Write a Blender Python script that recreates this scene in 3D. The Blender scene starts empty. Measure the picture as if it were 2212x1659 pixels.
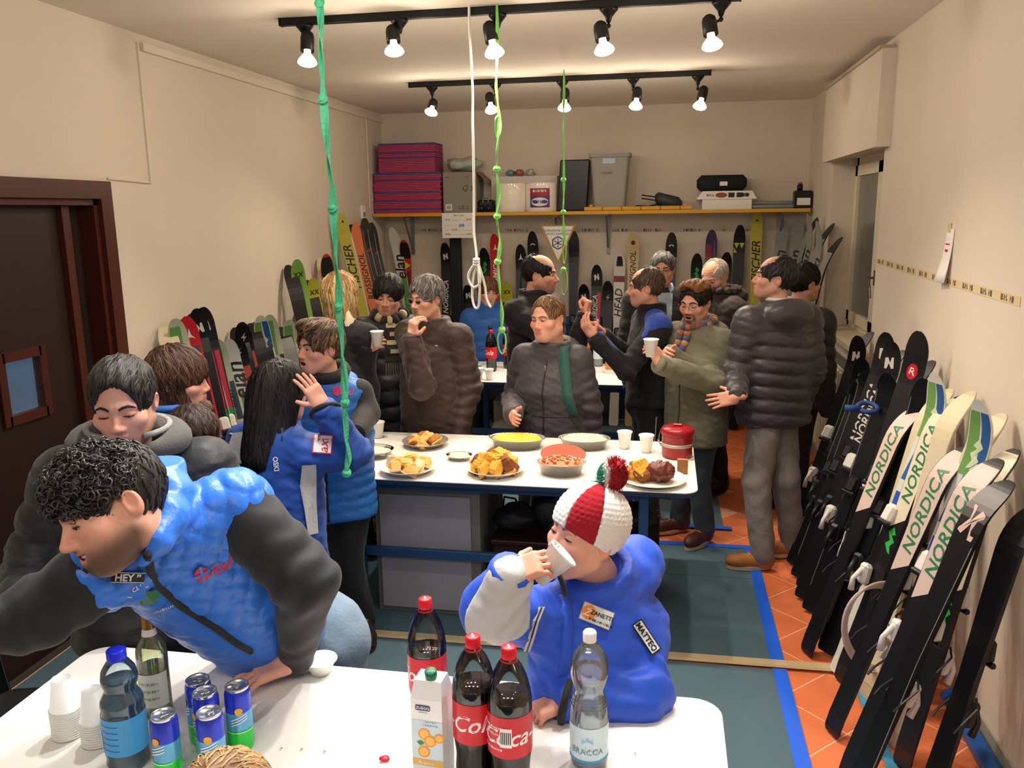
import bpy, math, random
import numpy as np
from mathutils import Vector, Matrix
random.seed(7); np.random.seed(7)
scene = bpy.context.scene
COL = scene.collection
# ------------------------------------------------------------------ camera
F_PX, CX, CY, CAMH = 1800.0, 1106.0, 829.5, 2.0
_y, _p, _r = math.radians(10.5), math.radians(11.7), math.radians(0.75)
FW = np.array([-math.sin(_y)*math.cos(_p), math.cos(_y)*math.cos(_p), -math.sin(_p)])
_rt = np.array([math.cos(_y), math.sin(_y), 0.0]); _up = np.cross(_rt, FW)
RT = math.cos(_r)*_rt - math.sin(_r)*_up
UP = math.cos(_r)*_up + math.sin(_r)*_rt
CAM = np.array([0.0, 0.0, CAMH])
cd = bpy.data.cameras.new('camera'); cd.sensor_width = 36.0; cd.lens = F_PX*36.0/2212.0
cd.clip_start = 0.05; cd.clip_end = 100
cam = bpy.data.objects.new('camera', cd); COL.objects.link(cam)
cam.matrix_world = Matrix(((RT[0], UP[0], -FW[0], CAM[0]), (RT[1], UP[1], -FW[1], CAM[1]), (RT[2], UP[2], -FW[2], CAM[2]), (0, 0, 0, 1)))
scene.camera = cam
# ------------------------------------------------------------------ world and exposure
w = bpy.data.worlds.new('world'); scene.world = w; w.use_nodes = True
w.node_tree.nodes['Background'].inputs[0].default_value = (0.02, 0.03, 0.05, 1)
w.node_tree.nodes['Background'].inputs[1].default_value = 0.3
vs = scene.view_settings
vs.view_transform = 'Standard'; vs.look = 'None'; vs.gamma = 1.0; vs.use_curve_mapping = False
vs.exposure = -0.18
WARM = (1.0, 0.85, 0.70); COOL = (1.0, 0.97, 0.95)      # colour of the track lamps; the near track is whiter
P_MID, P_FAR, P_NEAR, P_FILL = 64.0, 68.0, 66.0, 16.0                 # watts per lamp
AMB = 30.0

def ray(x, y): return RT*((x-CX)/F_PX) - UP*((y-CY)/F_PX) + FW
def atY(x, y, Y): d = ray(x, y); return CAM + d*((Y-CAM[1])/d[1])
def atX(x, y, X): d = ray(x, y); return CAM + d*((X-CAM[0])/d[0])
def atZ(x, y, Z): d = ray(x, y); return CAM + d*((Z-CAM[2])/d[2])
def pz(x, y, zd): return CAM + ray(x, y)*zd

# ------------------------------------------------------------------ materials
MATS = {}
def srgb(c):
    if isinstance(c, str): c = tuple(int(c[i:i+2], 16)/255 for i in (0, 2, 4))
    return tuple((x/12.92 if x <= 0.04045 else ((x+0.055)/1.055)**2.4) for x in c)
def mat(name, col='808080', rough=0.6, metal=0.0, noise=0.0, nscale=30.0, bump=0.0, bscale=60.0, spec=0.5, trans=0.0, ior=1.45,
        alpha=1.0, emit=None, estr=0.0, attr=False, sheen=0.0, coat=0.0, stretch=None, sss=0.0):
    if name in MATS: return MATS[name]
    m = bpy.data.materials.new(name); m.use_nodes = True
    nt = m.node_tree; b = nt.nodes['Principled BSDF']
    c = srgb(col)
    b.inputs['Base Color'].default_value = (*c, 1); b.inputs['Roughness'].default_value = rough
    b.inputs['Metallic'].default_value = metal; b.inputs['Specular IOR Level'].default_value = spec
    b.inputs['Transmission Weight'].default_value = trans; b.inputs['IOR'].default_value = ior
    b.inputs['Alpha'].default_value = alpha; b.inputs['Sheen Weight'].default_value = sheen
    b.inputs['Coat Weight'].default_value = coat
    if sss: b.inputs['Subsurface Weight'].default_value = sss; b.inputs['Subsurface Radius'].default_value = (0.02, 0.008, 0.004); b.inputs['Subsurface Scale'].default_value = 0.5
    if emit: b.inputs['Emission Color'].default_value = (*srgb(emit), 1); b.inputs['Emission Strength'].default_value = estr
    tc = nt.nodes.new('ShaderNodeTexCoord'); src = tc.outputs['Object']
    if stretch:
        mp = nt.nodes.new('ShaderNodeMapping'); mp.inputs['Scale'].default_value = stretch
        nt.links.new(src, mp.inputs['Vector']); src = mp.outputs['Vector']
    csock = None
    if attr:
        a = nt.nodes.new('ShaderNodeAttribute'); a.attribute_name = 'Col'; csock = a.outputs['Color']
    if noise:
        n = nt.nodes.new('ShaderNodeTexNoise'); n.inputs['Scale'].default_value = nscale; n.inputs['Detail'].default_value = 4
        nt.links.new(src, n.inputs['Vector'])
        r = nt.nodes.new('ShaderNodeMapRange'); r.inputs['To Min'].default_value = 1-noise; r.inputs['To Max'].default_value = 1+noise
        nt.links.new(n.outputs['Fac'], r.inputs['Value'])
        mx = nt.nodes.new('ShaderNodeMix'); mx.data_type = 'RGBA'; mx.blend_type = 'MULTIPLY'; mx.inputs[0].default_value = 1
        mx.inputs[6].default_value = (*c, 1)
        if csock: nt.links.new(csock, mx.inputs[6])
        cb = nt.nodes.new('ShaderNodeCombineColor')
        for i in range(3): nt.links.new(r.outputs[0], cb.inputs[i])
        nt.links.new(cb.outputs[0], mx.inputs[7]); csock = mx.outputs[2]
    if csock: nt.links.new(csock, b.inputs['Base Color'])
    if bump:
        n = nt.nodes.new('ShaderNodeTexNoise'); n.inputs['Scale'].default_value = bscale; n.inputs['Detail'].default_value = 5
        nt.links.new(src, n.inputs['Vector'])
        bp = nt.nodes.new('ShaderNodeBump'); bp.inputs['Strength'].default_value = bump; bp.inputs['Distance'].default_value = 0.01
        nt.links.new(n.outputs['Fac'], bp.inputs['Height']); nt.links.new(bp.outputs[0], b.inputs['Normal'])
    MATS[name] = m
    return m
def hexmat(col, rough=0.55, kind='paint', **k):
    return mat(kind+'_'+col+'_'+str(rough), col, rough, **k)

# ------------------------------------------------------------------ geometry: every helper returns (verts Nx3, faces)
def join(*gs):
    V = []; Fc = []; o = 0
    for v, f in gs:
        v = np.asarray(v, float).reshape(-1, 3); V.append(v)
        Fc += [[i+o for i in q] for q in f]; o += len(v)
    return np.vstack(V), Fc
def xf(g, M=None, t=(0, 0, 0), s=1.0):
    v = np.asarray(g[0], float)*np.asarray(s, float)
    if M is not None: v = v @ np.asarray(M, float).T
    return v+np.asarray(t, float), g[1]
def rotz(a): c, s = math.cos(a), math.sin(a); return np.array([[c, -s, 0], [s, c, 0], [0, 0, 1.0]])
def rotx(a): c, s = math.cos(a), math.sin(a); return np.array([[1.0, 0, 0], [0, c, -s], [0, s, c]])
def roty(a): c, s = math.cos(a), math.sin(a); return np.array([[c, 0, s], [0, 1.0, 0], [-s, 0, c]])
def norm(v): v = np.asarray(v, float); return v/(np.linalg.norm(v)+1e-9)
def box(c, s):
    x, y, z = [k/2 for k in s]
    v = np.array([(a*x, b*y, d*z) for a in (-1, 1) for b in (-1, 1) for d in (-1, 1)])+np.asarray(c, float)
    return v, [[0, 1, 3, 2], [4, 6, 7, 5], [0, 4, 5, 1], [2, 3, 7, 6], [0, 2, 6, 4], [1, 5, 7, 3]]
def bx(x0, x1, y0, y1, z0, z1): return box(((x0+x1)/2, (y0+y1)/2, (z0+z1)/2), (x1-x0, y1-y0, z1-z0))
def cbox(c, s, b=0.005):
    h = np.array(s, float)/2; V = []; ix = {}
    for a in (-1, 1):
        for e in (-1, 1):
            for d in (-1, 1):
                for ax in range(3):
                    p = np.array([a, e, d])*(h-b); p[ax] = (a, e, d)[ax]*h[ax]
                    ix[(a, e, d, ax)] = len(V); V.append(p)
    Fc = []
    S = (-1, 1)
    for ax in range(3):
        o = [i for i in range(3) if i != ax]
        for sg in S:
            def k(p, q):
                t = [0, 0, 0]; t[ax] = sg; t[o[0]] = p; t[o[1]] = q; return ix[(*t, ax)]
            q = [k(-1, -1), k(1, -1), k(1, 1), k(-1, 1)]
            Fc.append(q)
    for ax in range(3):
        o = [i for i in range(3) if i != ax]
        for p in S:
            for q in S:
                def k(sg, f):
                    t = [0, 0, 0]; t[ax] = sg; t[o[0]] = p; t[o[1]] = q; return ix[(*t, f)]
                Fc.append([k(-1, o[0]), k(1, o[0]), k(1, o[1]), k(-1, o[1])])
    for a in S:
        for e in S:
            for d in S: Fc.append([ix[(a, e, d, i)] for i in range(3)])
    V = np.array(V)
    out = []
    for f in Fc:
        p = V[f]; n = np.cross(p[1]-p[0], p[2]-p[0])
        out.append(f if np.dot(n, p.mean(0)) > 0 else f[::-1])
    return V+np.asarray(c, float), out
def lathe(prof, n=24, cap=True):
    V = []; Fc = []
    for r, z in prof:
        for i in range(n):
            a = 2*math.pi*i/n; V.append((r*math.cos(a), r*math.sin(a), z))
    for j in range(len(prof)-1):
        for i in range(n):
            k = (i+1) % n; Fc.append([j*n+i, j*n+k, (j+1)*n+k, (j+1)*n+i])
    if cap:
        if prof[0][0] > 1e-5: Fc.append(list(range(n))[::-1])
        if prof[-1][0] > 1e-5: Fc.append([(len(prof)-1)*n+i for i in range(n)])
    return np.array(V), Fc
def tube(pts, r, n=8, closed=False):
    pts = np.asarray(pts, float); m = len(pts)
    r = np.full(m, r) if np.isscalar(r) else np.asarray(r, float)
    if closed: T = np.roll(pts, -1, 0)-np.roll(pts, 1, 0)
    else: T = np.gradient(pts, axis=0)
    T /= (np.linalg.norm(T, axis=1, keepdims=True)+1e-9)
    ref = np.array([0, 0, 1.0]) if abs(T[0][2]) < 0.9 else np.array([1.0, 0, 0])
    a = norm(np.cross(T[0], ref)); V = []
    for i in range(m):
        a = norm(a-T[i]*np.dot(a, T[i])); b = np.cross(T[i], a)
        for k in range(n):
            th = 2*math.pi*k/n; V.append(pts[i]+r[i]*(math.cos(th)*a+math.sin(th)*b))
    Fc = []
    for i in range(m if closed else m-1):
        j = (i+1) % m
        for k in range(n):
            l = (k+1) % n; Fc.append([i*n+k, i*n+l, j*n+l, j*n+k])
    if not closed: Fc.append(list(range(n))[::-1]); Fc.append([(m-1)*n+k for k in range(n)])
    return np.array(V), Fc
def strap(pts, wdir, w, t=0.002):
    pts = np.asarray(pts, float); m = len(pts); wd = np.asarray(wdir, float)
    if wd.ndim == 1: wd = np.tile(wd, (m, 1))
    T = np.gradient(pts, axis=0); w = np.full(m, w) if np.isscalar(w) else np.asarray(w, float)
    V = []
    for i in range(m):
        a = norm(wd[i]); n = norm(np.cross(T[i], a))
        V += [pts[i]-a*w[i]/2-n*t/2, pts[i]+a*w[i]/2-n*t/2, pts[i]+a*w[i]/2+n*t/2, pts[i]-a*w[i]/2+n*t/2]
    Fc = []
    for i in range(m-1):
        for k in range(4): Fc.append([i*4+k, i*4+(k+1) % 4, i*4+4+(k+1) % 4, i*4+4+k])
    Fc += [[3, 2, 1, 0], [m*4-4, m*4-3, m*4-2, m*4-1]]
    return np.array(V), Fc
def sphere(c, r, n=12, m=8):
    prof = [(math.sin(math.pi*j/m), -math.cos(math.pi*j/m)) for j in range(m+1)]
    v, f = lathe(prof, n, False)
    return v*np.asarray(r, float)+np.asarray(c, float), f
def torus(c, R, r, n=20, m=8, M=None):
    pts = [(R*math.cos(2*math.pi*i/n), R*math.sin(2*math.pi*i/n), 0) for i in range(n)]
    g = tube(pts, r, m, True); return xf(g, M, c)
def prism(poly, z0, z1):
    n = len(poly); V = [(x, y, z0) for x, y in poly]+[(x, y, z1) for x, y in poly]
    Fc = [list(range(n))[::-1], list(range(n, 2*n))]+[[i, (i+1) % n, n+(i+1) % n, n+i] for i in range(n)]
    return np.array(V, float), Fc
def rrect(x0, x1, y0, y1, r, n=5):
    P = []
    for cx, cy, a in ((x1-r, y1-r, 0), (x0+r, y1-r, 90), (x0+r, y0+r, 180), (x1-r, y0+r, 270)):
        for i in range(n+1):
            t = math.radians(a+90*i/n); P.append((cx+r*math.cos(t), cy+r*math.sin(t)))
    return P
def grid2(x0, x1, y0, y1, nx, ny):
    V = [(x0+(x1-x0)*i/nx, y0+(y1-y0)*j/ny, 0) for j in range(ny+1) for i in range(nx+1)]
    Fc = [[j*(nx+1)+i, j*(nx+1)+i+1, (j+1)*(nx+1)+i+1, (j+1)*(nx+1)+i] for j in range(ny) for i in range(nx)]
    return np.array(V), Fc
TXT = {}
def text(s, size=0.1, shear=0.0, sx=1.0, center=True, bold=0.0):
    k = (s, shear, bold)
    if k not in TXT:
        cu = bpy.data.curves.new('t', 'FONT'); cu.body = s; cu.size = 1.0; cu.shear = shear; cu.resolution_u = 2; cu.offset = bold
        o = bpy.data.objects.new('t', cu); COL.objects.link(o)
        me = o.to_mesh(); v = np.array([q.co[:] for q in me.vertices]) if len(me.vertices) else np.zeros((0, 3)); f = [list(p.vertices) for p in me.polygons]
        o.to_mesh_clear(); bpy.data.objects.remove(o); bpy.data.curves.remove(cu)
        TXT[k] = (v, f)
    v, f = TXT[k]; v = v.copy()
    if center and len(v): v -= (v.max(0)+v.min(0))/2
    v[:, 0] *= sx
    return v*size, f
def mesh(name, g, m, smooth=False, cols=None):
    v, f = g; me = bpy.data.meshes.new(name)
    v = np.asarray(v, np.float32)
    if isinstance(f, np.ndarray) and f.ndim == 2:
        n, k = f.shape
        me.vertices.add(len(v)); me.vertices.foreach_set('co', v.ravel())
        me.loops.add(n*k); me.loops.foreach_set('vertex_index', f.astype(np.int32).ravel())
        me.polygons.add(n); me.polygons.foreach_set('loop_start', np.arange(0, n*k, k, dtype=np.int32))
        me.update(calc_edges=True)
    else:
        me.from_pydata(v.tolist(), [], [list(q) for q in f]); me.update()
    if smooth: me.polygons.foreach_set('use_smooth', np.ones(len(me.polygons), bool))
    if cols is not None:
        ca = me.color_attributes.new('Col', 'FLOAT_COLOR', 'POINT')
        c4 = np.ones((len(v), 4), np.float32); c4[:, :3] = cols; ca.data.foreach_set('color', c4.ravel())
    if m is not None: me.materials.append(m)
    return me
def link(name, me, parent=None, loc=None, M=None, **props):
    o = bpy.data.objects.new(name, me); COL.objects.link(o)
    if parent is not None: o.parent = parent
    if M is not None: o.matrix_local = Matrix(np.asarray(M).tolist())
    elif loc is not None: o.location = loc
    for k, v in props.items(): o[k] = v
    return o
def part(name, g, m, parent, smooth=False, cols=None, **props):
    """one mesh child; vertices in the parent's space"""
    return link(name, mesh(name, g, m, smooth, cols), parent, **props)
def wpart(name, g, m, root, smooth=False, cols=None, under=None, **props):
    """child given in world coordinates; root stands unrotated at its base"""
    v = np.asarray(g[0], float)-np.array(root.location)
    return link(name, mesh(name, (v, g[1]), m, smooth, cols), under or root, **props)
def thing(name, label, cat, loc=(0, 0, 0), rz=0.0, group=None):
    o = bpy.data.objects.new(name, None); COL.objects.link(o); o.empty_display_size = 0.1
    o.location = [float(q) for q in loc]; o.rotation_euler = (0, 0, rz); o['label'] = label; o['category'] = cat
    if group: o['group'] = group
    return o
def single(name, label, cat, g, m, smooth=False, group=None, loc=None, base=True, cols=None, kind=None):
    v = np.asarray(g[0], float)
    if loc is None: loc = np.array([(v[:, 0].max()+v[:, 0].min())/2, (v[:, 1].max()+v[:, 1].min())/2, v[:, 2].min()]); v = v-loc
    o = link(name, mesh(name, (v, g[1]), m, smooth, cols), None, loc=[float(q) for q in loc]); o['label'] = label; o['category'] = cat
    if group: o['group'] = group
    if kind: o['kind'] = kind
    return o
def struct(name, g, m, smooth=False, parent=None, kind='structure', label=None):
    o = link(name, mesh(name, g, m, smooth), parent)
    if parent is None:
        o['kind'] = kind
        if label: o['label'] = label
    return o
def copytree(o, parent=None):
    c = o.copy(); COL.objects.link(c)
    if parent is not None: c.parent = parent
    for ch in list(o.children): copytree(ch, c)
    return c
# ================================================================== room shell
LX, RX, BY, CZ, NY = -2.731, 1.234, 8.0, 2.93, -1.6
m_wall = mat('plaster_wall', 'dcd0be', 0.9, noise=0.03, nscale=3, bump=0.05, bscale=120)
m_ceil = mat('plaster_ceiling', 'e6dccb', 0.9, noise=0.02, nscale=2)
m_door = mat('door_wood', '2a1713', 0.45, noise=0.25, nscale=6, stretch=(8, 8, 0.6))
m_frame = mat('frame_wood', '4a1f13', 0.4, noise=0.25, nscale=6, stretch=(8, 8, 0.6))
m_wfr = mat('window_paint', 'e8dcc0', 0.5)
m_glass = mat('pane_glass', 'd8e4e8', 0.03, trans=0.95, ior=1.45)
T = 0.16
struct('ceiling', bx(LX-T, RX+T+.2, NY-T, BY+T, CZ, CZ+T), m_ceil)
struct('wall_back', bx(LX-T, RX+T+.2, BY, BY+T, 0, CZ), m_wall)
struct('wall_near', bx(LX-T, RX+T+.2, NY-T, NY, 0, CZ), m_wall)
# left wall with the door opening
DY0, DY1, DZ = 2.70, 3.72, 2.085
struct('wall_left', join(bx(LX-T, LX, NY, DY0, 0, CZ), bx(LX-T, LX, DY1, BY, 0, CZ), bx(LX-T, LX, DY0, DY1, DZ, CZ)), m_wall)
# right wall with the window opening
WY0, WY1, WZ0, WZ1, WT = 5.33, 6.86, 1.10, 2.36, 0.30
struct('wall_right', join(bx(RX, RX+WT, NY, WY0, 0, CZ), bx(RX, RX+WT, WY1, BY, 0, CZ), bx(RX, RX+WT, WY0, WY1, 0, WZ0), bx(RX, RX+WT, WY0, WY1, WZ1, CZ)), m_wall)
# room behind the door
m_hall = mat('hall_wall', 'b9cbe0', 0.8)
struct('wall_hall', join(bx(LX-2.2, LX-2.1, 1.0, 5.2, 0, CZ), bx(LX-2.2, LX-T, .9, 1.0, 0, CZ), bx(LX-2.2, LX-T, 5.2, 5.3, 0, CZ), bx(LX-2.2, LX-T, .9, 5.3, CZ, CZ+.1)), m_hall)
hl = bpy.data.lights.new('hall_light', 'POINT'); hl.energy = 40; hl.color = (.8, .9, 1); hl.shadow_soft_size = .1
hlo = bpy.data.objects.new('hall_light', hl); COL.objects.link(hlo); hlo.location = (LX-1.1, 2.4, 2.6)
struct('floor_hall', bx(LX-2.1, LX-.02, 1.0, 5.2, -.002, .003), mat('hall_floor', '3a3632', .7))
# door
dr = link('door_1', mesh('door_1', join(bx(LX-.02, LX+.025, DY1, DY1+.085, 0, DZ+.085), bx(LX-.02, LX+.025, DY0-.085, DY0, 0, DZ+.085), bx(LX-.02, LX+.025, DY0, DY1, DZ, DZ+.085)), m_frame)); dr['kind'] = 'structure'
part('jamb', join(bx(LX-T, LX-.0, DY1-.03, DY1, 0, DZ), bx(LX-T, LX, DY0, DY0+.03, 0, DZ), bx(LX-T, LX, DY0, DY1, DZ-.03, DZ)), m_frame, dr)
GY0, GY1, GZ0, GZ1 = 3.06, 3.29, 1.14, 1.40
lx = LX-.085
g0, g1 = DY0+.03, 3.56
leaf = part('door_leaf', join(bx(lx-.022, lx+.022, g0, GY0, 0, DZ-.03), bx(lx-.022, lx+.022, GY1, g1, 0, DZ-.03), bx(lx-.022, lx+.022, GY0, GY1, 0, GZ0), bx(lx-.022, lx+.022, GY0, GY1, GZ1, DZ-.03)), m_door, dr)
part('stile', bx(lx-.01, lx+.05, g1-.05, g1+.0, 0, DZ-.03), m_frame, leaf)
part('side_panel', bx(lx-.02, lx+.0, g1, DY1-.03, 0, DZ-.03), m_door, dr)
part('groove', bx(lx, lx+.004, g1+.035, g1+.075, .1, DZ-.08), mat('groove_dark', '15100e', .5), dr)
part('window_bead', join(bx(lx+.0, lx+.035, GY0-.03, GY0+.012, GZ0-.03, GZ1+.03), bx(lx, lx+.035, GY1-.012, GY1+.03, GZ0-.03, GZ1+.03), bx(lx, lx+.035, GY0, GY1, GZ0-.03, GZ0+.012), bx(lx, lx+.035, GY0, GY1, GZ1-.012, GZ1+.03)), m_frame, leaf)
part('pane', bx(lx-.004, lx+.004, GY0, GY1, GZ0, GZ1), m_glass, leaf)
# window: frame, two casements, panes, handle, shutter box, sill
wx = RX+.17
win = link('window_1', mesh('window_1', join(bx(wx, wx+.06, WY0, WY0+.06, WZ0, WZ1), bx(wx, wx+.06, WY1-.06, WY1, WZ0, WZ1), bx(wx, wx+.06, WY0, WY1, WZ0, WZ0+.06), bx(wx, wx+.06, WY0, WY1, WZ1-.07, WZ1)), m_wfr)); win['kind'] = 'structure'
ym = 6.02
for a, b in ((WY0+.05, ym), (ym, WY1-.05)):
    x0 = wx-.02
    c = part('casement', join(bx(x0, x0+.055, a, a+.075, WZ0+.05, WZ1-.06), bx(x0, x0+.055, b-.075, b, WZ0+.05, WZ1-.06), bx(x0, x0+.055, a, b, WZ0+.05, WZ0+.125), bx(x0, x0+.055, a, b, WZ1-.135, WZ1-.06)), m_wfr, win)
    part('pane', bx(x0+.02, x0+.028, a+.07, b-.07, WZ0+.12, WZ1-.13), m_glass, c)
part('shutter', bx(wx+.10, wx+.12, WY0, WY1, WZ0, WZ1), mat('shutter', '6f6f68', .6), win)
part('handle', join(tube([(wx-.02, ym-.03, 1.53), (wx-.06, ym-.03, 1.53), (wx-.065, ym-.06, 1.52), (wx-.065, ym-.11, 1.47), (wx-.06, ym-.12, 1.40)], .008, 8), bx(wx-.025, wx-.015, ym-.045, ym-.015, 1.48, 1.58)), mat('brass_dull', '8a8472', .3, 1.0), win)
part('sill', bx(RX-.04, RX+.2, WY0-.02, WY1+.02, WZ0-.03, WZ0+.004), mat('sill_stone', 'cfc3a6', .6), win)
sb = link('trim_1', mesh('trim_1', bx(RX-.075, RX, 5.22, 6.93, 2.335, 2.865), m_wall)); sb['kind'] = 'structure'
part('lid_board', bx(RX-.09, RX, 5.23, 6.92, 2.865, 2.885), mat('lid_board', 'b9ab90', .8), sb)
# conduit along the left wall and ceiling corner
m_cond = mat('conduit_plastic', 'ded3bf', .6)
struct('trim_2', join(bx(LX, LX+.025, 4.19, BY, 2.845, 2.885), bx(LX, LX+.012, 4.16, 4.172, 2.17, 2.885), tube([(LX+.006, 4.165, 2.175), (LX+.006, 3.81, 2.185)], .006, 6)), m_cond)
struct('trim_3', join(tube([(LX+.01, 7.55, 2.85), (LX+.01, 7.55, 2.05)], .008, 6)), m_cond)
struct('baseboard_back', bx(LX, RX, BY-.012, BY, 0.93, 1.0), mat('blue_rail', '2f6fa8', .5), parent=None)
struct('trim_4', bx(LX+.02, RX, BY-.03, BY, 0.0, 0.93), mat('dark_blue_wainscot', '1d3f6a', .6))
struct('baseboard_right', bx(RX-.012, RX, NY, BY, 0, .09), mat('old_skirting', 'a9a08e', .7))
# ------------------------------------------------------------------ floor
m_tile = mat('terracotta', 'dd7748', .5, noise=.22, nscale=5, bump=.05, bscale=40)
m_grout = mat('grout', 'efb08a', .85)
m_mat = mat('rubber_mat', '4b6672', .75, noise=.06, nscale=200, bump=.25, bscale=500)
m_tape = mat('bright_blue_tape', '1763e6', .5)
m_tape2 = mat('pale_blue_tape', '3f93b8', .5)
fl = struct('floor', bx(LX-2.2, RX+.2, NY, BY, -.12, -.0022), m_grout)
def clip(poly, x0, x1, y0, y1):
    for ax, v, sg in ((0, x0, 1), (0, x1, -1), (1, y0, 1), (1, y1, -1)):
        out = []
        for i in range(len(poly)):
            a, b = poly[i], poly[(i+1) % len(poly)]
            da, db = (a[ax]-v)*sg, (b[ax]-v)*sg
            if da >= 0: out.append(a)
            if da*db < 0:
                t = da/(da-db); out.append((a[0]+(b[0]-a[0])*t, a[1]+(b[1]-a[1])*t))
        poly = out
        if len(poly) < 3: return None
    return poly
S = 0.31; ca = math.cos(math.radians(45)); gq = .005
tile_me = {}
ox, oy = 0.735, 3.95
for i in range(-30, 30):
    for j in range(-30, 30):
        u0, u1, v0, v1 = i*S+gq, (i+1)*S-gq, j*S+gq, (j+1)*S-gq
        q = [(ox+(u-v)*ca, oy+(u+v)*ca) for u, v in ((u0, v0), (u1, v0), (u1, v1), (u0, v1))]
        q2 = clip(q, -.45, RX, 2.55, BY-.03)
        if not q2: continue
        cxx = sum(p[0] for p in q2)/len(q2); cyy = sum(p[1] for p in q2)/len(q2)
        if cxx < .42 and not (4.7 < cyy < 5.35): continue
        full = len(q2) == 4 and max(abs(q2[k][0]-q[k][0])+abs(q2[k][1]-q[k][1]) for k in range(4)) < 1e-6
        if full:
            if 'f' not in tile_me: tile_me['f'] = mesh('tile', prism([(p[0]-cxx, p[1]-cyy) for p in q2], -.02, 0), m_tile)
            me = tile_me['f']
        else: me = mesh('tile', prism([(p[0]-cxx, p[1]-cyy) for p in q2], -.02, 0), m_tile)
        link('tile', me, fl, loc=(cxx, cyy, random.uniform(-.001, .0005)))
# rubber mats with bright blue tape along their edges
def floor_mat(label, x0, x1, y0, y1):
    return single('floor_mat', label, 'floor mat', bx(x0, x1, y0, y1, .0012, .009), m_mat)
floor_mat('grey-blue rubber mat in front of the beige cable cover', LX+.002, .515, -1.2, 3.49)
floor_mat('grey-blue rubber mat between the beige cable cover and the orange tile strip', LX+.002, .515, 3.565, 4.42)
floor_mat('narrow grey-blue rubber mat edged with blue tape beside the tan boots', LX+.002, .515, 4.424, 4.84)
floor_mat('dark grey-blue rubber mat under the rear white table', LX+.002, .40, 5.20, 7.9)
def tape(label, m, *r):
    return single('floor_tape', label, 'tape', bx(*r, .0102, .0118), m)
tape('bright blue tape beside the near floor mat', m_tape, .505, .565, -1.2, 3.495)
tape('bright blue tape along the mat beyond the beige cable cover', m_tape, .505, .565, 3.56, 4.84)
tape('bright blue tape across the far edge of the mat by the tan boots', m_tape, LX+.1, .565, 4.842, 4.892)
tape('bright blue tape across the front edge of the rear floor mat', m_tape, LX+.1, .45, 5.14, 5.19)
tape('pale blue tape line in front of the skis beyond the cable cover', m_tape2, .828, .868, 3.57, 6.8)
tape('pale blue tape line in front of the skis near the photographer', m_tape2, .828, .868, 1.6, 3.495)
cp = [(-.03, 0), (.03, 0), (.022, .008), (-.022, .008)]
v, f = prism(cp, 0, 2.75); v = np.column_stack([v[:, 2], v[:, 0], v[:, 1]])
single('cable_cover', 'beige cable cover strip running across the floor to the skis', 'cable cover', xf((v, f), rotz(math.radians(.6)), (-1.72, 3.51, .0125)), mat('beige_vinyl', 'c3ad86', .5))
# blue pipe along the skirting at the right
single('floor_pipe', 'blue pipe lying along the foot of the right wall', 'pipe', tube([(RX-.05, 1.8, .035), (RX-.05, 3.35, .035)], .034, 12), mat('blue_pipe', '1f5fae', .45), True)
# ================================================================== track lights
m_blk = mat('black_metal', '0c0d0f', .45, .2)
m_bulb = mat('bulb_glow', 'fff2dd', .3, emit='ffe9c8', estr=26)
m_bulbn = mat('bulb_silver', 'e8e0d0', .15, .6, emit='ffe2b0', estr=3)
def frame_from(d):
    z = norm(d); x = norm(np.cross([0, 1, .13], z)); y = np.cross(z, x); return np.column_stack([x, y, z])
def lamp(label, hold, top, bulb, Y, power, colr, glow):
    """hold: top of the arm on the track, top: back of the socket, bulb: centre of the glowing face"""
    t = thing('spot_lamp', label, 'lamp', hold, 0, 'track spot lamps')
    H = np.array(hold)
    g = []
    prof = [(.042, 0), (.042, -.008), (.034, -.016), (.026, -.026), (.016, -.038), (.013, -.05), (.009, -.06)]
    wpart('mount', xf(lathe(prof, 14), None, H), m_blk, t, True)
    top = np.array(top); bulb = np.array(bulb); d = norm(bulb-top)
    mid = top+d*.05
    el = np.array([H[0], H[1], mid[2]+.03])
    wpart('arm', join(tube([H+[0, 0, -.055], el, mid+[.0, 0, 0]], .006, 8), sphere(el, .011, 8, 6)), m_blk, t, True)
    M = frame_from(d)
    L = np.linalg.norm(bulb-top)
    prof = [(.002, 0), (.016, .004), (.029, .016), (.033, .035), (.033, L*.62), (.030, L*.62+.002), (.027, L*.5)]
    s = wpart('socket', xf(lathe(prof, 18, False), M, top), m_blk, t, True)
    prof = [(.016, L*.55), (.018, L*.70), (.026, L*.76), (.041, L*.88), (.046, L*.95), (.046, L*.97)]
    b = wpart('bulb', xf(lathe(prof, 20, False), M, top), m_bulbn, t, True)
    prof = [(.046, L*.97), (.041, L*1.0), (.025, L*1.02), (.0, L*1.027)]
    wpart('bulb_face', xf(lathe(prof, 20, False), M, top), m_bulb, t, True, under=b)
    ld = bpy.data.lights.new('lamp_light', 'SPOT'); ld.energy = power; ld.color = colr; ld.spot_size = math.radians(116); ld.spot_blend = 1.0; ld.shadow_soft_size = .035
    lo = bpy.data.objects.new('lamp_light', ld); COL.objects.link(lo); lo.parent = t
    lo.matrix_local = Matrix.Translation((*(top+d*(L*1.02+.03)-H),)) @ Vector(-d).to_track_quat('Z', 'Y').to_matrix().to_4x4()
    pd = bpy.data.lights.new('lamp_spill', 'POINT'); pd.energy = power*.085; pd.color = colr; pd.shadow_soft_size = .03
    po = bpy.data.objects.new('lamp_spill', pd); COL.objects.link(po); po.parent = t; po.location = top+d*(L*1.02+.035)-H
    return t
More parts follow.
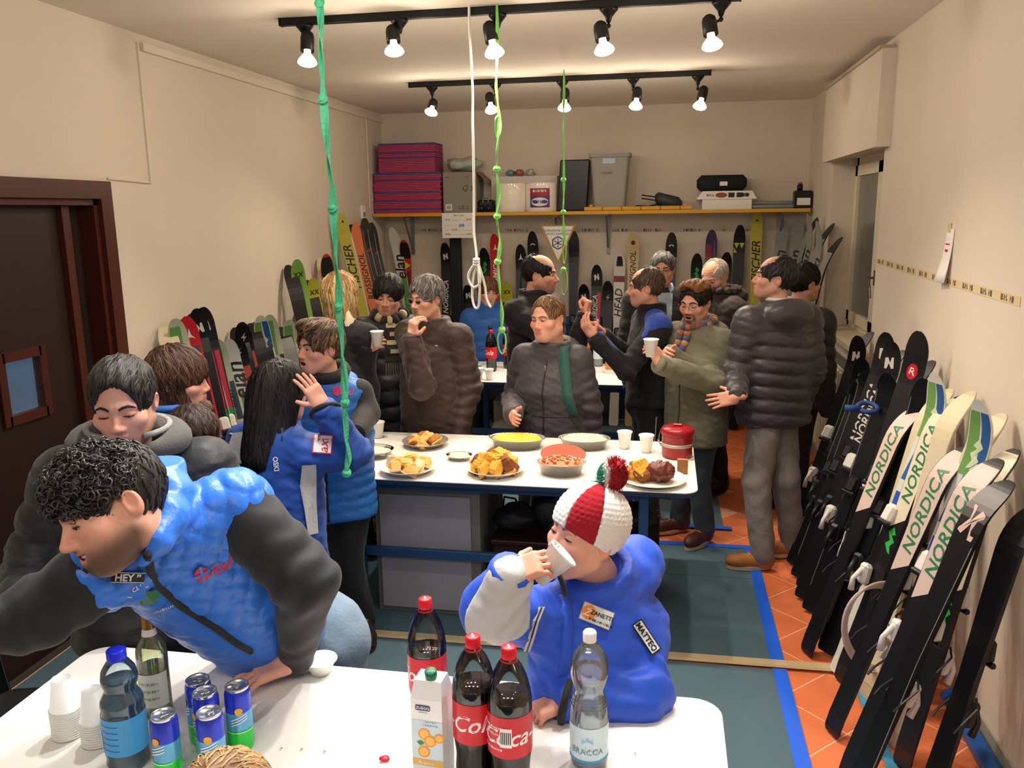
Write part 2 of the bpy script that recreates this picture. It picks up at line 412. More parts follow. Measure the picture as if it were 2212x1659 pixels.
def track(label, Y, x0, x1):
    t = thing('light_track', label, 'light track', ((x0+x1)/2, Y, CZ-.034))
    wpart('rail', cbox(((x0+x1)/2, Y, CZ-.018), (x1-x0, .036, .034), .003), m_blk, t)
    for x in (x0-.004, x1+.004): wpart('end_cap', box((x, Y, CZ-.018), (.008, .04, .036)), m_blk, t)
    return t
ord5 = ['leftmost', 'second from left', 'middle', 'second from right', 'rightmost']
track('black ceiling track nearer the camera carrying five spot lamps', 4.05, -1.865, .29)
track('black ceiling track farther back carrying five spot lamps', 6.16, -1.87, .265)
track('black ceiling track above the near drinks table', 2.45, -1.75, .40)
track('added black ceiling track for frontal fill behind the photographer', -.1, -1.75, .40)  # unseen track with its five lamps, added to light the faces from the front
for i, (hx, tp, bl) in enumerate([(657, (664, 66), (664, 138)), (862, (847, 54), (852, 114)), (1075, (1055, 46), (1069, 118)), (1315, (1295, 46), (1306, 112)), (1558, (1530, 32), (1539, 102))]):
    h = atY(hx, 40-i*5, 4.05); h[2] = CZ-.036
    lamp('black spot lamp with glowing bulb, %s on the nearer ceiling track' % ord5[i], h, atY(*tp, 4.03), atY(*bl, 3.99), 4.05, P_MID, WARM, 1)
for i, (hx, tp, bl) in enumerate([(933, (938, 214), (931, 244)), (1070, (1056, 200), (1062, 240)), (1215, (1221, 190), (1219, 236)), (1368, (1378, 188), (1373, 232)), (1508, (1522, 186), (1511, 232))]):
    h = atY(hx, 185-i*4, 6.16); h[2] = CZ-.036
    lamp('black spot lamp with glowing bulb, %s on the rear ceiling track' % ord5[i], h, atY(*tp, 6.15), atY(*bl, 6.09), 6.16, P_FAR, WARM, 1)
for i in range(5):
    x = -1.45+.42*i
    lamp('black spot lamp above the drinks table, %s on its track' % ord5[i], (x, 2.45, CZ-.036), (x, 2.45, CZ-.12), (x-.01, 2.45-.06, CZ-.245), 2.45, P_NEAR, COOL, 1)
for i in range(5):
    x = -1.45+.42*i
    lamp('added black spot lamp for frontal fill behind the photographer, %s on its track' % ord5[i], (x, -.1, CZ-.036), (x, -.1, CZ-.12), (x+.01, .0, CZ-.24), -.1, P_FILL, COOL, 1)
# ================================================================== shelf on the back wall and what stands on it
SY0, SZ = 7.62, 1.992
m_yel = mat('yellow_paint', 'd9a020', .45, noise=.08, nscale=8)
def scribble(n, h, gaps=False):
    # a row of small marks standing for print that is too small to read in the photograph
    rs = np.random.RandomState(n*7+int(h*1e4)); out = []; x = 0.0
    for i in range(n):
        w = h*rs.uniform(.35, .7)
        if gaps and rs.rand() < .25: x += h*.8; continue
        q = rs.randint(3)
        out.append(xf(grid2(0, w, 0, h, 1, 1), None, (x, 0, 0)) if q == 0 else join(xf(grid2(0, w*.35, 0, h, 1, 1), None, (x, 0, 0)), xf(grid2(w*.35, w, h*.35*q-.2*h, h*.35*q, 1, 1), None, (x, 0, 0))))
        x += w+h*.22
    v, f = join(*out); return v-[x/2, h/2, 0], f
m_zinc = mat('zinc', '8d9494', .4, .7)
def fx(px, py=450, Y=7.75): return atY(px, py, Y)[0]
def fz(px, py, Y=7.75): return atY(px, py, Y)[2]
sh = thing('wall_shelf', 'long yellow-edged wall shelf running across the back wall', 'shelf', (-.75, 7.8, 1.97))
wpart('board', bx(-2.72, 1.2, SY0+.012, 7.995, 1.970, SZ), mat('shelf_board', '8d7f66', .7), sh)
wpart('edge_strip', bx(-2.722, 1.202, SY0, SY0+.012, 1.966, SZ+.003), m_yel, sh)
for k, px in enumerate((885, 1205, 1313, 1685)):
    x = fx(px, 480, 7.9)
    b = thing('shelf_bracket', 'grey metal shelf bracket, %s of four under the yellow shelf' % ['first from left', 'second from left', 'third from left', 'rightmost'][k], 'bracket', (x, 7.97, 1.62), 0, 'shelf brackets')
    wpart('wall_rail', bx(x-.015, x+.015, 7.975, 7.998, 1.60, 1.968), m_zinc, b)
    wpart('top_arm', bx(x-.015, x+.015, 7.68, 7.98, 1.952, 1.968), m_zinc, b)
    wpart('brace', tube([(x, 7.972, 1.66), (x, 7.72, 1.952)], .011, 6), m_zinc, b)
# writing row on the wall under the shelf
m_ink = mat('wall_ink', '6f675c', .8)
for px, s in ((935, 'N. 1 - SCI  64'), (1120, 'N. 2 - SCI  70'), (1270, 'N. 3 - SCI'), (1340, 'SCI  76'), (1410, 'N. 4 SCI'), (1490, 'N. 5 - SCI'), (1565, '80'), (1620, 'SCI 82')):
    p = atY(px, 497, 7.998)
    g = scribble(len(s), .026, True); v = g[0]; single('wall_marking', 'small pencilled size marking on back wall at %s' % {935: 'the left end of the row', 1120: 'the right of the calendar', 1270: 'the left of the middle bracket', 1340: 'the right of the middle bracket', 1410: 'a spot above the glasses wearer', 1490: 'a spot above the green tipped ski', 1565: 'a spot above the round black tip', 1620: 'a spot by the yellow ski'}[px], 'marking', (np.column_stack([v[:, 0]+p[0], np.full(len(v), 7.997), v[:, 1]+p[2]]), g[1]), m_ink)
# foam mats
m_red = mat('foam_red', 'cf3448', .8, bump=.1, bscale=300); m_pink = mat('foam_crimson', 'a84a74', .8, bump=.1, bscale=300); m_blu = mat('foam_blue', '50508c', .8, bump=.1, bscale=300)
def foam(x0, x1, z0, z1, n, pat, where, sag):
    h = (z1-z0)/n
    for i in range(n):
        z = z0+h*i; c = pat[i % len(pat)]
        m, cn = {'r': (m_red, 'bright red'), 'p': (m_pink, 'crimson'), 'b': (m_blu, 'slate blue')}[c]
        dx = random.uniform(-.008, .008) if sag else random.uniform(-.002, .002)
        g = prism(rrect(x0+dx, x1+dx, 7.66+random.uniform(0, .008), 7.96, .008, 2), z+.0004, z+h-.0022)
        v = g[0]
        single('foam_mat', 'thin %s foam sheet in the %s stack at the shelf end' % (cn, where), 'foam mat', (v, g[1]), m, group='%s foam sheets, %s stack' % (cn, where))
xa, xb = fx(812, 460, 7.7), fx(956, 460, 7.7); zm = fz(880, 373, 7.7); zt = fz(880, 309, 7.7)
foam(xa, xb, SZ+.003, zm, 24, 'rpbprppbrprpbprpprpbrppb', 'lower', True)
foam(fx(820, 350, 7.7), fx(942, 350, 7.7), zm+.001, zt, 17, 'pprpppprbprbprppb'[::1], 'upper', False)
# grey cardboard box with a plastic bag on it
def decalY(g, x, y, z): v = g[0]; return np.column_stack([v[:, 0]+x, np.full(len(v), y), v[:, 1]+z]), g[1]
m_gcard = mat('grey_card', '8f8a80', .8); m_dark = mat('dark_print', '2c2a2a', .7); m_white = mat('white_paper', 'efece4', .8)
x0, x1 = fx(963, 420), fx(1034, 420); zt = fz(1000, 372, 7.7)
t = thing('cardboard_box', 'grey cardboard box with torn top and a barcode', 'box', ((x0+x1)/2, 7.8, SZ+.003))
wpart('carton', bx(x0, x1, 7.66, 7.95, SZ+.003, zt), m_gcard, t)
wpart('flap', (np.array([(x1, 7.67, zt), (x1, 7.94, zt), (x1+.10, 7.94, zt-.10), (x1+.10, 7.67, zt-.10), (x1+.003, 7.67, zt+.004), (x1+.003, 7.94, zt+.004), (x1+.103, 7.94, zt-.096), (x1+.103, 7.67, zt-.096)]), [[0, 1, 2, 3], [7, 6, 5, 4], [0, 3, 7, 4], [1, 5, 6, 2], [3, 2, 6, 7], [0, 4, 5, 1]]), mat('brown_card', '8a6f55', .8), t)
bar = [bx(x0+.03+i*.007, x0+.033+i*.007, 7.6575, 7.659, SZ+.035, SZ+.07) for i in range(6)]
lb = wpart('barcode_label', bx(x0+.02, x0+.08, 7.659, 7.66, SZ+.025, SZ+.08), m_white, t)
wpart('bars', join(*bar), m_dark, t, under=lb, kind='stuff')
wpart('print', join(decalY(text('CE', .045), x0+.17, 7.659, SZ+.05), decalY(text('2', .045), x0+.225, 7.659, SZ+.05), decalY(text('Q S', .07, .3), x0+.24, 7.659, SZ+.22)), m_dark, t)
wpart('red_tape', join(bx(x0+.02, x0+.06, 7.658, 7.66, zt-.05, zt-.04), bx(x0+.22, x0+.25, 7.658, 7.66, zt-.05, zt-.04)), m_red, t)
# bag: crumpled blob
def blob(c, r, seed, amp=.18, n=18, m=12, fr=3.0):
    rs = np.random.RandomState(seed); v, f = sphere((0, 0, 0), 1, n, m)
    d = np.zeros(len(v))
    for k in range(7): d += np.sin(v @ (rs.randn(3)*fr*(1+k*.35))+rs.rand()*6.28)/(1+k*.35)
    v = v*(1+amp*d[:, None]/2.2)
    return v*np.asarray(r)+np.asarray(c), f
single('plastic_bag', 'crumpled grey-green plastic bag on the grey cardboard box', 'bag', blob((fx(1005, 360), 7.78, zt+.075), (.165, .12, .062), 3, .25, 24, 14), mat('bag_film', 'b9bfb4', .35, alpha=.9, bump=.3, bscale=30), True)
# small black machine between box and rolls
x0 = fx(1036, 440); x1 = fx(1070, 440)
t = thing('ski_binding_set', 'small black clutter of ski bindings beside the grey carton', 'bindings', ((x0+x1)/2, 7.7, SZ+.003))
m_bp = mat('black_plastic', '141416', .35)
wpart('block', join(cbox(((x0+x1)/2, 7.72, SZ+.06), (x1-x0-.01, .1, .11), .012)), m_bp, t)
for q in (.27, .73): wpart('knob', xf(lathe([(.0, -.01), (.026, -.008), (.028, .03), (.018, .045), (0, .047)], 12), rotx(math.pi/2), (x0+(x1-x0)*q, 7.655, SZ+.04)), m_bp, t, True)
wpart('buckle', join(tube([(x0+.05, 7.665, SZ+.09), (x0+.05, 7.66, SZ+.13), (x0+.10, 7.66, SZ+.13), (x0+.10, 7.665, SZ+.09)], .007, 6)), m_zinc, t)
# white carton behind the rolls, then two big paper rolls in film
x0, x1 = fx(1064, 400, 7.9), fx(1205, 400, 7.9)
single('white_carton', 'white carton standing behind the paper rolls', 'box', bx(x0, x1, 7.85, 7.97, SZ+.003, fz(1100, 381, 7.85)), mat('white_card', 'd8d2c8', .8))
m_film = mat('wrapped_paper', 'f3ead9', .35, coat=.6, bump=.12, bscale=12)
def roll(px0, px1, top, label):
    a, b = fx(px0, 420), fx(px1, 420); r = (b-a)/2; h = fz(1100, top)-SZ-.004
    t = thing('paper_roll', label, 'paper roll', ((a+b)/2, 7.74, SZ+.004), 0, 'wrapped paper rolls')
    part('roll', xf(lathe([(r*.97, 0), (r, .01), (r, h-.012), (r*.97, h), (.03, h), (.03, h-.02)], 32, False), np.diag([1, min(1, .098/r), 1])), m_film, t, True)
    return t, r, h
t1, r1, h1 = roll(1070, 1137, 396, 'large white paper roll in plastic film beside the black bindings')
t2, r2, h2 = roll(1136, 1203, 396, 'large white paper roll with a red and violet brand label')
ry = min(1, .098/r2)*r2
def wrap(g, r, ryy, z, a0):
    v = g[0]; th = a0+v[:, 0]/r
    return np.column_stack([np.sin(th)*(r+.002), -np.cos(th)*(ryy+.002), v[:, 1]+z]), g[1]
lab = part('label', wrap(grid2(-.095, .095, -.085, .085, 12, 4), r2, ry, h2*.47, 0), mat('label_violet', '5b3a78', .5), t2)
part('label_red', wrap(xf(grid2(-.09, .09, .02, .08, 12, 2), None, (0, 0, 0)), r2+.001, ry+.001, h2*.47, 0), mat('label_red', 'b02840', .5), lab)
ov = [(math.cos(a)*.082, math.sin(a)*.038-.035, 0) for a in np.linspace(0, 2*math.pi, 25)[:-1]]
part('label_oval', wrap((np.array([(0, -.035, 0)]+ov), [[0, i+1, (i+1) % 24+1] for i in range(24)]), r2+.002, ry+.002, h2*.47, 0), m_white, lab)
g = text('AURORA', .045, .2, bold=.01); g = (g[0]*[-1, -1, 1]+[0, -.035, 0], [q[::-1] for q in g[1]])
part('label_word', wrap(g, r2+.003, ry+.003, h2*.47, 0), mat('label_blue', '2b4aa0', .5), lab)
g = xf(scribble(8, .022), None, (0, .062, 0))
part('label_heading', wrap(g, r2+.003, ry+.003, h2*.47, 0), m_white, lab)
# sweets packets on top of the carton
ztop = fz(1100, 381, 7.85)
for px, cn, colr, s in ((1102, 'pale blue', '7fa0b4', 1), (1122, 'copper and silver', 'b8765a', 2), (1146, 'silver', 'c9c6bf', 4)):
    single('foil_packet', 'shiny %s foil packet lying on the white carton' % cn, 'packet', blob((fx(px, 376, 7.85), 7.86, ztop+.031), (.042, .05, .03), s, .2, 16, 10, 4), mat('foil_'+colr, colr, .25, .5, bump=.4, bscale=25), True)
# black flat screen / board seen from its edge
x0, x1 = fx(1208, 400), fx(1272, 400)
v, f = cbox((0, 0, 0), (x1-x0, .09, fz(1240, 345)-SZ-.006), .01)
t = thing('black_case', 'tall black slab-shaped case standing on the shelf', 'case', ((x0+x1)/2, 7.75, SZ+.004))
hz = (fz(1240, 345)-SZ-.006)/2
v = v+[0, 0, hz]; v[:, 0] += (v[:, 2]-hz)*.06
part('shell', (v, f), m_bp, t)
part('foot', bx(-.06, .08, -.055, -.043, .02, .05), mat('dark_grey', '2c2d30', .5), t)
# grey bin
SCR = scribble(9, .016)
x0, x1 = fx(1284, 440), fx(1350, 440); X0, X1 = fx(1273, 335), fx(1364, 335); zt = fz(1318, 332)
t = thing('plastic_bin', 'tall grey plastic bin tapering to its base', 'bin', ((x0+x1)/2, 7.79, SZ+.003))
H = zt-SZ-.003; cxm = (x0+x1)/2
def loop(a, b, z, d): return [(a-cxm, -d, z), (b-cxm, -d, z), (b-cxm, d, z), (a-cxm, d, z)]
rings = []
for q in (0, .04, .93): rings.append((x0+(X0+.015-x0)*q, x1+(X1-.015-x1)*q, H*q, .11+.02*q))
rings += [(X0+.004, X1-.004, H*.935, .143), (X0, X1, H, .146), (X0+.02, X1-.02, H, .128), (x0+.02, x1-.02, .02, .1)]
V = []; Fc = []
for a, b, z, d in rings:
    V += [(x-cxm, y, z) for x, y in rrect(a, b, -d, d, .03, 4)]
n = 20
for j in range(len(rings)-1):
    for i in range(n): Fc.append([j*n+i, j*n+(i+1) % n, (j+1)*n+(i+1) % n, (j+1)*n+i])
Fc += [list(range(n))[::-1], [(len(rings)-1)*n+i for i in range(n)]]
part('tub', (np.array(V), Fc), mat('grey_tub', '9a988f', .5), t)
part('sticker', bx(-.06, .05, -.133, -.130, H*.82, H*.91), mat('sticker_pale', 'b9cbd8', .5), t)
part('print', xf((np.column_stack([SCR[0][:, 0], np.full(len(SCR[0]), -.130), SCR[0][:, 1]]), SCR[1]), None, (-.02, 0, H*.66)), mat('print_grey', '6f6d66', .7), t)
# folding yellow trestle bar, dark tools, wiper
x0, x1 = fx(1262, 449, 7.63), fx(1495, 444, 7.63)
t = thing('yellow_bar', 'yellow slotted metal bar lying along the shelf front', 'bar', ((x0+x1)/2, 7.63, SZ+.004))
wpart('rail', cbox(((x0+x1)/2, 7.645, SZ+.022), (x1-x0, .03, .034), .004), m_yel, t)
for i in range(5): wpart('slot', bx(x0+.16+i*.17, x0+.166+i*.17, 7.6275, 7.6305, SZ+.006, SZ+.038), m_dark, t)
for x in (x0+.06, x1-.06): wpart('lug', cbox((x, 7.645, SZ+.048), (.03, .02, .022), .004), m_yel, t)
x = fx(1432, 425)
t = thing('ski_waxing_tool', 'dark grey tool with two rods lying on the shelf', 'tool', (x, 7.8, SZ+.003))
g = cbox((.05, 0, .075), (.24, .12, .12), .03); g[0][:, 2] -= (g[0][:, 0]-.05)*.25
part('body', g, mat('slate_plastic', '34383a', .5), t, True)
for z in (.115, .085): part('rod', tube([(-.06, -.02, z), (-.19, -.02, z+.02)], .006, 6), m_bp, t)
part('tray', bx(-.27, .17, -.08, .08, .0, .018), m_bp, t)
part('cord', tube([(-.30, -.03, .02), (-.22, -.05, .04), (-.12, -.05, .035), (-.04, -.05, .05)], .008, 6), m_bp, t)
# white box with print and black case on top
x0, x1 = fx(1516, 440), fx(1622, 440); zt = fz(1560, 428)
t = thing('printed_box', 'white printed carton with flared lid under the black case', 'box', ((x0+x1)/2, 7.78, SZ+.003))
wpart('carton', bx(x0, x1, 7.67, 7.93, SZ+.003, zt), m_white, t)
ztt = fz(1560, 413)
wpart('lid', (np.array([(x0-.05, 7.655, zt-.01), (x1+.04, 7.655, zt-.01), (x1, 7.665, ztt), (x0, 7.665, ztt), (x0-.05, 7.95, zt-.01), (x1+.04, 7.95, zt-.01), (x1, 7.94, ztt), (x0, 7.94, ztt)]), [[0, 1, 2, 3], [5, 4, 7, 6], [3, 2, 6, 7], [4, 0, 3, 7], [1, 5, 6, 2], [4, 5, 1, 0]]), m_white, t)
zz = (zt+ztt)/2-.005
wpart('print', join(decalY(scribble(5, .018), x0+.07, 7.655, zz), decalY(scribble(3, .03), x1-.05, 7.655, zz), bx(x0+.22, x0+.27, 7.653, 7.655, zz-.02, zz+.02), bx(x0+.29, x0+.34, 7.653, 7.655, zz-.02, zz+.02), bx(x0+.36, x0+.39, 7.653, 7.655, zz-.015, zz+.015)), m_dark, t, kind='stuff')
wpart('picture', join(decalY((np.array([(math.cos(a)*.05, math.sin(a)*.022, 0) for a in np.linspace(0, 6.28, 13)[:-1]]), [list(range(12))]), x0+.16, 7.6545, zz)), mat('picture_rust', '9a4a3a', .7), t)
x0, x1 = fx(1506, 395), fx(1613, 395); z1 = fz(1560, 378)
t = thing('instrument_case', 'black padded case with a small white tag on the white carton', 'case', ((x0+x1)/2, 7.8, ztt+.002))
hh = z1-ztt-.002
g = cbox((0, 0, hh/2), (x1-x0, .2, hh), .035)
part('shell', g, mat('black_fabric', '15161a', .8, bump=.3, bscale=60), t, True)
part('tag', bx(-.02, .045, -.1055, -.1015, hh*.32, hh*.58), m_white, t)
# black box with red-capped tin at the right end
x0, x1 = fx(1714, 430), fx(1751, 430); z1 = fz(1730, 412)
t = thing('battery_box', 'small black box with a pale label at the right shelf end', 'box', ((x0+x1)/2, 7.74, SZ+.003))
wpart('box', cbox(((x0+x1)/2, 7.74, (SZ+.003+z1)/2), (x1-x0, .12, z1-SZ-.003), .006), m_bp, t)
wpart('label', bx(x0+.02, x0+.13, 7.677, 7.68, SZ+.03, SZ+.09), m_white, t)
xc = x0+.045
t = thing('red_capped_tin', 'small dark tin with red cap standing on the black box', 'tin', (xc, 7.72, z1+.001))
part('tin', lathe([(.024, 0), (.024, .05), (.015, .055)], 12), m_bp, t, True); part('cap', lathe([(.016, .05), (.017, .07), (.0, .072)], 12), m_red, t, True)
t = thing('metal_rails', 'pair of grey metal rails lying beside the black box', 'rails', (fx(1670, 440), 7.8, SZ+.003))
for y in (-.05, .05): part('rail', cbox((0, y, .02+.03*(y > 0)), (.36, .03, .03), .004), m_zinc, t)
# thermostat, calendar sheet, pennant
p = atY(800, 448, 7.8); p[0] = LX
t = thing('thermostat', 'small white thermostat on the left wall beside the shelf end', 'thermostat', (LX, 7.35, 1.95))
wpart('case', cbox((LX+.014, 7.35, 2.01), (.026, .09, .12), .006), m_white, t); wpart('grille', bx(LX+.027, LX+.029, 7.325, 7.375, 1.97, 2.01), mat('grille_grey', '8a8780', .6), t)
x0, x1 = fx(955, 487, 7.61), fx(1024, 487, 7.61); z0, z1 = fz(990, 514, 7.61), fz(990, 460, 7.61)
t = thing('calendar_sheet', 'white printed timetable sheet hanging from the shelf edge', 'paper', ((x0+x1)/2, 7.612, z0))
wpart('sheet', bx(x0, x1, 7.611, 7.613, z0, z1), m_white, t)
W, Hh = x1-x0, z1-z0
cc = ['c9c2c0', 'b98f92', 'c3b5b3', 'd0a9a6']
for i in range(4):
    for j, (a, b) in enumerate(((.70, .78), (.5, .66), (.3, .46), (.12, .2))):
        wpart('timetable_cell', bx(x0+W*(.09+.22*i), x0+W*(.26+.22*i), 7.609, 7.611, z0+Hh*a, z0+Hh*(a+(.012 if (i+j) % 3 else .07))), mat('cell_'+cc[(i+j) % 4], cc[(i+j) % 4], .8), t)
wpart('timetable_cell', bx(x0+W*.53, x0+W*.70, 7.608, 7.611, z0+Hh*.45, z0+Hh*.53), mat('cell_blue', '6aa3c4', .8), t)
wpart('heading', join(decalY(scribble(10, .013), x0+W*.55, 7.610, z0+Hh*.9)), mat('heading_grey', '8d8986', .8), t)
# pennant
xl, xr, xm = fx(1172, 490, 7.62), fx(1240, 490, 7.62), fx(1206, 560, 7.62); za, zb = fz(1206, 487, 7.62), fz(1206, 563, 7.62)
t = thing('pennant', 'white triangular pennant with gold edges and a winter sports emblem', 'pennant', (xm, 7.6, zb))
wpart('cloth', (np.array([(xl, 7.607, za), (xr, 7.607, za), (xm, 7.607, zb), (xl, 7.604, za), (xr, 7.604, za), (xm, 7.604, zb)]), [[0, 1, 2], [5, 4, 3], [0, 3, 4, 1], [1, 4, 5, 2], [2, 5, 3, 0]]), m_white, t)
m_gold = mat('gold_fringe', 'b08a3e', .5)
for a, b in ((xl, xm), (xr, xm)):
    n = np.array([-(zb-za), b-a]); n = n/np.linalg.norm(n)*(.016 if a == xl else -.016)
    wpart('gold_edge', (np.array([(a, 7.603, za), (b, 7.603, zb), (b+n[0]*-1, 7.603, zb-n[1]), (a-n[0], 7.603, za-n[1]), (a, 7.600, za), (b, 7.600, zb), (b-n[0], 7.600, zb-n[1]), (a-n[0], 7.600, za-n[1])]), [[0, 1, 2, 3], [7, 6, 5, 4], [0, 3, 7, 4], [0, 4, 5, 1], [1, 5, 6, 2], [2, 6, 7, 3]]), m_gold, t)
wpart('rod', tube([(xl-.02, 7.603, za), (xr+.02, 7.603, za)], .006, 8), m_gold, t)
wpart('cord', tube([(xl, 7.603, za), (xm, 7.612, 1.966), (xr, 7.603, za)], .0025, 5), m_gold, t)
m_navy = mat('navy_print', '2a3f86', .7)
wpart('lettering', join(decalY(text('FEDERAZIONE ITALIANA', .026, bold=.01), xm, 7.603, za-.045), decalY(text('SPORT INVERNALI', .026, bold=.01), xm, 7.603, za-.075)), m_navy, t)
zc = za-.155
hx = lambda r, y: (np.array([(r*math.sin(k*math.pi/3)+xm, y, r*math.cos(k*math.pi/3)+zc) for k in range(6)]), [[5, 4, 3, 2, 1, 0]])
em = wpart('emblem', hx(.062, 7.6030), m_navy, t); wpart('emblem_field', hx(.050, 7.6022), m_white, t, under=em)
wpart('snowflake', join(*[tube([(xm-.042*math.sin(k*math.pi/3), 7.602, zc-.042*math.cos(k*math.pi/3)), (xm+.042*math.sin(k*math.pi/3), 7.602, zc+.042*math.cos(k*math.pi/3))], .004, 5) for k in range(3)]), mat('flake_brown', '4a4560', .7), t, under=em)
wpart('emblem_red', (np.array([(xm+.02, 7.6015, zc-.05), (xm+.055, 7.6015, zc-.032), (xm+.055, 7.6015, zc)]), [[0, 1, 2]]), m_red, t, under=em)
wpart('emblem_green', (np.array([(xm-.02, 7.6015, zc-.05), (xm-.055, 7.6015, zc), (xm-.055, 7.6015, zc-.032)]), [[0, 1, 2]]), mat('emblem_green', '2c7a4a', .6), t, under=em)
# ------------------------------------------------------------------ right wall: note, printed strip, radiator
t = thing('wall_note', 'white note with lifted corner taped to the right wall', 'paper', (RX, 4.03, 1.66))
y0, y1, zz0, zz1 = 3.975, 4.085, 1.665, 1.90
V = []
for i in range(5):
    for j in range(7):
        u, q = i/4, j/6
        V.append((RX-.003-.035*(1-q)**2*(1-u*.3), y1+(y0-y1)*u, zz0+(zz1-zz0)*q))
me = mesh('sheet', (np.array(V), [[i*7+j, (i+1)*7+j, (i+1)*7+j+1, i*7+j+1] for i in range(4) for j in range(6)]), m_white, True)
o = link('sheet', me, t); me.transform(Matrix.Translation((-RX, -4.03, -1.66)))
sm = o.modifiers.new('s', 'SOLIDIFY'); sm.thickness = .001
wpart('print', join(bx(RX-.008, RX-.0045, 4.01, 4.06, 1.83, 1.836), bx(RX-.012, RX-.008, 4.02, 4.05, 1.80, 1.81)), m_red, t)
wpart('adhesive_tape', bx(RX-.006, RX-.0015, 4.02, 4.06, 1.885, 1.925), mat('masking_tape', 'd8c7a0', .6), t)
t = thing('printed_strip', 'long narrow paper strip with printed words along the right wall', 'paper strip', (RX, 4.2, 1.5))
pa, pb = atX(1895, 563, RX), atX(2205, 652, RX)
wpart('strip', (np.array([(RX-.0008, pa[1], pa[2]-.018), (RX-.0008, pb[1], pb[2]-.018), (RX-.0008, pb[1], pb[2]+.018), (RX-.0008, pa[1], pa[2]+.018), (RX-.002, pa[1], pa[2]-.018), (RX-.002, pb[1], pb[2]-.018), (RX-.002, pb[1], pb[2]+.018), (RX-.002, pa[1], pa[2]+.018)]), [[3, 2, 1, 0], [4, 5, 6, 7], [0, 1, 5, 4], [2, 3, 7, 6], [1, 2, 6, 5], [3, 0, 4, 7]]), mat('strip_paper', 'ddc79c', .7), t)
for k in range(10):
    q = (k+.5)/10; p = pa+(pb-pa)*q
    g = scribble(8, .024, True)
    d = norm(pb-pa); v = g[0]
    wpart('word', (np.array([(RX-.003, p[1]+d[1]*a[0], p[2]+d[2]*a[0]+a[1]) for a in v]), g[1]), mat('strip_ink', '5f5644', .8), t)
t = thing('radiator', 'cream panel radiator with grille under the window', 'radiator', (RX-.06, 6.2, .25))
m_rad = mat('radiator_paint', 'd9cfb4', .4)
wpart('cabinet', cbox((RX-.055, 6.15, .62), (.09, 1.3, .72), .008), m_rad, t)
wpart('grille_top', bx(RX-.098, RX-.012, 5.55, 6.75, .981, .985), mat('radiator_grille', '55524a', .5), t)
for k in range(12): wpart('rib', cbox((RX-.103, 5.6+k*.1, .62), (.012, .06, .66), .004), m_rad, t)
# ================================================================== tables and drinks
TZ = .762; TX0, TX1 = -1.63, .165
m_top = mat('laminate_white', 'f1eee6', .35)
m_edge = mat('laminate_edge', '1c3350', .5)
m_blue = mat('frame_blue', '244a78', .45)
def table(label, y0, y1):
    t = thing('table', label, 'table', ((TX0+TX1)/2, (y0+y1)/2, 0))
    pl = rrect(TX0, TX1, y0, y1, .07, 6)
    top = wpart('tabletop', prism(pl, TZ-.020, TZ), m_top, t)
    wpart('edge_band', prism(rrect(TX0-.001, TX1+.001, y0-.001, y1+.001, .07, 6), TZ-.024, TZ-.004), m_edge, t, under=top)
    for x in (TX0+.17, TX1-.24):
        for y in (y0+.09, y1-.09): wpart('leg', cbox((x, y, TZ/2-.012), (.045, .045, TZ-.03), .004), m_blue, t)
        wpart('side_rail', cbox((x, (y0+y1)/2, TZ-.05), (.03, y1-y0-.22, .04), .003), m_blue, t)
    wpart('front_rail', cbox(((TX0+TX1)/2-.03, y0+.09, .36), (TX1-TX0-.45, .03, .045), .003), m_blue, t)
    for y in (y0+.09, y1-.09): wpart('apron', cbox(((TX0+TX1)/2-.03, y, TZ-.05), (TX1-TX0-.45, .03, .045), .003), m_blue, t)
    return t
table('white table with drinks nearest the photographer', 1.15, 1.995)
table('white table with blue frame and dishes of food in the middle of the room', 3.61, 4.45)
table('white table with blue frame at the rear of the room', 5.93, 6.77)
def on(px, py, h=0.0): p = atZ(px, py, TZ+.002+h); p[2] = TZ+.002; return p
# ---- clear plastics: transparent body with a sharp reflection
def clear(name, tint=(1, 1, 1), refl=.14, rough=.03, milk=0.0, milkc=(1, 1, 1)):
    if name in MATS: return MATS[name]
    m = bpy.data.materials.new(name); m.use_nodes = True; nt = m.node_tree; nt.nodes.remove(nt.nodes['Principled BSDF'])
    out = nt.nodes['Material Output']; tr = nt.nodes.new('ShaderNodeBsdfTransparent'); tr.inputs[0].default_value = (*tint, 1)
    gl = nt.nodes.new('ShaderNodeBsdfGlossy'); gl.inputs['Roughness'].default_value = rough
    fr = nt.nodes.new('ShaderNodeFresnel'); fr.inputs['IOR'].default_value = 1.4
    mr = nt.nodes.new('ShaderNodeMath'); mr.operation = 'MULTIPLY_ADD'; mr.inputs[1].default_value = 1.0; mr.inputs[2].default_value = refl*.25
    mx = nt.nodes.new('ShaderNodeMixShader')
    src = tr.outputs[0]
    if milk:
        df = nt.nodes.new('ShaderNodeBsdfDiffuse'); df.inputs[0].default_value = (*milkc, 1); tl = nt.nodes.new('ShaderNodeBsdfTranslucent'); tl.inputs[0].default_value = (*milkc, 1)
        ad = nt.nodes.new('ShaderNodeMixShader'); ad.inputs[0].default_value = .5; nt.links.new(df.outputs[0], ad.inputs[1]); nt.links.new(tl.outputs[0], ad.inputs[2])
        m2 = nt.nodes.new('ShaderNodeMixShader'); m2.inputs[0].default_value = milk; nt.links.new(tr.outputs[0], m2.inputs[1]); nt.links.new(ad.outputs[0], m2.inputs[2]); src = m2.outputs[0]
    nt.links.new(fr.outputs[0], mr.inputs[0]); nt.links.new(mr.outputs[0], mx.inputs[0]); nt.links.new(src, mx.inputs[1]); nt.links.new(gl.outputs[0], mx.inputs[2]); nt.links.new(mx.outputs[0], out.inputs['Surface'])
    MATS[name] = m; return m
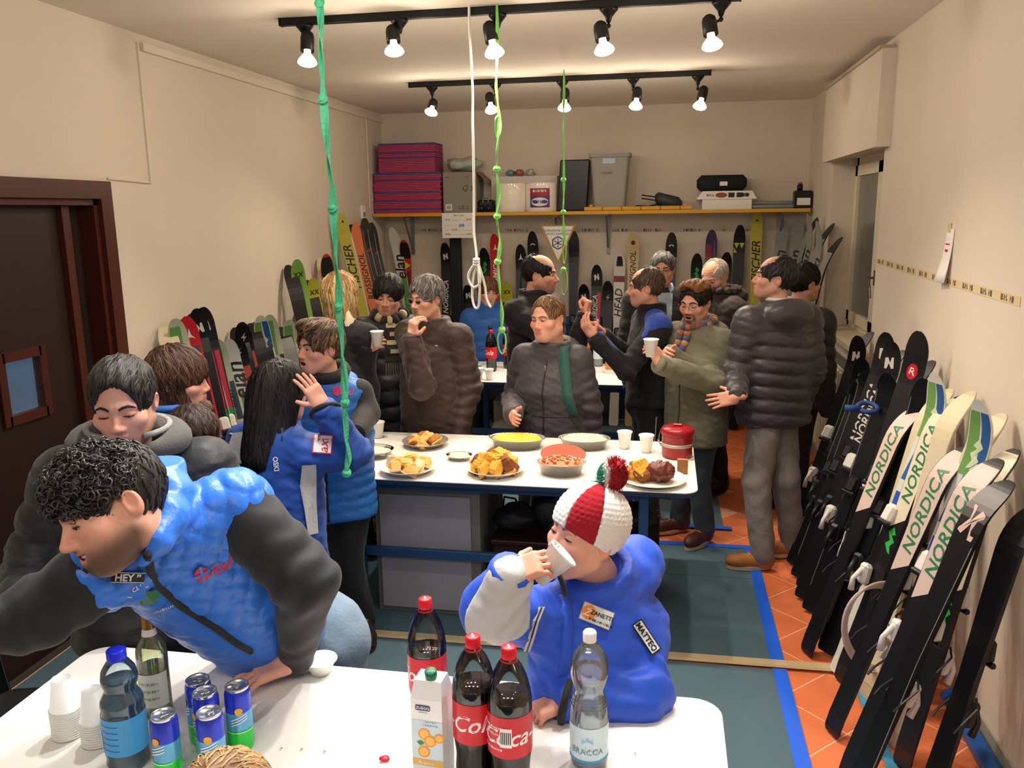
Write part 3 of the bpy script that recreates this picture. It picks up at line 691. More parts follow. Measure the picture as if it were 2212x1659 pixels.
m_pet = clear('clear_pet', (.93, .95, .96))
m_cup = mat('cup_plastic', 'f4f4ee', .35, sss=.0)
def cup_geo(r0=.022, r1=.034, h=.082, n=20):
    return lathe([(0, .002), (r0*.95, .002), (r0, .0), (r1, h), (r1+.0025, h), (r1+.0025, h-.004), (r1-.001, h-.004), (r1-.0015, h-.002), (r0, .006), (0, .006)], n, False)
def cup(label, p, M=None, s=1.0, m=None):
    o = link('plastic_cup', mesh('plastic_cup', xf(cup_geo(), M, (0, 0, 0), s), m or m_cup, True), None, loc=[float(q) for q in p]); o['label'] = label; o['category'] = 'cup'; return o
def cyl(g, rf, z0, a0):
    """wrap a flat drawing round a lathe of radius rf(z); a0 is the direction it faces"""
    v = g[0]; z = v[:, 1]+z0; r = np.array([rf(q) for q in z])+.0012; th = a0+v[:, 0]/r.mean()
    return np.column_stack([np.cos(th)*r, np.sin(th)*r, z]), g[1]
def profr(prof):
    zs = np.array([p[1] for p in prof]); rs = np.array([p[0] for p in prof]); return lambda z: float(np.interp(z, zs, rs))
FACE = -math.pi/2      # towards the camera
m_colared = mat('label_cola_red', 'd21a2c', .35); m_capred = mat('cap_red', 'd8152a', .35); m_wht = mat('print_white', 'f6f2f0', .5); m_cola = mat('cola', '120807', .08, spec=.6)
def cola(label, p, turn, level=.235, bars=False, sc=1.0):
    t = thing('cola_bottle', label, 'bottle', p, 0, 'cola bottles')
    k = sc
    prof = [(.022, 0), (.034, .003), (.040, .012), (.0425, .03), (.040, .06), (.0425, .085), (.0455, .105), (.0455, .19), (.0455, .215), (.043, .235), (.036, .262), (.026, .285), (.0165, .300), (.0135, .306), (.0135, .318)]
    prof = [(r*k, z*k) for r, z in prof]; rf = profr(prof)
    part('shell', lathe(prof, 28, False), m_pet, t, True)
    inner = [(max(r-.0016, .001), z+.001) for r, z in prof if z < level*k]+[(rf(level*k)-.0016, level*k), (0, level*k)]
    part('drink', lathe([(0, .002)]+inner, 28, False), m_cola, t, True)
    cap = part('cap', xf(lathe([(.0155, 0), (.0158, .004), (.0158, .021), (.013, .0235), (0, .0235)], 22, False), None, (0, 0, .304*k), k), m_capred, t, True)
    part('neck_ring', xf(lathe([(.0145, 0), (.0175, .001), (.0175, .003), (.0145, .004)], 22, False), None, (0, 0, .296*k), k), m_capred, t, True)
    part('cap_mark', join(xf(box((0, 0, 0), (.004, .014, .0006)), rotz(.4), (0, 0, .3278*k))), m_wht, t)
    lb = part('label_band', lathe([(rf(.105*k)+.0006, .105*k), (rf(.195*k)+.0006, .195*k)], 32, False), m_colared, t, True)
    part('label_script', cyl(text('Coca-Cola', .052*k, .35, bold=.012), rf, .152*k, turn), m_wht, t, under=lb)
    part('label_barcode', cyl(grid2(-.013, .013, -.022, .022, 4, 2), lambda z: rf(z)+.0005, .152*k, turn-1.2), m_wht, t, under=lb)
    part('label_stripes', join(*[cyl(grid2(-.011+i*.004, -.009+i*.004, -.014, .014, 1, 1), lambda z: rf(z)+.0012, .152*k, turn-1.2) for i in range(6)]), m_dark, t, under=lb, kind='stuff')
    part('label_small_print', join(*[cyl(xf(scribble(14, .005*k), None, (0, y, 0)), rf, .15*k, turn-1.95) for y in (.022, .006, -.012, -.028)]), m_wht, t, under=lb, kind='stuff')
    return t
def bottle_at(px, py, h): return on(px, py, h)
cola('cola bottle with red cap, rearmost of the three, behind the juice carton', on(918, 1291, .328*1.03), FACE-2.0, .2, sc=1.03)
cola('full cola bottle with red cap right beside the juice carton', on(1021, 1372, .328*1.05), FACE-1.15, .222, sc=1.05)
cola('full cola bottle with red cap showing its barcode, nearest the water bottle', on(1099, 1395, .328*1.05), FACE+1.2, .222, sc=1.05)
# ---- water bottle
p = on(1274, 1362, .33)
t = thing('water_bottle', 'clear water bottle with white cap in front of the drinking boy', 'bottle', p)
prof = [(.02, 0), (.037, .004), (.042, .015), (.0435, .06), (.0435, .125), (.041, .15), (.035, .175), (.032, .185), (.034, .195), (.041, .215), (.0435, .235), (.041, .258), (.033, .28), (.022, .295), (.0145, .303), (.0135, .318)]
rf = profr(prof)
ridg = []
for r, z in prof: ridg.append((r, z))
part('shell', lathe(ridg, 30, False), clear('clear_pet_blue', (.95, .985, 1.0), .5, milk=.10, milkc=(.75, .9, 1)), t, True)
inner = [(max(r-.002, .001), z+.001) for r, z in prof if z < .236]+[(rf(.236)-.002, .236), (0, .236)]
part('water', lathe([(0, .002)]+inner, 28, False), clear('water_in_bottle', (.88, .96, 1.0), .6, .0, .16, (.6, .82, .98)), t, True)
for z in (.155, .162, .169, .176): part('rib', torus((0, 0, z), rf(z)+.0005, .0014, 28, 6), clear('clear_pet_blue'), t, True)
part('cap', lathe([(.0150, .306), (.0152, .326), (.012, .330), (0, .330)], 20, False), m_wht, t, True)
lb = part('label_band', lathe([(rf(.03)+.0007, .03), (rf(.115)+.0007, .115)], 32, False), mat('label_pale_blue', 'd3ebf6', .4), t, True)
part('label_word', cyl(text('BRACCA', .02), rf, .058, FACE), mat('label_steel', '7390a8', .5), t, under=lb)
part('label_crest', cyl(xf((np.array([(-.014, 0, 0), (.014, 0, 0), (.012, .012, 0), (.006, .008, 0), (0, .018, 0), (-.006, .008, 0), (-.012, .012, 0)]), [[0, 1, 2, 3, 4, 5, 6]]), None, (0, 0, 0)), rf, .078, FACE), mat('label_crest', '9ccbe6', .5), t, under=lb)
part('label_rim', lathe([(rf(.03)+.0016, .03), (rf(.036)+.0016, .036)], 32, False), mat('label_rim_blue', '3f9fd8', .5), t, True, under=lb)
# ---- juice carton
p = on(930, 1438, .262)
t = thing('juice_carton', 'white orange juice carton with green screw cap', 'carton', p, math.radians(-4))
m_cart = mat('carton_card', 'eef2f4', .35)
def taper(w, d, w2, d2, z0, z1): return np.array([(-w, -d, z0), (w, -d, z0), (w, d, z0), (-w, d, z0), (-w2, -d2, z1), (w2, -d2, z1), (w2, d2, z1), (-w2, d2, z1)]), [[3, 2, 1, 0], [4, 5, 6, 7], [0, 1, 5, 4], [1, 2, 6, 5], [2, 3, 7, 6], [3, 0, 4, 7]]
part('carton', join(taper(.036, .036, .036, .036, 0, .20), taper(.036, .036, .031, .022, .20, .238)), m_cart, t)
part('cap', xf(lathe([(.013, 0), (.0135, .003), (.0135, .016), (.011, .018), (0, .018)], 20, False), rotx(.25), (.004, -.008, .241)), mat('cap_green', '0f6b45', .4), t, True)
def front(g, x, z, y=-.0368): v = g[0]; return np.column_stack([v[:, 0]+x, np.full(len(v), y), v[:, 1]+z]), g[1]
def disc(r, n=20, sx=1): return np.array([(r*sx*math.cos(a), r*math.sin(a), 0) for a in np.linspace(0, 2*math.pi, n+1)[:-1]]), [list(range(n))]
part('blue_field', front(grid2(-.0355, .0355, -.095, .05, 1, 1), 0, .10), mat('carton_sky', 'cfe3ef', .4), t)
lg = part('logo', front((np.array([(x, y, 0) for x, y in rrect(-.017, .017, -.0065, .0065, .003, 3)]), [list(range(16))]), -.008, .181, -.0372), mat('logo_navy', '28305e', .4), t)
part('logo_word', front(text('ZUEGG', .0095, bold=.02), -.008, .181, -.0378), m_wht, t, under=lg)
part('small_print', join(front(scribble(8, .0035), -.008, .170), front(scribble(10, .004), .008, .148, -.0373), front(scribble(12, .004), .008, .140, -.0373)), mat('print_bluegrey', '7d97ad', .5), t)
m_or = mat('orange_print', 'f09a22', .4); m_or2 = mat('orange_pulp', 'f8c060', .4)
for i, (x, z) in enumerate(((-.006, .118), (.007, .102), (-.008, .075), (.028, .112))):
    o = part('orange', front(disc(.014 if i < 3 else .011), x, z, -.0374-.0003*i), m_or, t); part('orange_pulp', front(disc(.0105 if i < 3 else .008), x, z, -.0376-.0003*i), m_or2, t, under=o)
part('leaf', front((np.array([(0, 0, 0), (-.008, .006, 0), (-.018, .002, 0), (-.010, -.006, 0)]), [[0, 1, 2, 3]]), -.006, .096, -.0388), mat('leaf_green', '3c8c3a', .5), t)
part('flavour_band', front(grid2(-.0355, .0355, -.008, .008, 1, 1), 0, .048, -.0374), mat('band_gold', 'e0b45a', .4), t)
part('flavour_word', front(text('Arancia', .012, .2), -.004, .048, -.038), m_wht, t)
# ---- large blue drink bottle
p = on(250, 1403, .285)
t = thing('blue_drink_bottle', 'large bottle of dark blue drink with bright blue cap', 'bottle', p)
prof = [(.03, 0), (.044, .004), (.047, .015), (.045, .028), (.047, .04), (.047, .14), (.0445, .148), (.047, .156), (.045, .168), (.036, .185), (.034, .195), (.039, .208), (.040, .22), (.036, .238), (.026, .254), (.0195, .262), (.0185, .270)]
rf = profr(prof)
part('shell', lathe(prof, 30, False), clear('clear_pet_teal', (.85, .95, .98), .3, milk=.12, milkc=(.3, .6, .75)), t, True)
inner = [(max(r-.002, .001), z+.001) for r, z in prof if z < .213]+[(rf(.213)-.002, .213), (0, .213)]
part('drink', lathe([(0, .002)]+inner, 28, False), mat('blue_drink', '35627c', .1, spec=.5), t, True)
part('cap', lathe([(.0205, .262), (.0212, .266), (.0212, .284), (.018, .287), (0, .287)], 24, False), mat('cap_blue', '1f2fe0', .35), t, True)
lb = part('label_band', lathe([(rf(.045)+.0007, .045), (rf(.135)+.0007, .135)], 32, False), mat('label_bottle_blue', '4aa6e6', .4), t, True)
part('label_print', join(*[cyl(xf(grid2(-.03, .03, -.001, .001, 6, 1), None, (0, y, 0)), rf, .09, FACE-.3) for y in (-.03, -.015, 0, .015, .03)]), mat('label_print_deep', '2b4fb0', .5), t, under=lb, kind='stuff')
part('label_patch', cyl(grid2(-.012, .012, -.022, .012, 3, 1), lambda z: rf(z)+.0004, .08, FACE-.95), m_wht, t, under=lb)
# ---- wine bottle
p = on(313, 1285, .322)
t = thing('wine_bottle', 'open white wine bottle with a cork in its neck', 'bottle', p)
prof = [(.03, 0), (.036, .003), (.0375, .012), (.0375, .165), (.0355, .182), (.028, .198), (.018, .212), (.0145, .225), (.0135, .285), (.0150, .287), (.0150, .297), (.0135, .299)]
rf = profr(prof)
part('glass', lathe(prof, 28, False), clear('green_glass', (.90, .94, .72), .6, milk=.10, milkc=(.7, .78, .4)), t, True)
inner = [(max(r-.003, .001), z+.002) for r, z in prof if z < .132]+[(rf(.132)-.003, .132), (0, .132)]
part('wine', lathe([(0, .003)]+inner, 26, False), clear('white_wine', (.93, .96, .62), .4, milk=.38, milkc=(.72, .78, .22)), t, True)
part('foil', lathe([(rf(.235)+.0007, .235), (rf(.27)+.0007, .27)], 22, False), mat('foil_bronze', '9a6c2c', .3, .6), t, True)
part('neck_label', lathe([(rf(.215)+.001, .217), (rf(.234)+.0008, .234)], 22, False), m_wht, t, True)
part('collar', lathe([(rf(.27)+.0012, .272), (rf(.284)+.0015, .284)], 22, False), mat('foil_silver', '9aa0a6', .25, .8), t, True)
part('cork', lathe([(.0115, .29), (.012, .322), (.0, .323)], 16, False), mat('cork', 'c49a6c', .8, noise=.2, nscale=120), t, True)
lb = part('label', cyl(grid2(-.05, .05, -.045, .045, 14, 1), rf, .08, FACE+.2), mat('wine_label', 'dfe3da', .6), t)
part('label_print', join(*[cyl(xf(scribble(11, .007), None, (0, y, 0)), lambda z: rf(z)+.0008, .08, FACE+.2) for y in (.02, 0, -.02)]), mat('wine_print', '9aa08e', .6), t, under=lb)
# ---- cans
m_can = mat('can_blue', '2f3fc4', .25, .35); m_cang = mat('can_green', '2fd04a', .25, .3); m_alu = mat('aluminium', 'c9ced2', .22, .9); m_canm = mat('can_cyan', '5fa9d6', .25, .35)
def can(label, px, py, turn):
    t = thing('soda_can', label, 'can', on(px, py, .163), turn, 'slim soda cans'); t.scale = (1.13, 1.13, 1.13)
    prof = [(.020, 0), (.0235, .003), (.0265, .012), (.0265, .052)]
    part('lower_body', lathe(prof, 26, False), m_cang, t, True)
    part('gradient_band', lathe([(.0265, .052), (.0265, .092)], 26, False), m_canm, t, True)
    part('upper_body', lathe([(.0265, .092), (.0265, .128), (.0255, .133), (.0235, .138)], 26, False), m_can, t, True)
    ld = part('lid', lathe([(.0235, .138), (.0242, .1415), (.0242, .1435), (.0232, .1445), (.0215, .141), (.0205, .139), (0, .139)], 26, False), m_alu, t, True)
    part('pull_tab', join(xf(torus((0, 0, 0), .0065, .0014, 14, 6), None, (0, .004, .1408)), box((0, -.005, .1408), (.006, .008, .0016))), m_alu, t, True, under=ld)
    rf = lambda z: .0265
    part('sun_mark', cyl(disc(.008, 16), rf, .098, FACE+turn*0), mat('sun_orange', 'f0a826', .4), t)
    part('swirl', join(*[cyl(xf(grid2(-.018, .018, -.001, .001, 8, 1), rotz(.35), (0, .006*q, 0)), rf, .078, FACE) for q in (-1, 0, 1)]), m_wht, t, kind='stuff')
    part('swoosh', cyl(xf(grid2(-.03, .03, -.0015, .0015, 10, 1), None, (0, 0, 0)), lambda z: .0268, .05, FACE), mat('can_lime', '9df0a0', .3, .2), t)
can('slim blue-green soda can at the back left of the group', 426, 1466, -.9)
can('slim blue-green soda can in the middle of the group', 442, 1492, -.6)
can('slim blue-green soda can standing at the right beside the hand', 511, 1479, .5)
can('slim blue-green soda can nearest the big blue bottle', 352, 1541, -.15)
can('slim blue-green soda can at the front centre of the group', 451, 1536, .3)
# ---- cups on the near table
def stack(label, p, n, M=None):
    for i in range(n):
        o = cup(label, (p[0], p[1], p[2]+i*.0062+.0825), M=np.diag([1., 1., -1.]))
        o.data.flip_normals(); o['group'] = label
p = on(150, 1592); p[0] = atZ(152, 1592, TZ)[0]
stack('white plastic cup upside down in the taller stack at the table corner', on(148, 1585), 12)
stack('white plastic cup upside down in the stack beside the blue bottle', on(212, 1600), 10)
o = link('plastic_bowl', mesh('plastic_bowl', xf(lathe([(0, .003), (.024, .003), (.026, 0), (.044, .04), (.047, .041), (.047, .038), (.043, .037), (.024, .006), (0, .006)], 26, False)), m_cup, True), None, loc=[float(q) for q in on(693, 1452)]); o['label'] = 'shallow white plastic bowl at the edge of the near table'; o['category'] = 'bowl'
single('sweet_wrapper', 'small red sweet wrapper on the near table', 'wrapper', blob(on(831, 1641)+[0, 0, .004], (.012, .009, .004), 8, .25, 10, 6), mat('wrapper_red', 'd2203c', .3), True)
for i, (a, b) in enumerate(((608, 1617), (652, 1619), (702, 1624), (1372, 1628))):
    single('crumb', 'tiny pale crumb on the near table, %s' % ['left of three', 'middle of three', 'right of three', 'beside the water bottle'][i], 'crumb', blob(on(a, b)+[0, 0, .002], (.0035, .0025, .0018), i, .3, 8, 5), mat('crumb', 'c9b79a', .8), True)
# ================================================================== food on the middle table
m_plate = mat('plate_white', 'efeae0', .3); m_foil = mat('foil_tray', 'c4c2ba', .32, .8, bump=.5, bscale=60)
m_bread = mat('bread', 'e8b565', .8, noise=.2, nscale=40, bump=.4, bscale=80); m_crust = mat('crust', 'b5712e', .75, noise=.3, nscale=30, bump=.4, bscale=60)
m_pan = mat('panettone_crumb', 'e3a83e', .85, noise=.3, nscale=60, bump=.8, bscale=90); m_pcr = mat('panettone_crust', '80481f', .7, noise=.3, nscale=30, bump=.5, bscale=50)
def plate(label, p, r, deep=.03, m=None):
    t = thing('plate', label, 'plate', p)
    part('dish', lathe([(0, .004), (r*.62, .004), (r*.66, 0), (r*.97, deep), (r, deep+.002), (r, deep-.002), (r*.96, deep-.003), (r*.66, .008), (0, .008)], 36, False), m or m_plate, t, True)
    return t
def chunk(s, seed, wedge=True):
    rs = np.random.RandomState(seed)
    v, f = cbox((0, 0, 0), (s[0], s[1], s[2]), min(s)*.18)
    v = v*(1+rs.uniform(-.24, .24, v.shape)); 
    if wedge: v[:, 0] *= 1-.35*(v[:, 2]/s[2])
    return v, f
def slices(label, cat, name, p, r, n, size, mats, z0, seed, grp, tilt=.8):
    rs = np.random.RandomState(seed)
    for i in range(n):
        a = i*2.399+rs.uniform(-.3, .3); q = r*math.sqrt((i+.3)/n)
        zz = z0+(1-q/r)*size[2]*.9
        M = rotz(rs.uniform(0, 6.28)) @ rotx(rs.uniform(-tilt, tilt)) @ roty(rs.uniform(-tilt, tilt))
        t = thing(name, label, cat, (p[0]+q*math.cos(a), p[1]+q*math.sin(a), p[2]+zz+size[2]*.3), 0, grp)
        sz = np.array(size)*rs.uniform(.8, 1.15)
        g = chunk(sz, seed*50+i)
        dk = i % 4 == 1
        part('crumb_side', xf(g, M), mats[1 if dk else 0], t)
        part('crust_side', xf(cbox((0, 0, -sz[2]*.48), (sz[0]*1.22, sz[1]*1.04, sz[2]*.2), sz[2]*.05), M), mats[0 if dk else 1], t)
pp = on(919, 962); plate('metal-rimmed plate of bread chunks at the back of the middle table', pp, .125, .03, mat('plate_steel', 'b9b4aa', .3, .6))
slices('golden bread chunk on the plate at the back left', 'bread', 'bread_chunk', pp, .08, 11, (.055, .05, .04), (m_bread, m_crust), .012, 1, 'bread chunks at the back')
pp = on(882, 1018); plate('white plate of pandoro slices at the front left of the middle table', pp, .142)
slices('pale golden cake slice on the front left plate', 'cake', 'cake_slice', pp, .095, 11, (.075, .05, .05), (m_bread, mat('icing_crust', 'd9c2a0', .7, noise=.15, nscale=20)), .014, 2, 'cake slices at the front left')
pp = on(1071, 1020); plate('white plate piled with panettone pieces in front centre', pp, .145)
slices('panettone piece with dark crust on the central white plate', 'cake', 'panettone_piece', pp, .095, 16, (.085, .05, .062), (m_pan, m_pcr), .016, 3, 'panettone pieces')
pp = on(1412, 1040); plate('white plate with chocolate panettone beside the red pot', pp, .15, .02)
slices('torn yellow panettone piece on the plate beside the red pot', 'cake', 'panettone_piece', pp+[-.07, .0, 0], .05, 7, (.07, .05, .055), (m_pan, m_pcr), .012, 4, 'torn panettone pieces')
m_choc = mat('chocolate_icing', '6a2f22', .35, bump=.7, bscale=45)
single('chocolate_panettone', 'half panettone covered in knobbly chocolate on the right plate', 'cake', blob(pp+[.032, -.01, .052], (.064, .058, .05), 11, .14, 30, 20, 7), m_choc, True)
def tray(label, p, rx, ry, h, fill, fm, seed, food_label, food_name, cat, lean=0):
    t = thing('foil_tray', label, 'tray', p)
    n = 40; prof = [(0, .003), (.78, .003), (.80, 0), (.95, h*.95), (1.03, h), (1.03, h-.003), (.95, h-.004), (.78, .006), (0, .006)]
    v, f = lathe(prof, n, False); rad = np.hypot(v[:, 0], v[:, 1]); an = np.arctan2(v[:, 1], v[:, 0])
    wv = 1+.012*np.cos(an*40)*(rad > .5)*(v[:, 2] < h*.93)
    v = np.column_stack([v[:, 0]*rx*wv, v[:, 1]*ry*wv, v[:, 2]]); part('dish', (v, f), m_foil, t, True)
    rs = np.random.RandomState(seed); fr = fill
    single(food_name, food_label, cat, (np.vstack([blob((0, 0, 0), (rx*.9, ry*.9, h*.42), seed, .06, 28, 12, 5)[0]])+p+[0, 0, fr], blob((0, 0, 0), (1, 1, 1), seed, .06, 28, 12, 5)[1]), fm, True)
    return t
p1 = on(1117, 965); tray('oval foil tray of yellow polenta at the back', p1, .15, .095, .055, .045, mat('polenta', 'f0c63a', .6, noise=.15, nscale=60, bump=.5, bscale=90), 5, 'heap of yellow polenta in the oval foil tray', 'polenta', 'food')
p1 = on(1262, 966); tray('oval foil tray of pale salad at the back right', p1, .135, .09, .055, .042, mat('pale_salad', 'ddd6b4', .6, noise=.3, nscale=50, bump=.7, bscale=60), 6, 'pale salad in the back right foil tray', 'salad', 'food')
p1 = on(1212, 1022); tray('deep foil tray with pink ham cubes at the front', p1, .118, .085, .062, .048, mat('ham_base', 'd98a5e', .6, bump=.5, bscale=50), 7, 'layer of cubed ham in the front foil tray', 'ham_filling', 'food')
rs = np.random.RandomState(5)
m_ham = mat('ham_pink', 'd9644c', .5); m_ham2 = mat('cheese_cube', 'ecc98e', .6)
for i in range(70):
    a = rs.uniform(0, 6.28); q = math.sqrt(rs.rand())
    pz_ = p1+[q*.095*math.cos(a), q*.066*math.sin(a), .068+.012*(1-q*q)]
    o = single('ham_cube', 'small pink ham cube in the front foil tray' if i % 3 else 'small pale cheese cube among the ham in foil tray', 'food', xf(cbox((0, 0, 0), (.011, .010, .009), .002), rotz(rs.rand()*3) @ rotx(rs.uniform(-.5, .5)), pz_), m_ham if i % 3 else m_ham2, group='ham cubes' if i % 3 else 'cheese cubes')
# lid leaning behind the ham tray
v, f = lathe([(0, 0), (1, 0), (1, .004), (0, .004)], 30, False)
single('tray_lid', 'reddish cardboard lid standing at the rear of the ham tray', 'lid', xf((v*[.112, .05, 1], f), rotx(1.15), p1+[0, .086, .07]), mat('lid_salmon', 'd07a62', .6))
# red lidded pot with wooden block
p = on(1462, 985)
t = thing('red_pot', 'red lidded lunch pot with wire clips on the middle table', 'pot', p)
m_pot = mat('pot_red', '9a1420', .3); m_wire = mat('wire_steel', '9a9a98', .3, .9)
part('body', lathe([(0, 0), (.07, 0), (.076, .006), (.078, .11), (.08, .112), (.08, .122), (.074, .122), (.07, .118), (0, .118)], 32, False), m_pot, t, True)
part('band', lathe([(.0785, .06), (.0795, .062), (.0795, .075), (.0785, .077)], 32, False), mat('pot_band', 'c9b9a8', .4), t, True)
ld = part('lid', lathe([(.081, .118), (.083, .122), (.083, .14), (.078, .15), (.05, .158), (0, .16)], 32, False), m_pot, t, True)
part('lid_grip', cbox((0, 0, .165), (.05, .02, .014), .005), m_pot, t, under=ld)
for s in (-1, 1): part('clip', tube([(s*.078, 0, .05), (s*.092, 0, .07), (s*.09, 0, .11), (s*.084, 0, .135)], .003, 6), m_wire, t)
part('handle', tube([(math.cos(a)*.098, -abs(math.sin(a))*.1-.0, .085-.01*abs(math.sin(a))) for a in np.linspace(math.pi, 2*math.pi, 16)], .003, 6), m_wire, t, True)
single('wooden_block', 'small wooden block leaning in front of the red pot', 'block', cbox(on(1474, 1022)+[0, 0, .035], (.05, .02, .07), .002), mat('wood_block', 'a5713c', .6, noise=.2, nscale=20, stretch=(1, 1, 6)))
for l, px, py in (('white plastic cup standing at the left end of the middle table', 817, 945), ('white plastic cup, left of the two beside the red pot', 1349, 968), ('white plastic cup, right of the two beside the red pot', 1396, 976)): cup(l, on(px, py), s=1.12)
# clear containers of salad
for l, px, py, s in (('clear film bowl of pale salad left of the plates', 805, 985, (.11, .085, .04)), ('low clear box with white contents between the plates', 992, 992, (.065, .05, .025))):
    p = on(px, py); t = thing('salad_bowl', l, 'bowl', p)
    v, f = lathe([(0, .002), (.75, .002), (.8, 0), (1, s[2]), (1.04, s[2]+.002), (1, s[2]-.003), (.76, .006), (0, .006)], 30, False)
    part('bowl', (v*[s[0], s[1], 1], f), clear('film_plastic', (.95, .95, .94), .5), t, True)
    part('contents', blob((0, 0, s[2]*.62), (s[0]*.85, s[1]*.85, s[2]*.5), 21, .12, 26, 14, 6), mat('salad_white', 'e9e2c6', .6, noise=.2, nscale=60, bump=.6, bscale=70), t, True)
single('paper_napkin', 'crumpled white napkin lying on the right of the middle table', 'napkin', blob(on(1330, 1000)+[0, 0, .012], (.05, .035, .012), 31, .25, 18, 8), mat('napkin', 'f0ece4', .8), True)
# ================================================================== rear table
t3 = 'on the rear table'
p = atZ(1062, 801, TZ+.002); cola('cola bottle with red cap standing %s beside the boy' % t3, p, FACE-1.8, .235, sc=1.0)
p = p+[.11, .14, 0]; cola('cola bottle %s partly behind the woman in grey' % t3, p, FACE-1.2)
p = p+[-.17, .12, 0]; t = thing('dark_bottle', 'plain black bottle %s behind the cola bottle' % t3, 'bottle', p); part('glass', lathe([(0, 0), (.037, .002), (.038, .2), (.03, .24), (.014, .265), (.014, .32), (0, .32)], 22, False), mat('black_glass', '0c0c10', .12), t, True); part('cap', lathe([(.016, .30), (.016, .324), (0, .325)], 16, False), mat('cap_black', '1a1a1c', .4), t, True)
for l, px, py in (('white plastic cup at the left of the rear table beside a knife', 1035, 818), ('white plastic cup at the front of the rear table below the cola bottle', 1057, 820)): cup(l, atZ(px, py, TZ+.002))
t = thing('table_knife', 'dark-handled knife lying on the rear table', 'knife', atZ(1016, 797, TZ+.006)); part('blade', bx(-.12, 0, -.009, .009, -.001, .001), m_alu, t); part('handle', cbox((.055, 0, 0), (.11, .016, .01), .003), m_bp, t)
single('paper_sheet', 'sheet of paper on the left of the rear table', 'paper', bx(*(lambda q: (q[0]-.11, q[0]+.1, q[1]-.07, q[1]+.07))(atZ(1035, 812, TZ)), TZ+.0006, TZ+.0016), m_white)
single('blue_napkin', 'pale blue napkin on the rear table beside the cola bottle', 'napkin', blob(atZ(1028, 788, TZ+.012), (.05, .04, .010), 41, .2, 16, 8), mat('napkin_blue', 'a9cfe0', .8), True)
p = atZ(1292, 790, TZ+.002); t = thing('water_bottle', 'water bottle with blue cap on the rear table', 'bottle', p)
part('shell', lathe([(0, 0), (.036, .003), (.04, .02), (.04, .2), (.03, .24), (.014, .27), (.013, .285)], 22, False), clear('clear_pet_blue'), t, True); part('water', lathe([(0, .004), (.035, .005), (.0385, .02), (.0385, .17), (0, .17)], 22, False), clear('water_in_bottle'), t, True); part('cap', lathe([(.0155, .275), (.0155, .3), (0, .301)], 16, False), mat('cap_blue', '1f2fe0', .35), t, True); part('label_band', lathe([(.0405, .06), (.0405, .13)], 22, False), mat('label_pale_blue', 'd3ebf6', .4), t, True)
p = atZ(1318, 805, TZ+.002); t = thing('drink_carton', 'orange and white drink carton at the right of the rear table', 'carton', p); part('carton', bx(-.035, .035, -.035, .035, 0, .2), m_cart, t); part('orange_band', bx(-.0356, .0356, -.0356, .0356, .03, .12), mat('band_orange', 'e08a3c', .5), t); part('gable', taper(.035, .035, .034, .004, .2, .235), m_cart, t)
p = atZ(1268, 785, TZ+.002); t = thing('small_bottle', 'small amber bottle behind the water bottle on the rear table', 'bottle', p); part('glass', lathe([(0, 0), (.028, .002), (.028, .16), (.012, .2), (.012, .25), (0, .25)], 18, False), mat('amber', 'c98a3a', .2), t, True); part('cap', lathe([(.0135, .24), (.0135, .262), (0, .262)], 12, False), m_white, t, True)
# ================================================================== under and around the tables
x0, x1 = -1.40, -.865
t = thing('cabinet', 'grey low cabinet under the middle table', 'cabinet', ((x0+x1)/2, 3.98, 0))
y0 = 3.76; y1 = 4.34
m_cg = mat('cabinet_grey', '77776f', .5); m_cp = mat('cabinet_panel', '9a9aa2', .5)
wpart('body', join(bx(x0, x1, y0, y1, .012, .69)), m_cg, t)
wpart('door', cbox(((x0+x1)/2-.01, y0-.008, .34), (x1-x0-.07, .016, .60), .003), m_cp, t)
wpart('plinth', bx(x0+.01, x1-.01, y0+.02, y1, .0105, .03), m_dark, t)
t = thing('storage_chest', 'dark brown chest under the middle table beside the grey cabinet', 'chest', (-.40, 3.95, 0))
m_ch = mat('chest_brown', '2b1512', .5)
wpart('body', cbox((-.41, 4.02, .20), (.80, .46, .38), .006), m_ch, t); wpart('lid', cbox((-.41, 4.02, .402), (.82, .48, .024), .005), m_ch, t)
def bag(label, c, r, colr, seed, m=None, handles=True):
    t = thing('bag', label, 'bag', (c[0], c[1], c[2]-r[2]))
    wpart('sack', blob(c, r, seed, .14, 26, 16, 3), m or mat('bag_'+colr, colr, .6, bump=.4, bscale=25), t, True)
    if handles: wpart('handle', tube([(c[0]-r[0]*.5, c[1]-.03, c[2]+r[2]*.7), (c[0]-r[0]*.4, c[1]-.05, c[2]+r[2]*1.6), (c[0]+r[0]*.1, c[1]-.05, c[2]+r[2]*1.5), (c[0]+r[0]*.3, c[1]-.03, c[2]+r[2]*.7)], .006, 6), m_bp, t, True)
zc = .416
bag('black handbag with loop handle on the brown chest', (-.72, 3.92, zc+.075), (.11, .09, .075), '17161a', 51)
bag('black rucksack in the middle of the brown chest', (-.50, 3.97, zc+.10), (.14, .10, .10), '1c1d1f', 52)
bag('dark green cloth bag drooping over the front of the chest', (-.42, 3.87, zc+.05), (.13, .06, .05), '1f3a3c', 53, handles=False)
bag('dull pink plastic carrier bag at the back of the chest', (-.55, 4.15, zc+.12), (.12, .07, .12), 'a88f84', 54, mat('pinkish_film', 'b49a90', .35, bump=.4, bscale=25), False)
bag('black shoulder bag at the right of the chest', (-.17, 3.98, zc+.08), (.15, .10, .08), '131318', 55)
t = thing('waste_bin', 'grey waste bin lined with a pinkish plastic bag', 'bin', (-1.66, 3.75, 0))
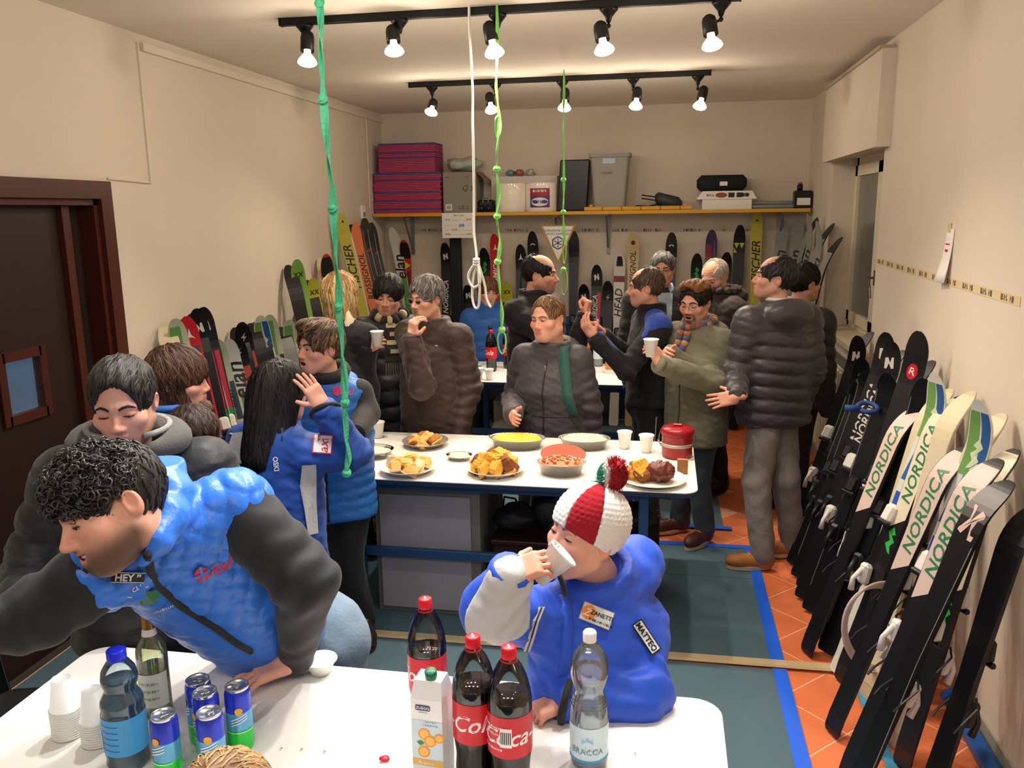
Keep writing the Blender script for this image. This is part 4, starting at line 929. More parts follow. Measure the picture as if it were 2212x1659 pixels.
wpart('drum', xf(lathe([(.13, .0102), (.14, .02), (.15, .39), (.152, .40), (.145, .40), (.13, .03), (0, .03)], 28, False), None, (-1.66, 3.75, 0)), mat('bin_steel', '5c5854', .4, .3), t, True)
v, f = lathe([(.155, .22), (.164, .28), (.160, .35), (.166, .45), (.157, .465), (.145, .45), (.14, .4)], 40, False); an = np.arctan2(v[:, 1], v[:, 0]); v[:, :2] *= (1+.03*np.sin(an*9)+.02*np.sin(an*17))[:, None]
wpart('liner', xf((v, f), None, (-1.66, 3.75, 0)), mat('liner_film', 'a48d90', .35, alpha=.85), t, True)
bag('white sack on the floor under the rear table', (-1.15, 6.2, .21), (.2, .16, .2), 'b9b4ac', 61, handles=False)
x0 = -1.35; single('white_carton', 'pale storage carton under the left of the rear table', 'box', bx(x0, x0+.42, 6.45, 6.75, .0105, .5), mat('pale_carton', 'aba79f', .8))
# ================================================================== skis
def ski_fun(L, wt=.052, ww=.033, wl=.044):
    def hw(t):
        w = np.interp(t, [0, .12, .45, .80, .90, 1], [wl, wl*.97, ww, wt*.93, wt, wt*.98])
        if t > .93: w *= math.sqrt(max(0.0, 1-((t-.93)/.0705)**2))
        if t < .012: w *= .8+.2*t/.012
        return w
    def rise(t): return (.085*((t-.84)/.16)**2 if t > .84 else 0)+(.008*((.06-t)/.06)**2 if t < .06 else 0)
    def th(t): return float(np.interp(t, [0, .1, .35, .6, .9, 1], [.006, .009, .019, .019, .008, .005]))
    def S(t, x, side=1, e=0.0):
        """side 1: top sheet, side -1: running base; x in metres across"""
        y = -rise(t)-(th(t)+e if side > 0 else -e)
        return (x, y, t*L)
    return hw, S
TS = [0, .006, .015, .06, .15, .3, .45, .6, .72, .8, .84, .87, .895, .915, .935, .95, .965, .977, .987, .994, .999]
def ski_body(L):
    hw, S = ski_fun(L); V = []; Fc = []
    for t in TS:
        w = hw(t); V += [S(t, -w), S(t, w), S(t, w, -1), S(t, -w, -1)]
    for i in range(len(TS)-1):
        for k in range(4): Fc.append([i*4+k, i*4+4+k, i*4+4+(k+1) % 4, i*4+(k+1) % 4])
    n = len(TS); Fc += [[0, 1, 2, 3], [n*4-1, n*4-2, n*4-3, n*4-4]]
    return np.array(V), Fc
def ski_strip(L, t0, t1, a0, a1, b0=None, b1=None, side=1, e=.0008):
    """coloured zone between fractions a0..a1 of the half width at t0 and b0..b1 at t1"""
    b0 = a0 if b0 is None else b0; b1 = a1 if b1 is None else b1
    hw, S = ski_fun(L); ts = [t0]+[t for t in TS if t0 < t < t1]+[t1]; V = []; Fc = []
    for t in ts:
        q = (t-t0)/(t1-t0); w = hw(t)*.985
        V += [S(t, w*(a0+(b0-a0)*q), side, e), S(t, w*(a1+(b1-a1)*q), side, e)]
    for i in range(len(ts)-1): Fc.append([i*2, i*2+1, i*2+3, i*2+2] if side > 0 else [i*2, i*2+2, i*2+3, i*2+1])
    return np.array(V), Fc
def ski_text(L, s, tc, size, shear=.25, side=1, bold=.015, sx=1.0, e=.0016, across=False, off=0.0):
    hw, S = ski_fun(L); g = text(s, size, shear, sx, True, bold); out = []
    for x, y, _ in g[0]:
        if across: out.append(S(min(max(tc+y/L, 0), .999), x+off, side, e))
        else: out.append(S(min(max(tc+x/L, 0), .999), (-y if side > 0 else y)+off, side, e))
    return np.array(out), g[1]
def ski_poly(L, pts, tc, side=1, e=.0016):
    hw, S = ski_fun(L); return np.array([S(min(tc+y/L, .999), x, side, e) for x, y in pts]), [list(range(len(pts)))]
N_LOGO = [(-.022, -.03), (-.010, -.03), (-.004, .0), (.012, -.024), (.024, -.02), (.016, .032), (.006, .03), (.002, .002), (-.012, .026), (-.026, .02)]
A_LOGO = [(0, .045), (.008, .005), (.028, -.018), (.004, -.006), (0, -.012), (-.004, -.006), (-.028, -.018), (-.008, .005)]
S_LOGO = [(-.016, -.03), (.016, .002), (0, .006), (.016, .03), (-.018, .0), (0, -.004)]
H_LOGO = [(.024*math.cos(a), .018*math.sin(a)) for a in np.linspace(.2, math.pi-.2, 8)]+[(.014*math.cos(a), -.004+.016*math.sin(a)) for a in np.linspace(math.pi-.2, .2, 8)]
G_LOGO = [(-.02, -.055), (-.002, -.05), (.024, -.02), (.004, .0), (.026, .03), (.004, .058), (-.018, .03), (.002, .022), (-.022, .0), (-.006, -.022)]
# kind: body colour, binding colour, overlays
KIND = {
 'nordica_rg': ('121214', 'e4e0d4', [('s', .60, .83, .30, .85, 'c8203a', .1, .8), ('s', .45, .60, .2, .9, '1f8f4a'), ('s', .45, .82, .12, .26, 'd9d4cc'), ('t', 'NORDICA', .72, .062, 'e2ddd2', -.014), ('p', N_LOGO, .925, 'e6e2da')]),
 'nordica_k': ('141416', '222226', [('t', 'NORDICA', .70, .07, 'dcd8d0', 0), ('p', N_LOGO, .925, 'e6e2da'), ('s', .40, .56, -.9, -.5, '1f8f4a'), ('s', .45, .6, .5, .9, 'b8263a')]),
 'nordica_wgb': ('d9dcd2', 'e8e6df', [('s', .80, .97, -.95, -.05, '6f9f52', -.9, 0), ('s', .84, .97, .25, .95, '2a5a96', .1, .9), ('s', .66, .80, -.95, .0, '2b5fa8', -.3, .2), ('t', 'NORDICA', .70, .06, '1b2a3a', .016), ('s', .40, .62, -.95, .95, '2656b4', -.9, .1), ('s', .46, .62, .2, .95, 'b83040', .6, .9), ('p', G_LOGO, .86, 'cfe0b8')]),
 'doberman': ('15161a', 'dcdcd6', [('sb', .60, .972, -.96, .96, 'd8bfb4'), ('sb', .56, .60, .9, .96, 'd8bfb4', -.96, .96), ('tb', 'NORDICA', .77, .075, '2f7a50', 0)]),
 'doberman_w': ('1b1b1e', 'dcdcd6', [('sb', .58, .985, -.97, .97, 'e6dcc0'), ('sb', .54, .58, .9, .96, 'e6dcc0', -.97, .97), ('tb', 'NORDICA', .76, .075, '2f7a50', 0), ('pb', G_LOGO, .50, '37b04a')]),
 'white_base': ('cbbf9f', '2a2a2c', [('sb', .05, .985, -.97, .97, 'dccfae'), ('s', .1, .9, -.9, .9, '30343a')]),
 'black': ('101012', '1b1b1d', [('s', .10, .93, -.96, -.88, '6e6c68'), ('s', .1, .93, .88, .96, '55534f')]),
 'black_n': ('131315', 'd8d4c8', [('p', N_LOGO, .91, 'cfccc2'), ('s', .1, .9, .86, .95, '77746c')]),
 'black_pink_n': ('0e0e10', 'c9c9c2', [('pb', [(x*1.5, y*1.9) for x, y in N_LOGO], .86, 'd9b9b0'), ('sb', .05, .80, -.97, -.90, '8a8880')]),
 'black_green': ('121315', '2a2c2a', [('p', G_LOGO, .89, '2f9a4c'), ('s', .3, .8, -.95, -.85, '3c8a4c')]),
 'rossi_r': ('1b191b', '2a2a2a', [('p', [(.024*math.cos(a), .036*math.sin(a)) for a in np.linspace(0, 6.28, 17)[:-1]], .88, 'c8202c'), ('t1', 'R', .88, .05, 'e8dccb', 0)]),
 'grey_green': ('202428', '3a3a3a', [('p', [(x*.7, y*.5) for x, y in G_LOGO], .93, '3a9a55'), ('sb', .05, .93, -.97, .97, '8f928e')]),
 'atomic_red': ('c4222e', '303030', [('p', A_LOGO, .925, 'f0e8e4'), ('t', 'ATOMIC', .76, .075, 'efe6e2', 0), ('s', .35, .6, -.9, .9, 'e2dcd8'), ('s', .36, .5, -.4, .4, 'c4222e')]),
 'atomic_black': ('1d1d1f', '2a2a2a', [('p', A_LOGO, .925, 'e8e6e0'), ('s', .3, .86, -.95, .95, '3b3b38'), ('s', .30, .858, -.2, .2, '2b2b2b')]),
 'head_black': ('131315', '2a2a2a', [('p', H_LOGO, .93, 'e8e6e2'), ('s', .3, .87, -.95, .95, '3a3a3a'), ('s', .865, .875, -.95, .95, 'a8a49a')]),
 'head_white': ('d8d4cc', '404040', [('s', .93, .985, -.6, .6, '141416'), ('t', 'HEAD', .72, .1, '171719', 0), ('s', .2, .48, -.6, .6, '17171a'), ('s', .84, .875, -1.02, 1.02, '7a2030')]),
 'rossignol': ('c3ac78', '55503f', [('t', 'ROSSIGNOL', .79, .075, '3a3226', 0), ('p', [(.02*math.cos(a), .02*math.sin(a)) for a in np.linspace(0, 6.28, 15)[:-1]], .945, '2e281e')]),
 'rossi_orange': ('e07a48', '333333', [('t', 'ROSSIGNOL', .76, .075, '22201e', 0), ('s', .2, .98, .82, .97, '1a1a1a')]),
 'fischer_yellow': ('b5ad42', '333333', [('t', 'FISCHER', .78, .1, '1c1c14', 0), ('p', [(-.012, -.01), (.012, -.01), (0, .012)], .965, '23231a')]),
 'fischer_black': ('17181a', '222222', [('p', [(-.046, .03), (.0, .03), (-.023, -.02)], .90, 'b7b84a'), ('p', [(.0, .03), (.046, .03), (.023, -.02)], .90, 'b7b84a'), ('p', [(-.03, -.05), (.03, -.05), (.0, -.02)], .90, '17181a'), ('p', [(-.046, -.055), (-.046, -.01), (-.018, -.055)], .90, 'b7b84a')]),
 'fischer_curv': ('c7241f', '222222', [('s', .90, .985, -.97, .97, '131313'), ('s', .66, .83, -.97, .97, '7a1a1c'), ('s', .1, .72, -.97, .97, '1f1517'), ('p', [(-.048, .05), (-.048, -.07), (.046, -.015)], .87, 'e6d22a'), ('p', [(-.015, -.015), (.015, -.015), (0, .012)], .865, 'b8241f'), ('t', 'CURV', .60, .07, 'd8322c', .01)]),
 'elan': ('d6d6cf', '333333', [('t', 'elan', .80, .15, '1f2220', -.004), ('s', .3, .74, -.95, .95, '5f9a50', -.2, .95), ('s', .76, .82, .55, .95, 'c8403a')]),
 'elan_grey': ('8d918c', '333333', [('t', 'elan', .80, .15, '2a2d2c', 0), ('s', .3, .70, -.95, .95, '3a403e', -.2, .95), ('s', .76, .80, .4, .95, '8a4038')]),
 'elan_wg': ('b8c2a4', '333333', [('s', .80, .97, -.95, .2, '6a9f56', -.8, .4), ('s', .62, .8, .0, .95, '2e3b4a', .3, .9), ('t', 'elan', .72, .07, '20261f', 0), ('s', .40, .6, -.95, .95, '5fa052', -.9, .4)]),
 'volkl_green': ('7fae4a', '222222', [('t1', 'XX', .935, .05, '15180f', 0), ('t', 'RACETIGER', .66, .06, '15180f', 0), ('p', [(x*.5, y*1.1) for x, y in N_LOGO], .85, '17190f')]),
 'volkl_yellow': ('c3c238', '222222', [('t1', 'XX', .93, .05, '1c1c12', 0), ('s', .2, .86, -.95, -.3, '1c1c1c', -.9, -.5)]),
 'dark_red_tip': ('1c1a1c', '222222', [('s', .88, .98, -.95, .95, '3a2428'), ('s', .7, .86, .2, .95, '7a2c2c')]),
 'black_red': ('161416', '222222', [('s', .70, .86, -.9, .9, 'c0432c', -.3, .9), ('t', 'GNARX', .72, .07, '141214', 0), ('s', .45, .7, -.9, .2, 'c0432c'), ('p', S_LOGO, .93, 'c9c5bd')]),
 'black_s': ('1b1b1e', '222222', [('p', S_LOGO, .89, 'bdb6ae'), ('s', .1, .84, -.95, .95, '26262a')]),
 'purple': ('3d3a5c', '222222', [('s', .55, .93, -.95, -.2, '8c2a40', -.9, .1), ('s', .6, .95, .4, .6, '5a6080')]),
 'dark_lines': ('26221f', '222222', [('s', .1, .95, -.5, -.42, '8f8a80'), ('s', .1, .95, .35, .43, 'b0aaa0'), ('p', [(-.02, -.012), (.02, -.004), (.012, .012)], .86, 'b8402c')]),
 'cream': ('cfc6a4', '222222', [('s', .2, .8, -.9, .9, '2c2c2c', -.5, .5)]),
}
SKI_ME = {}
def ski_meshes(kind, L):
    k = (kind, round(L, 2))
    if k in SKI_ME: return SKI_ME[k]
    L = k[1]; bodyc, bindc, ov = KIND[kind]
    out = [('ski', mesh('ski', ski_body(L), mat('ski_'+bodyc, bodyc, .35)), None)]
    for o in ov:
        if o[0] in ('s', 'sb'):
            b = o[6:8] if len(o) > 6 else (None, None); sd = 1 if o[0] == 's' else -1
            out.append(('graphic', mesh('graphic', ski_strip(L, o[1], o[2], o[3], o[4], b[0], b[1], sd), mat('print_'+o[5], o[5], .4)), 0))
        elif o[0] in ('t', 'tb'):
            out.append(('lettering', mesh('lettering', ski_text(L, o[1], o[2], o[3], .25, 1 if o[0] == 't' else -1, off=o[5]), mat('print_'+o[4], o[4], .4)), 0))
        elif o[0] == 't1':
            out.append(('lettering', mesh('lettering', ski_text(L, o[1], o[2], o[3], .1, 1, e=.0022, across=True, off=o[5]), mat('print_'+o[4], o[4], .4)), 0))
        elif o[0] in ('p', 'pb'):
            out.append(('emblem', mesh('emblem', ski_poly(L, o[1], o[2], 1 if o[0] == 'p' else -1), mat('print_'+o[3], o[3], .4)), 0))
    mb = mat('bind_'+bindc, bindc, .4); mk = m_bp
    z0 = L*.33; y = -.019
    out.append(('plate', mesh('plate', cbox((0, y-.006, L*.44), (.056, .012, L*.26), .003), mk), 0))
    g = cbox((0, y-.032, z0+.02), (.05, .044, .09), .012); g[0][:, 1] -= np.clip((g[0][:, 2]-z0), 0, .1)*.12
    out.append(('heel_piece', mesh('heel_piece', g, mb), 0))
    out.append(('heel_lever', mesh('heel_lever', join(tube([(0, y-.055, z0+.04), (0, y-.085, z0-.01), (0, y-.075, z0-.06)], [.012, .010, .014], 6)), mb, True), 1))
    g = cbox((0, y-.03, L*.55), (.058, .038, .08), .012); g[0][:, 1] += np.clip(g[0][:, 2]-L*.55, 0, .05)*.35
    out.append(('toe_piece', mesh('toe_piece', g, mb if bindc > 'a' else mk), 0))
    out.append(('toe_wing', mesh('toe_wing', cbox((0, y-.04, L*.55-.045), (.07, .02, .02), .006), mk), 1))
    for s in (-1, 1):
        out.append(('brake_arm', mesh('brake_arm', tube([(s*.03, y-.012, z0+.09), (s*.048, y-.012, z0+.06), (s*.052, y+.035, z0-.0), (s*.05, y+.05, z0-.03)], .004, 6), mk), 0))
    SKI_ME[k] = out
    return out
def place_ski(kind, tail, tip, nrm, label, group=None, binding=True):
    tail = np.asarray(tail, float); tip = np.asarray(tip, float)
    z = norm(tip-tail); n = np.asarray(nrm, float); n = norm(n-z*np.dot(n, z)); yv = -n; x = np.cross(yv, z)
    L = np.linalg.norm(tip-tail)
    ms = ski_meshes(kind, L)
    M = np.eye(4); M[:3, 0] = x; M[:3, 1] = yv; M[:3, 2] = z; M[:3, 3] = tail
    root = link('ski', ms[0][1], None, M=M); root['label'] = label; root['category'] = 'ski'
    if group: root['group'] = group
    last = root
    for nm, me, lv in ms[1:]:
        if nm in ('plate', 'heel_piece', 'heel_lever', 'toe_piece', 'toe_wing', 'brake_arm') and not binding: continue
        par = root if lv == 0 else last
        o = link(nm, me, par)
        if lv == 0: last = o
    return root
# ---- right wall
RG = 'skis leaning on the right wall'
CN, AN = (-.62, -.78, .1), (.92, .39, 0)
rl = [(1853, 731, 'black_n', 'c', 'black ski with pale emblem at the far end of the right wall row', -.28),
 (1886, 709, 'black', 'a', 'tall black ski at the far end of the right wall row beneath the window', -.2),
 (1862, 778, 'black_green', 'c', 'black ski with green tip emblem near the puffer jacket', -.28),
 (1914, 724, 'nordica_k', 'c', 'black ski with white lettering left of the round red emblem', -.3),
 (1928, 742, 'nordica_rg', 'c', 'black lettered ski with red and green stripes and a blue strap', -.32),
 (1955, 748, 'black_green', 'a', 'black ski with narrow green tip behind the red round emblem', -.25),
 (1984, 722, 'rossi_r', 'c', 'dark ski with a round red R emblem on its tip', -.3),
 (1976, 758, 'nordica_rg', 'c', 'black lettered ski with red and green stripes right of the red emblem', -.3),
 (2019, 768, 'grey_green', 'a', 'dark ski with grey underside and small green tip mark', -.25),
 (1996, 825, 'black', 'c', 'short black ski tip in front of the grey underside', -.3),
 (1997, 862, 'doberman', 'a', 'ski showing pink underside with green letters, farthest of three', -.3),
 (2017, 812, 'nordica_wgb', 'c', 'white ski with green and blue tip, farther of the two alike', -.3),
 (2059, 826, 'white_base', 'a', 'ski with cream underside and curled tip, farthest of three', -.25),
 (2082, 845, 'doberman_w', 'a', 'ski showing cream underside with green letters and bright green mark', -.28),
 (2106, 833, 'white_base', 'a', 'ski with cream underside and curled tip, middle of three', -.22),
 (2113, 872, 'nordica_wgb', 'c', 'white ski with green and blue tip, nearer of the two alike', -.3),
 (2172, 880, 'white_base', 'a', 'ski with cream underside and curled tip, nearest of three', -.2),
 (2102, 950, 'doberman', 'a', 'ski showing pink underside with green letters, middle of three', -.3),
 (2166, 976, 'doberman', 'a', 'ski showing pink underside with green letters, nearest of three', -.3),
 (2198, 960, 'doberman_w', 'a', 'cream-based ski with dark rim at the picture edge', -.2),
 (2190, 1020, 'black_pink_n', 'a', 'black ski with large pink emblem, tail nearest the camera', -.30),
 (2262, 1075, 'black', 'a', 'black ski at the near end of the row, beside the blue pipe', -.20)]
for i, (px, py, kd, fc, lab, dx) in enumerate(rl):
    nn = ((-.9, -.43, .1) if kd == 'nordica_wgb' else CN) if fc == 'c' else AN
    tp = atX(px, py, RX-(.11 if kd in ('doberman', 'black_pink_n') else .03 if fc == 'a' else .15 if kd == 'nordica_wgb' else .14))-np.array(norm(nn))*.085
    tl = np.array([tp[0]+dx*1.28, tp[1]-.13, .012])
    place_ski(kd, tl, tp, nn, lab, RG)
fill = [(1890, 800), (1905, 790), (1935, 810), (1950, 850), (1870, 830)]
for i, (px, py) in enumerate(fill):
    tp = atX(px, py, RX-.14); a = i % 2
    place_ski('black', (tp[0]-.34, tp[1]-.1, .012), tp, AN if a else CN, 'plain black ski partly hidden between the brighter skis of the right row', 'plain black skis in the right row')
# blue strap
tp = atX(1874, 880, RX-.26)
single('ski_strap', 'blue strap wrapped round the black skis on the right', 'strap', join(torus(tp, .045, .012, 16, 6, rotx(.3)), box(tp+[-.075, -.03, .0], (.07, .01, .03))), mat('strap_blue', '2a4a8a', .6), True)
# coil of clear hose hanging on the skis
for k in range(4):
    c = atZ(1895, 1360, .30)+[.03*k*.3, .01*k, .004*k]
    M = rotz(.5) @ rotx(1.25+.03*k)
    pts = [c+M @ np.array([.17*math.cos(a)*(1+.02*k), .17*math.sin(a), 0]) for a in np.linspace(0, 6.28, 41)[:-1]]
    single('hose_coil', 'loop of clear plastic hose hanging in front of the skis', 'hose', tube(pts, .006, 6, True), mat('clear_hose', 'c9b7b0', .2, alpha=.75), True, group='clear hose loops')
# ---- left wall, near group
LG = 'skis leaning on the left wall'
CL, AL = (.62, -.78, .1), (-.62, .78, 0)
ll = [(352, 692, 'white_base', 'a', 'ski with cream curled tip at the near end of the left wall row'),
 (378, 692, 'elan_wg', 'c', 'green and white ski left of the red ski'),
 (390, 684, 'dark_red_tip', 'a', 'dark blue-black ski tip behind the red ski'),
 (402, 685, 'atomic_red', 'c', 'red ski with white arrow emblem near the fringed girl'),
 (411, 672, 'black', 'a', 'black ski tip right behind the red ski'),
 (424, 670, 'nordica_rg', 'c', 'black lettered ski with red and green stripes, left of two by the girl'),
 (438, 666, 'nordica_rg', 'c', 'black lettered ski with red and green stripes, right of two by the girl'),
 (468, 736, 'elan_wg', 'c', 'short green and white ski behind the lettered black pair'),
 (484, 738, 'dark_red_tip', 'a', 'short dark ski tip beside the short green one'),
 (494, 736, 'elan', 'c', 'white and green ski with black letters beside the orange ones'),
 (505, 702, 'black', 'a', 'black ski tip at the left of the orange pair'),
 (512, 734, 'black_red', 'c', 'shorter black and orange ski with black letters'),
 (522, 700, 'black_red', 'c', 'taller black and orange ski with black letters'),
 (538, 692, 'black_red', 'a', 'black ski with an orange flash, right of the orange pair'),
 (550, 690, 'black_s', 'a', 'black ski tip behind the green ski by the boy'),
 (562, 684, 'nordica_wgb', 'c', 'white, green and blue ski left of the shouting boy'),
 (582, 684, 'elan_wg', 'c', 'green-white ski with a dark tip close to the shouting boy'),
 (603, 700, 'grey_green', 'a', 'grey ski tip just left of the boy in the vest'),
 (624, 694, 'elan_wg', 'c', 'short green-white ski behind the boy in the vest')]
for px, py, kd, fc, lab in ll:
    tp = atX(px, py, LX+(.03 if fc == 'a' else .13))-np.array(norm(CL if fc == 'c' else AL))*.085
    place_ski(kd, (tp[0]+.33, tp[1]-.1, .012), tp, CL if fc == 'c' else AL, lab, LG)
ll = [(620, 568, 'dark_red_tip', 'a', 'dark curled ski tip behind the green ski with black crosses'),
 (641, 562, 'volkl_green', 'c', 'bright green ski with black cross marks at the left wall'),
 (660, 602, 'dark_red_tip', 'a', 'dark curled ski tip left of the yellow ski by the blonde woman'),
 (676, 602, 'volkl_yellow', 'c', 'yellow and black ski left of the blonde woman'),
 (690, 552, 'cream', 'a', 'cream ski tip above the yellow ski'),
 (704, 548, 'fischer_curv', 'c', 'black and red ski tip beside the blonde woman'),
 (645, 664, 'black', 'a', 'low black ski tip left of the blonde woman')]
for px, py, kd, fc, lab in ll:
    tp = atX(px, py, LX+(.03 if fc == 'a' else .13))-np.array(norm(CL if fc == 'c' else AL))*.085
    place_ski(kd, (tp[0]+.30, tp[1]-.05, .012), tp, CL if fc == 'c' else AL, lab, LG)
ll = [(731, 466, 'cream', 'a', 'tall cream-tipped ski behind the tall yellow ski'),
 (738, 460, 'fischer_yellow', 'c', 'tall yellow ski with black letters leaning in the left corner'),
 (757, 482, 'dark_red_tip', 'a', 'tall dark ski behind the orange ski'),
 (768, 480, 'rossi_orange', 'c', 'tall orange ski with black letters in the left corner'),
 (787, 472, 'dark_lines', 'c', 'tall dark ski with pale lines, left of two in the left corner'),
 (801, 480, 'dark_lines', 'c', 'tall dark ski with pale lines, right of two in the left corner')]
for px, py, kd, fc, lab in ll:
    tp = atX(px, py, LX+(.03 if fc == 'a' else .13))-np.array(norm(CL if fc == 'c' else AL))*.085
    place_ski(kd, (tp[0]+.40, tp[1]-.0, .012), tp, CL if fc == 'c' else AL, lab, 'tall skis in the left corner')
# ---- back wall
bl = [(846, 494, 'elan', 'white and green ski with big black letters in the corner', .35),
 (872, 521, 'fischer_curv', 'black ski with red and yellow tip left of the shelf bracket', .05),
 (961, 527, 'nordica_k', 'black ski with white letters under the timetable sheet', 0),
 (1010, 619, 'nordica_rg', 'short black ski with white emblem left of the boy at the back', 0),
 (1045, 538, 'black_green', 'black ski with green emblem behind the white rope', 0),
 (1068, 507, 'atomic_red', 'red and white ski above the boy at the back', .03),
 (1094, 612, 'volkl_yellow', 'short yellow ski with black crosses beside the boy at the back', 0),
 (1124, 531, 'atomic_black', 'grey-black ski with white arrow emblem left of the balding man', 0),
 (1150, 503, 'head_black', 'black ski with white arc emblem above the balding man', 0),
 (1239, 500, 'black', 'tall black ski right of the pennant', 0),
 (1261, 617, 'black_n', 'short black ski with white emblem above the raised fist', 0),
 (1289, 574, 'nordica_rg', 'black ski with white letters left of the fleece man', .0),
 (1313, 611, 'black_s', 'dark ski with pale lightning mark left of the white ski', 0),
 (1339, 551, 'head_white', 'white ski with large black letters and dark red band', -.03),
 (1368, 503, 'rossignol', 'beige ski with brown letters left of the bespectacled man', 0),
 (1451, 504, 'head_black', 'black ski with white arc emblem behind the bespectacled man', 0),
 (1506, 549, 'black_green', 'short black ski with green emblem left of the white-haired man', 0),
 (1538, 499, 'purple', 'purple and red ski above the white-haired man', 0),
 (1570, 547, 'black', 'short black ski with round tip right of the white-haired man', 0),
 (1599, 489, 'fischer_black', 'black ski with yellow triangles near the right corner', 0),
 (1636, 461, 'fischer_yellow', 'yellow ski with big black letters near the right corner', .02),
 (1692, 478, 'elan_grey', 'grey-white ski with big letters, left of two in the right corner', -.06),
 (1726, 478, 'elan_grey', 'grey-white ski with big letters, right of two in the right corner', -.08)]
for px, py, kd, lab, dx in bl:
    tp = atY(px, py, 7.83); x = tp[0]
    place_ski(kd, (x+dx, 7.66, .012), (tp[0], 7.90, tp[2]), (0, -1, .1), lab, 'skis standing along the back wall')
for i, (px, py) in enumerate(((1752, 460), (1767, 464), (1779, 476), (1788, 482), (1795, 508))):
    tp = atX(px, py, RX-.05)
    tp = np.array([RX-.06, 7.75-i*.14, tp[2]]); tp = atX(px, py, RX-.06)
    place_ski('elan_grey' if i % 2 else 'grey_green', (tp[0]-.36, tp[1], .012), tp, (-.97, -.22, .1) if i % 2 else (.97, .22, 0), 'grey ski seen edge-on in the right corner, %s from the left' % ['first', 'second', 'third', 'fourth', 'fifth'][i], 'grey skis leaning in the right corner')
xa = atY(972, 520, 7.8)[0]; xb = atY(996, 520, 7.8)[0]; zt = atY(984, 512, 7.8)[2]
t = thing('ski_bag', 'long flat black ski bag standing upright against the back wall', 'bag', ((xa+xb)/2, 7.8, 0))
wpart('sleeve', cbox(((xa+xb)/2, 7.80, zt/2+.006), (xb-xa, .05, zt-.012), .008), mat('bag_navy', '14161d', .6), t)
wpart('seam', bx(xb-.02, xb-.016, 7.772, 7.776, .05, zt-.03), mat('seam_grey', '3a3d44', .6), t)
# skis lying in the dark corner at the far left behind the leaning man
for i, (x, y) in enumerate(((-2.42, 2.45), (-2.36, 2.28))):
    place_ski('black', (x, y, .012), (LX+.08, y+.05, 1.45), (.8, -.6, .1), 'black ski leaning by the door behind the curly-haired man, %s' % ['farther one', 'nearer one'][i], 'skis by the door')
# ================================================================== ribbons and rope hanging from the ceiling
m_rib = mat('ribbon_green', '4fb583', .6, bump=.2, bscale=40); m_rib2 = mat('ribbon_lime', '86d66a', .6, bump=.2, bscale=40); m_rope = mat('rope_white', 'e6e2d6', .8)
def ribbon(label, pts, Y, w, m, loops=(), knot_at=()):
    top = atY(*pts[0], Y); t = thing('hanging_ribbon', label, 'ribbon', top)
    P = np.array([atY(x, y, Y) for x, y in pts]); n = len(P)
    s = np.linspace(0, n-1, n*6); Q = np.column_stack([np.interp(s, range(n), P[:, k]) for k in range(3)])
    a = np.linspace(0, len(Q)*.33, len(Q)); wd = np.column_stack([np.cos(a*.5), np.sin(a*.5)*.7, np.zeros(len(Q))])
    ww = w*(.55+.45*np.abs(np.sin(a*.6)))
    wpart('band', strap(Q, wd, ww, .002), m, t)
    wpart('second_band', strap(Q+np.column_stack([np.sin(a*1.1)*.007, np.cos(a*1.1)*.007, np.zeros(len(Q))]), wd[::-1], ww*.8, .002), m, t)
    for x, y in knot_at:
        c = atY(x, y, Y); wpart('knot', join(blob(c, (.016, .014, .013), int(x), .2, 12, 8), torus(c, .013, .006, 12, 6, rotx(1.1))), m, t, True)
    for x, y, rx, rz in loops:
        c = atY(x, y, Y); wpart('loop', tube([c+[rx*math.sin(q), .01*math.sin(2*q), rz*math.cos(q)] for q in np.linspace(0, 6.28, 29)[:-1]], w*.28, 6, True), m, t, True)
    return t
ribbon('thick green ribbon tied in knots hanging in front of the boy', [(686, -60), (692, 30), (697, 130), (697, 215), (706, 300), (716, 380), (719, 450), (724, 520), (730, 600), (731, 665), (739, 730), (741, 800), (745, 870), (748, 930), (750, 990), (749, 1018)], 2.85, .028, m_rib, (), ((690, 6), (697, 215), (718, 450), (731, 663), (745, 870), (749, 1022)))
ribbon('light green ribbon with a loop at its end hanging over the rear table', [(1073, 0), (1073, 130), (1073, 190), (1077, 250), (1076, 300), (1073, 365), (1077, 420), (1074, 467), (1080, 520), (1075, 565), (1081, 620), (1083, 670), (1084, 712)], 4.0, .014, m_rib2, ((1076, 275, .014, .05), (1084, 740, .02, .055)), ((1073, 365), (1074, 467), (1075, 565), (1084, 712)))
ribbon('light green ribbon with a narrow end loop hanging beside the pennant', [(1218, 150), (1217, 230), (1219, 300), (1217, 388), (1218, 440), (1217, 480), (1218, 520)], 5.6, .013, m_rib2, ((1219, 540, .012, .09), (1218, 610, .024, .085)), ((1217, 388), (1217, 458), (1217, 582)))
for o in [q for q in COL.objects if q.name.startswith('hanging_ribbon')]: pass
t = thing('hanging_rope', 'white rope hanging from the ceiling with a bundled loop at its end', 'rope', atY(1014, 24, 4.0))
def rp(pts, Y, r=.006, cl=False):
    P = np.array([atY(x, y, Y+.02*math.sin(i)) for i, (x, y) in enumerate(pts)]); n = len(P)
    idx = np.arange(n+1 if cl else n); PP = np.vstack([P, P[:1]]) if cl else P
    s = np.linspace(0, len(PP)-1, len(PP)*6); out = []
    for q in s:
        i = int(min(max(math.floor(q), 0), len(PP)-2)); f = q-i
        p0, p1, p2, p3 = PP[max(i-1, 0)], PP[i], PP[i+1], PP[min(i+2, len(PP)-1)]
        out.append(.5*((2*p1)+(-p0+p2)*f+(2*p0-5*p1+4*p2-p3)*f*f+(-p0+3*p1-3*p2+p3)*f**3))
    return tube(out[:-1] if cl else out, r, 8, cl)
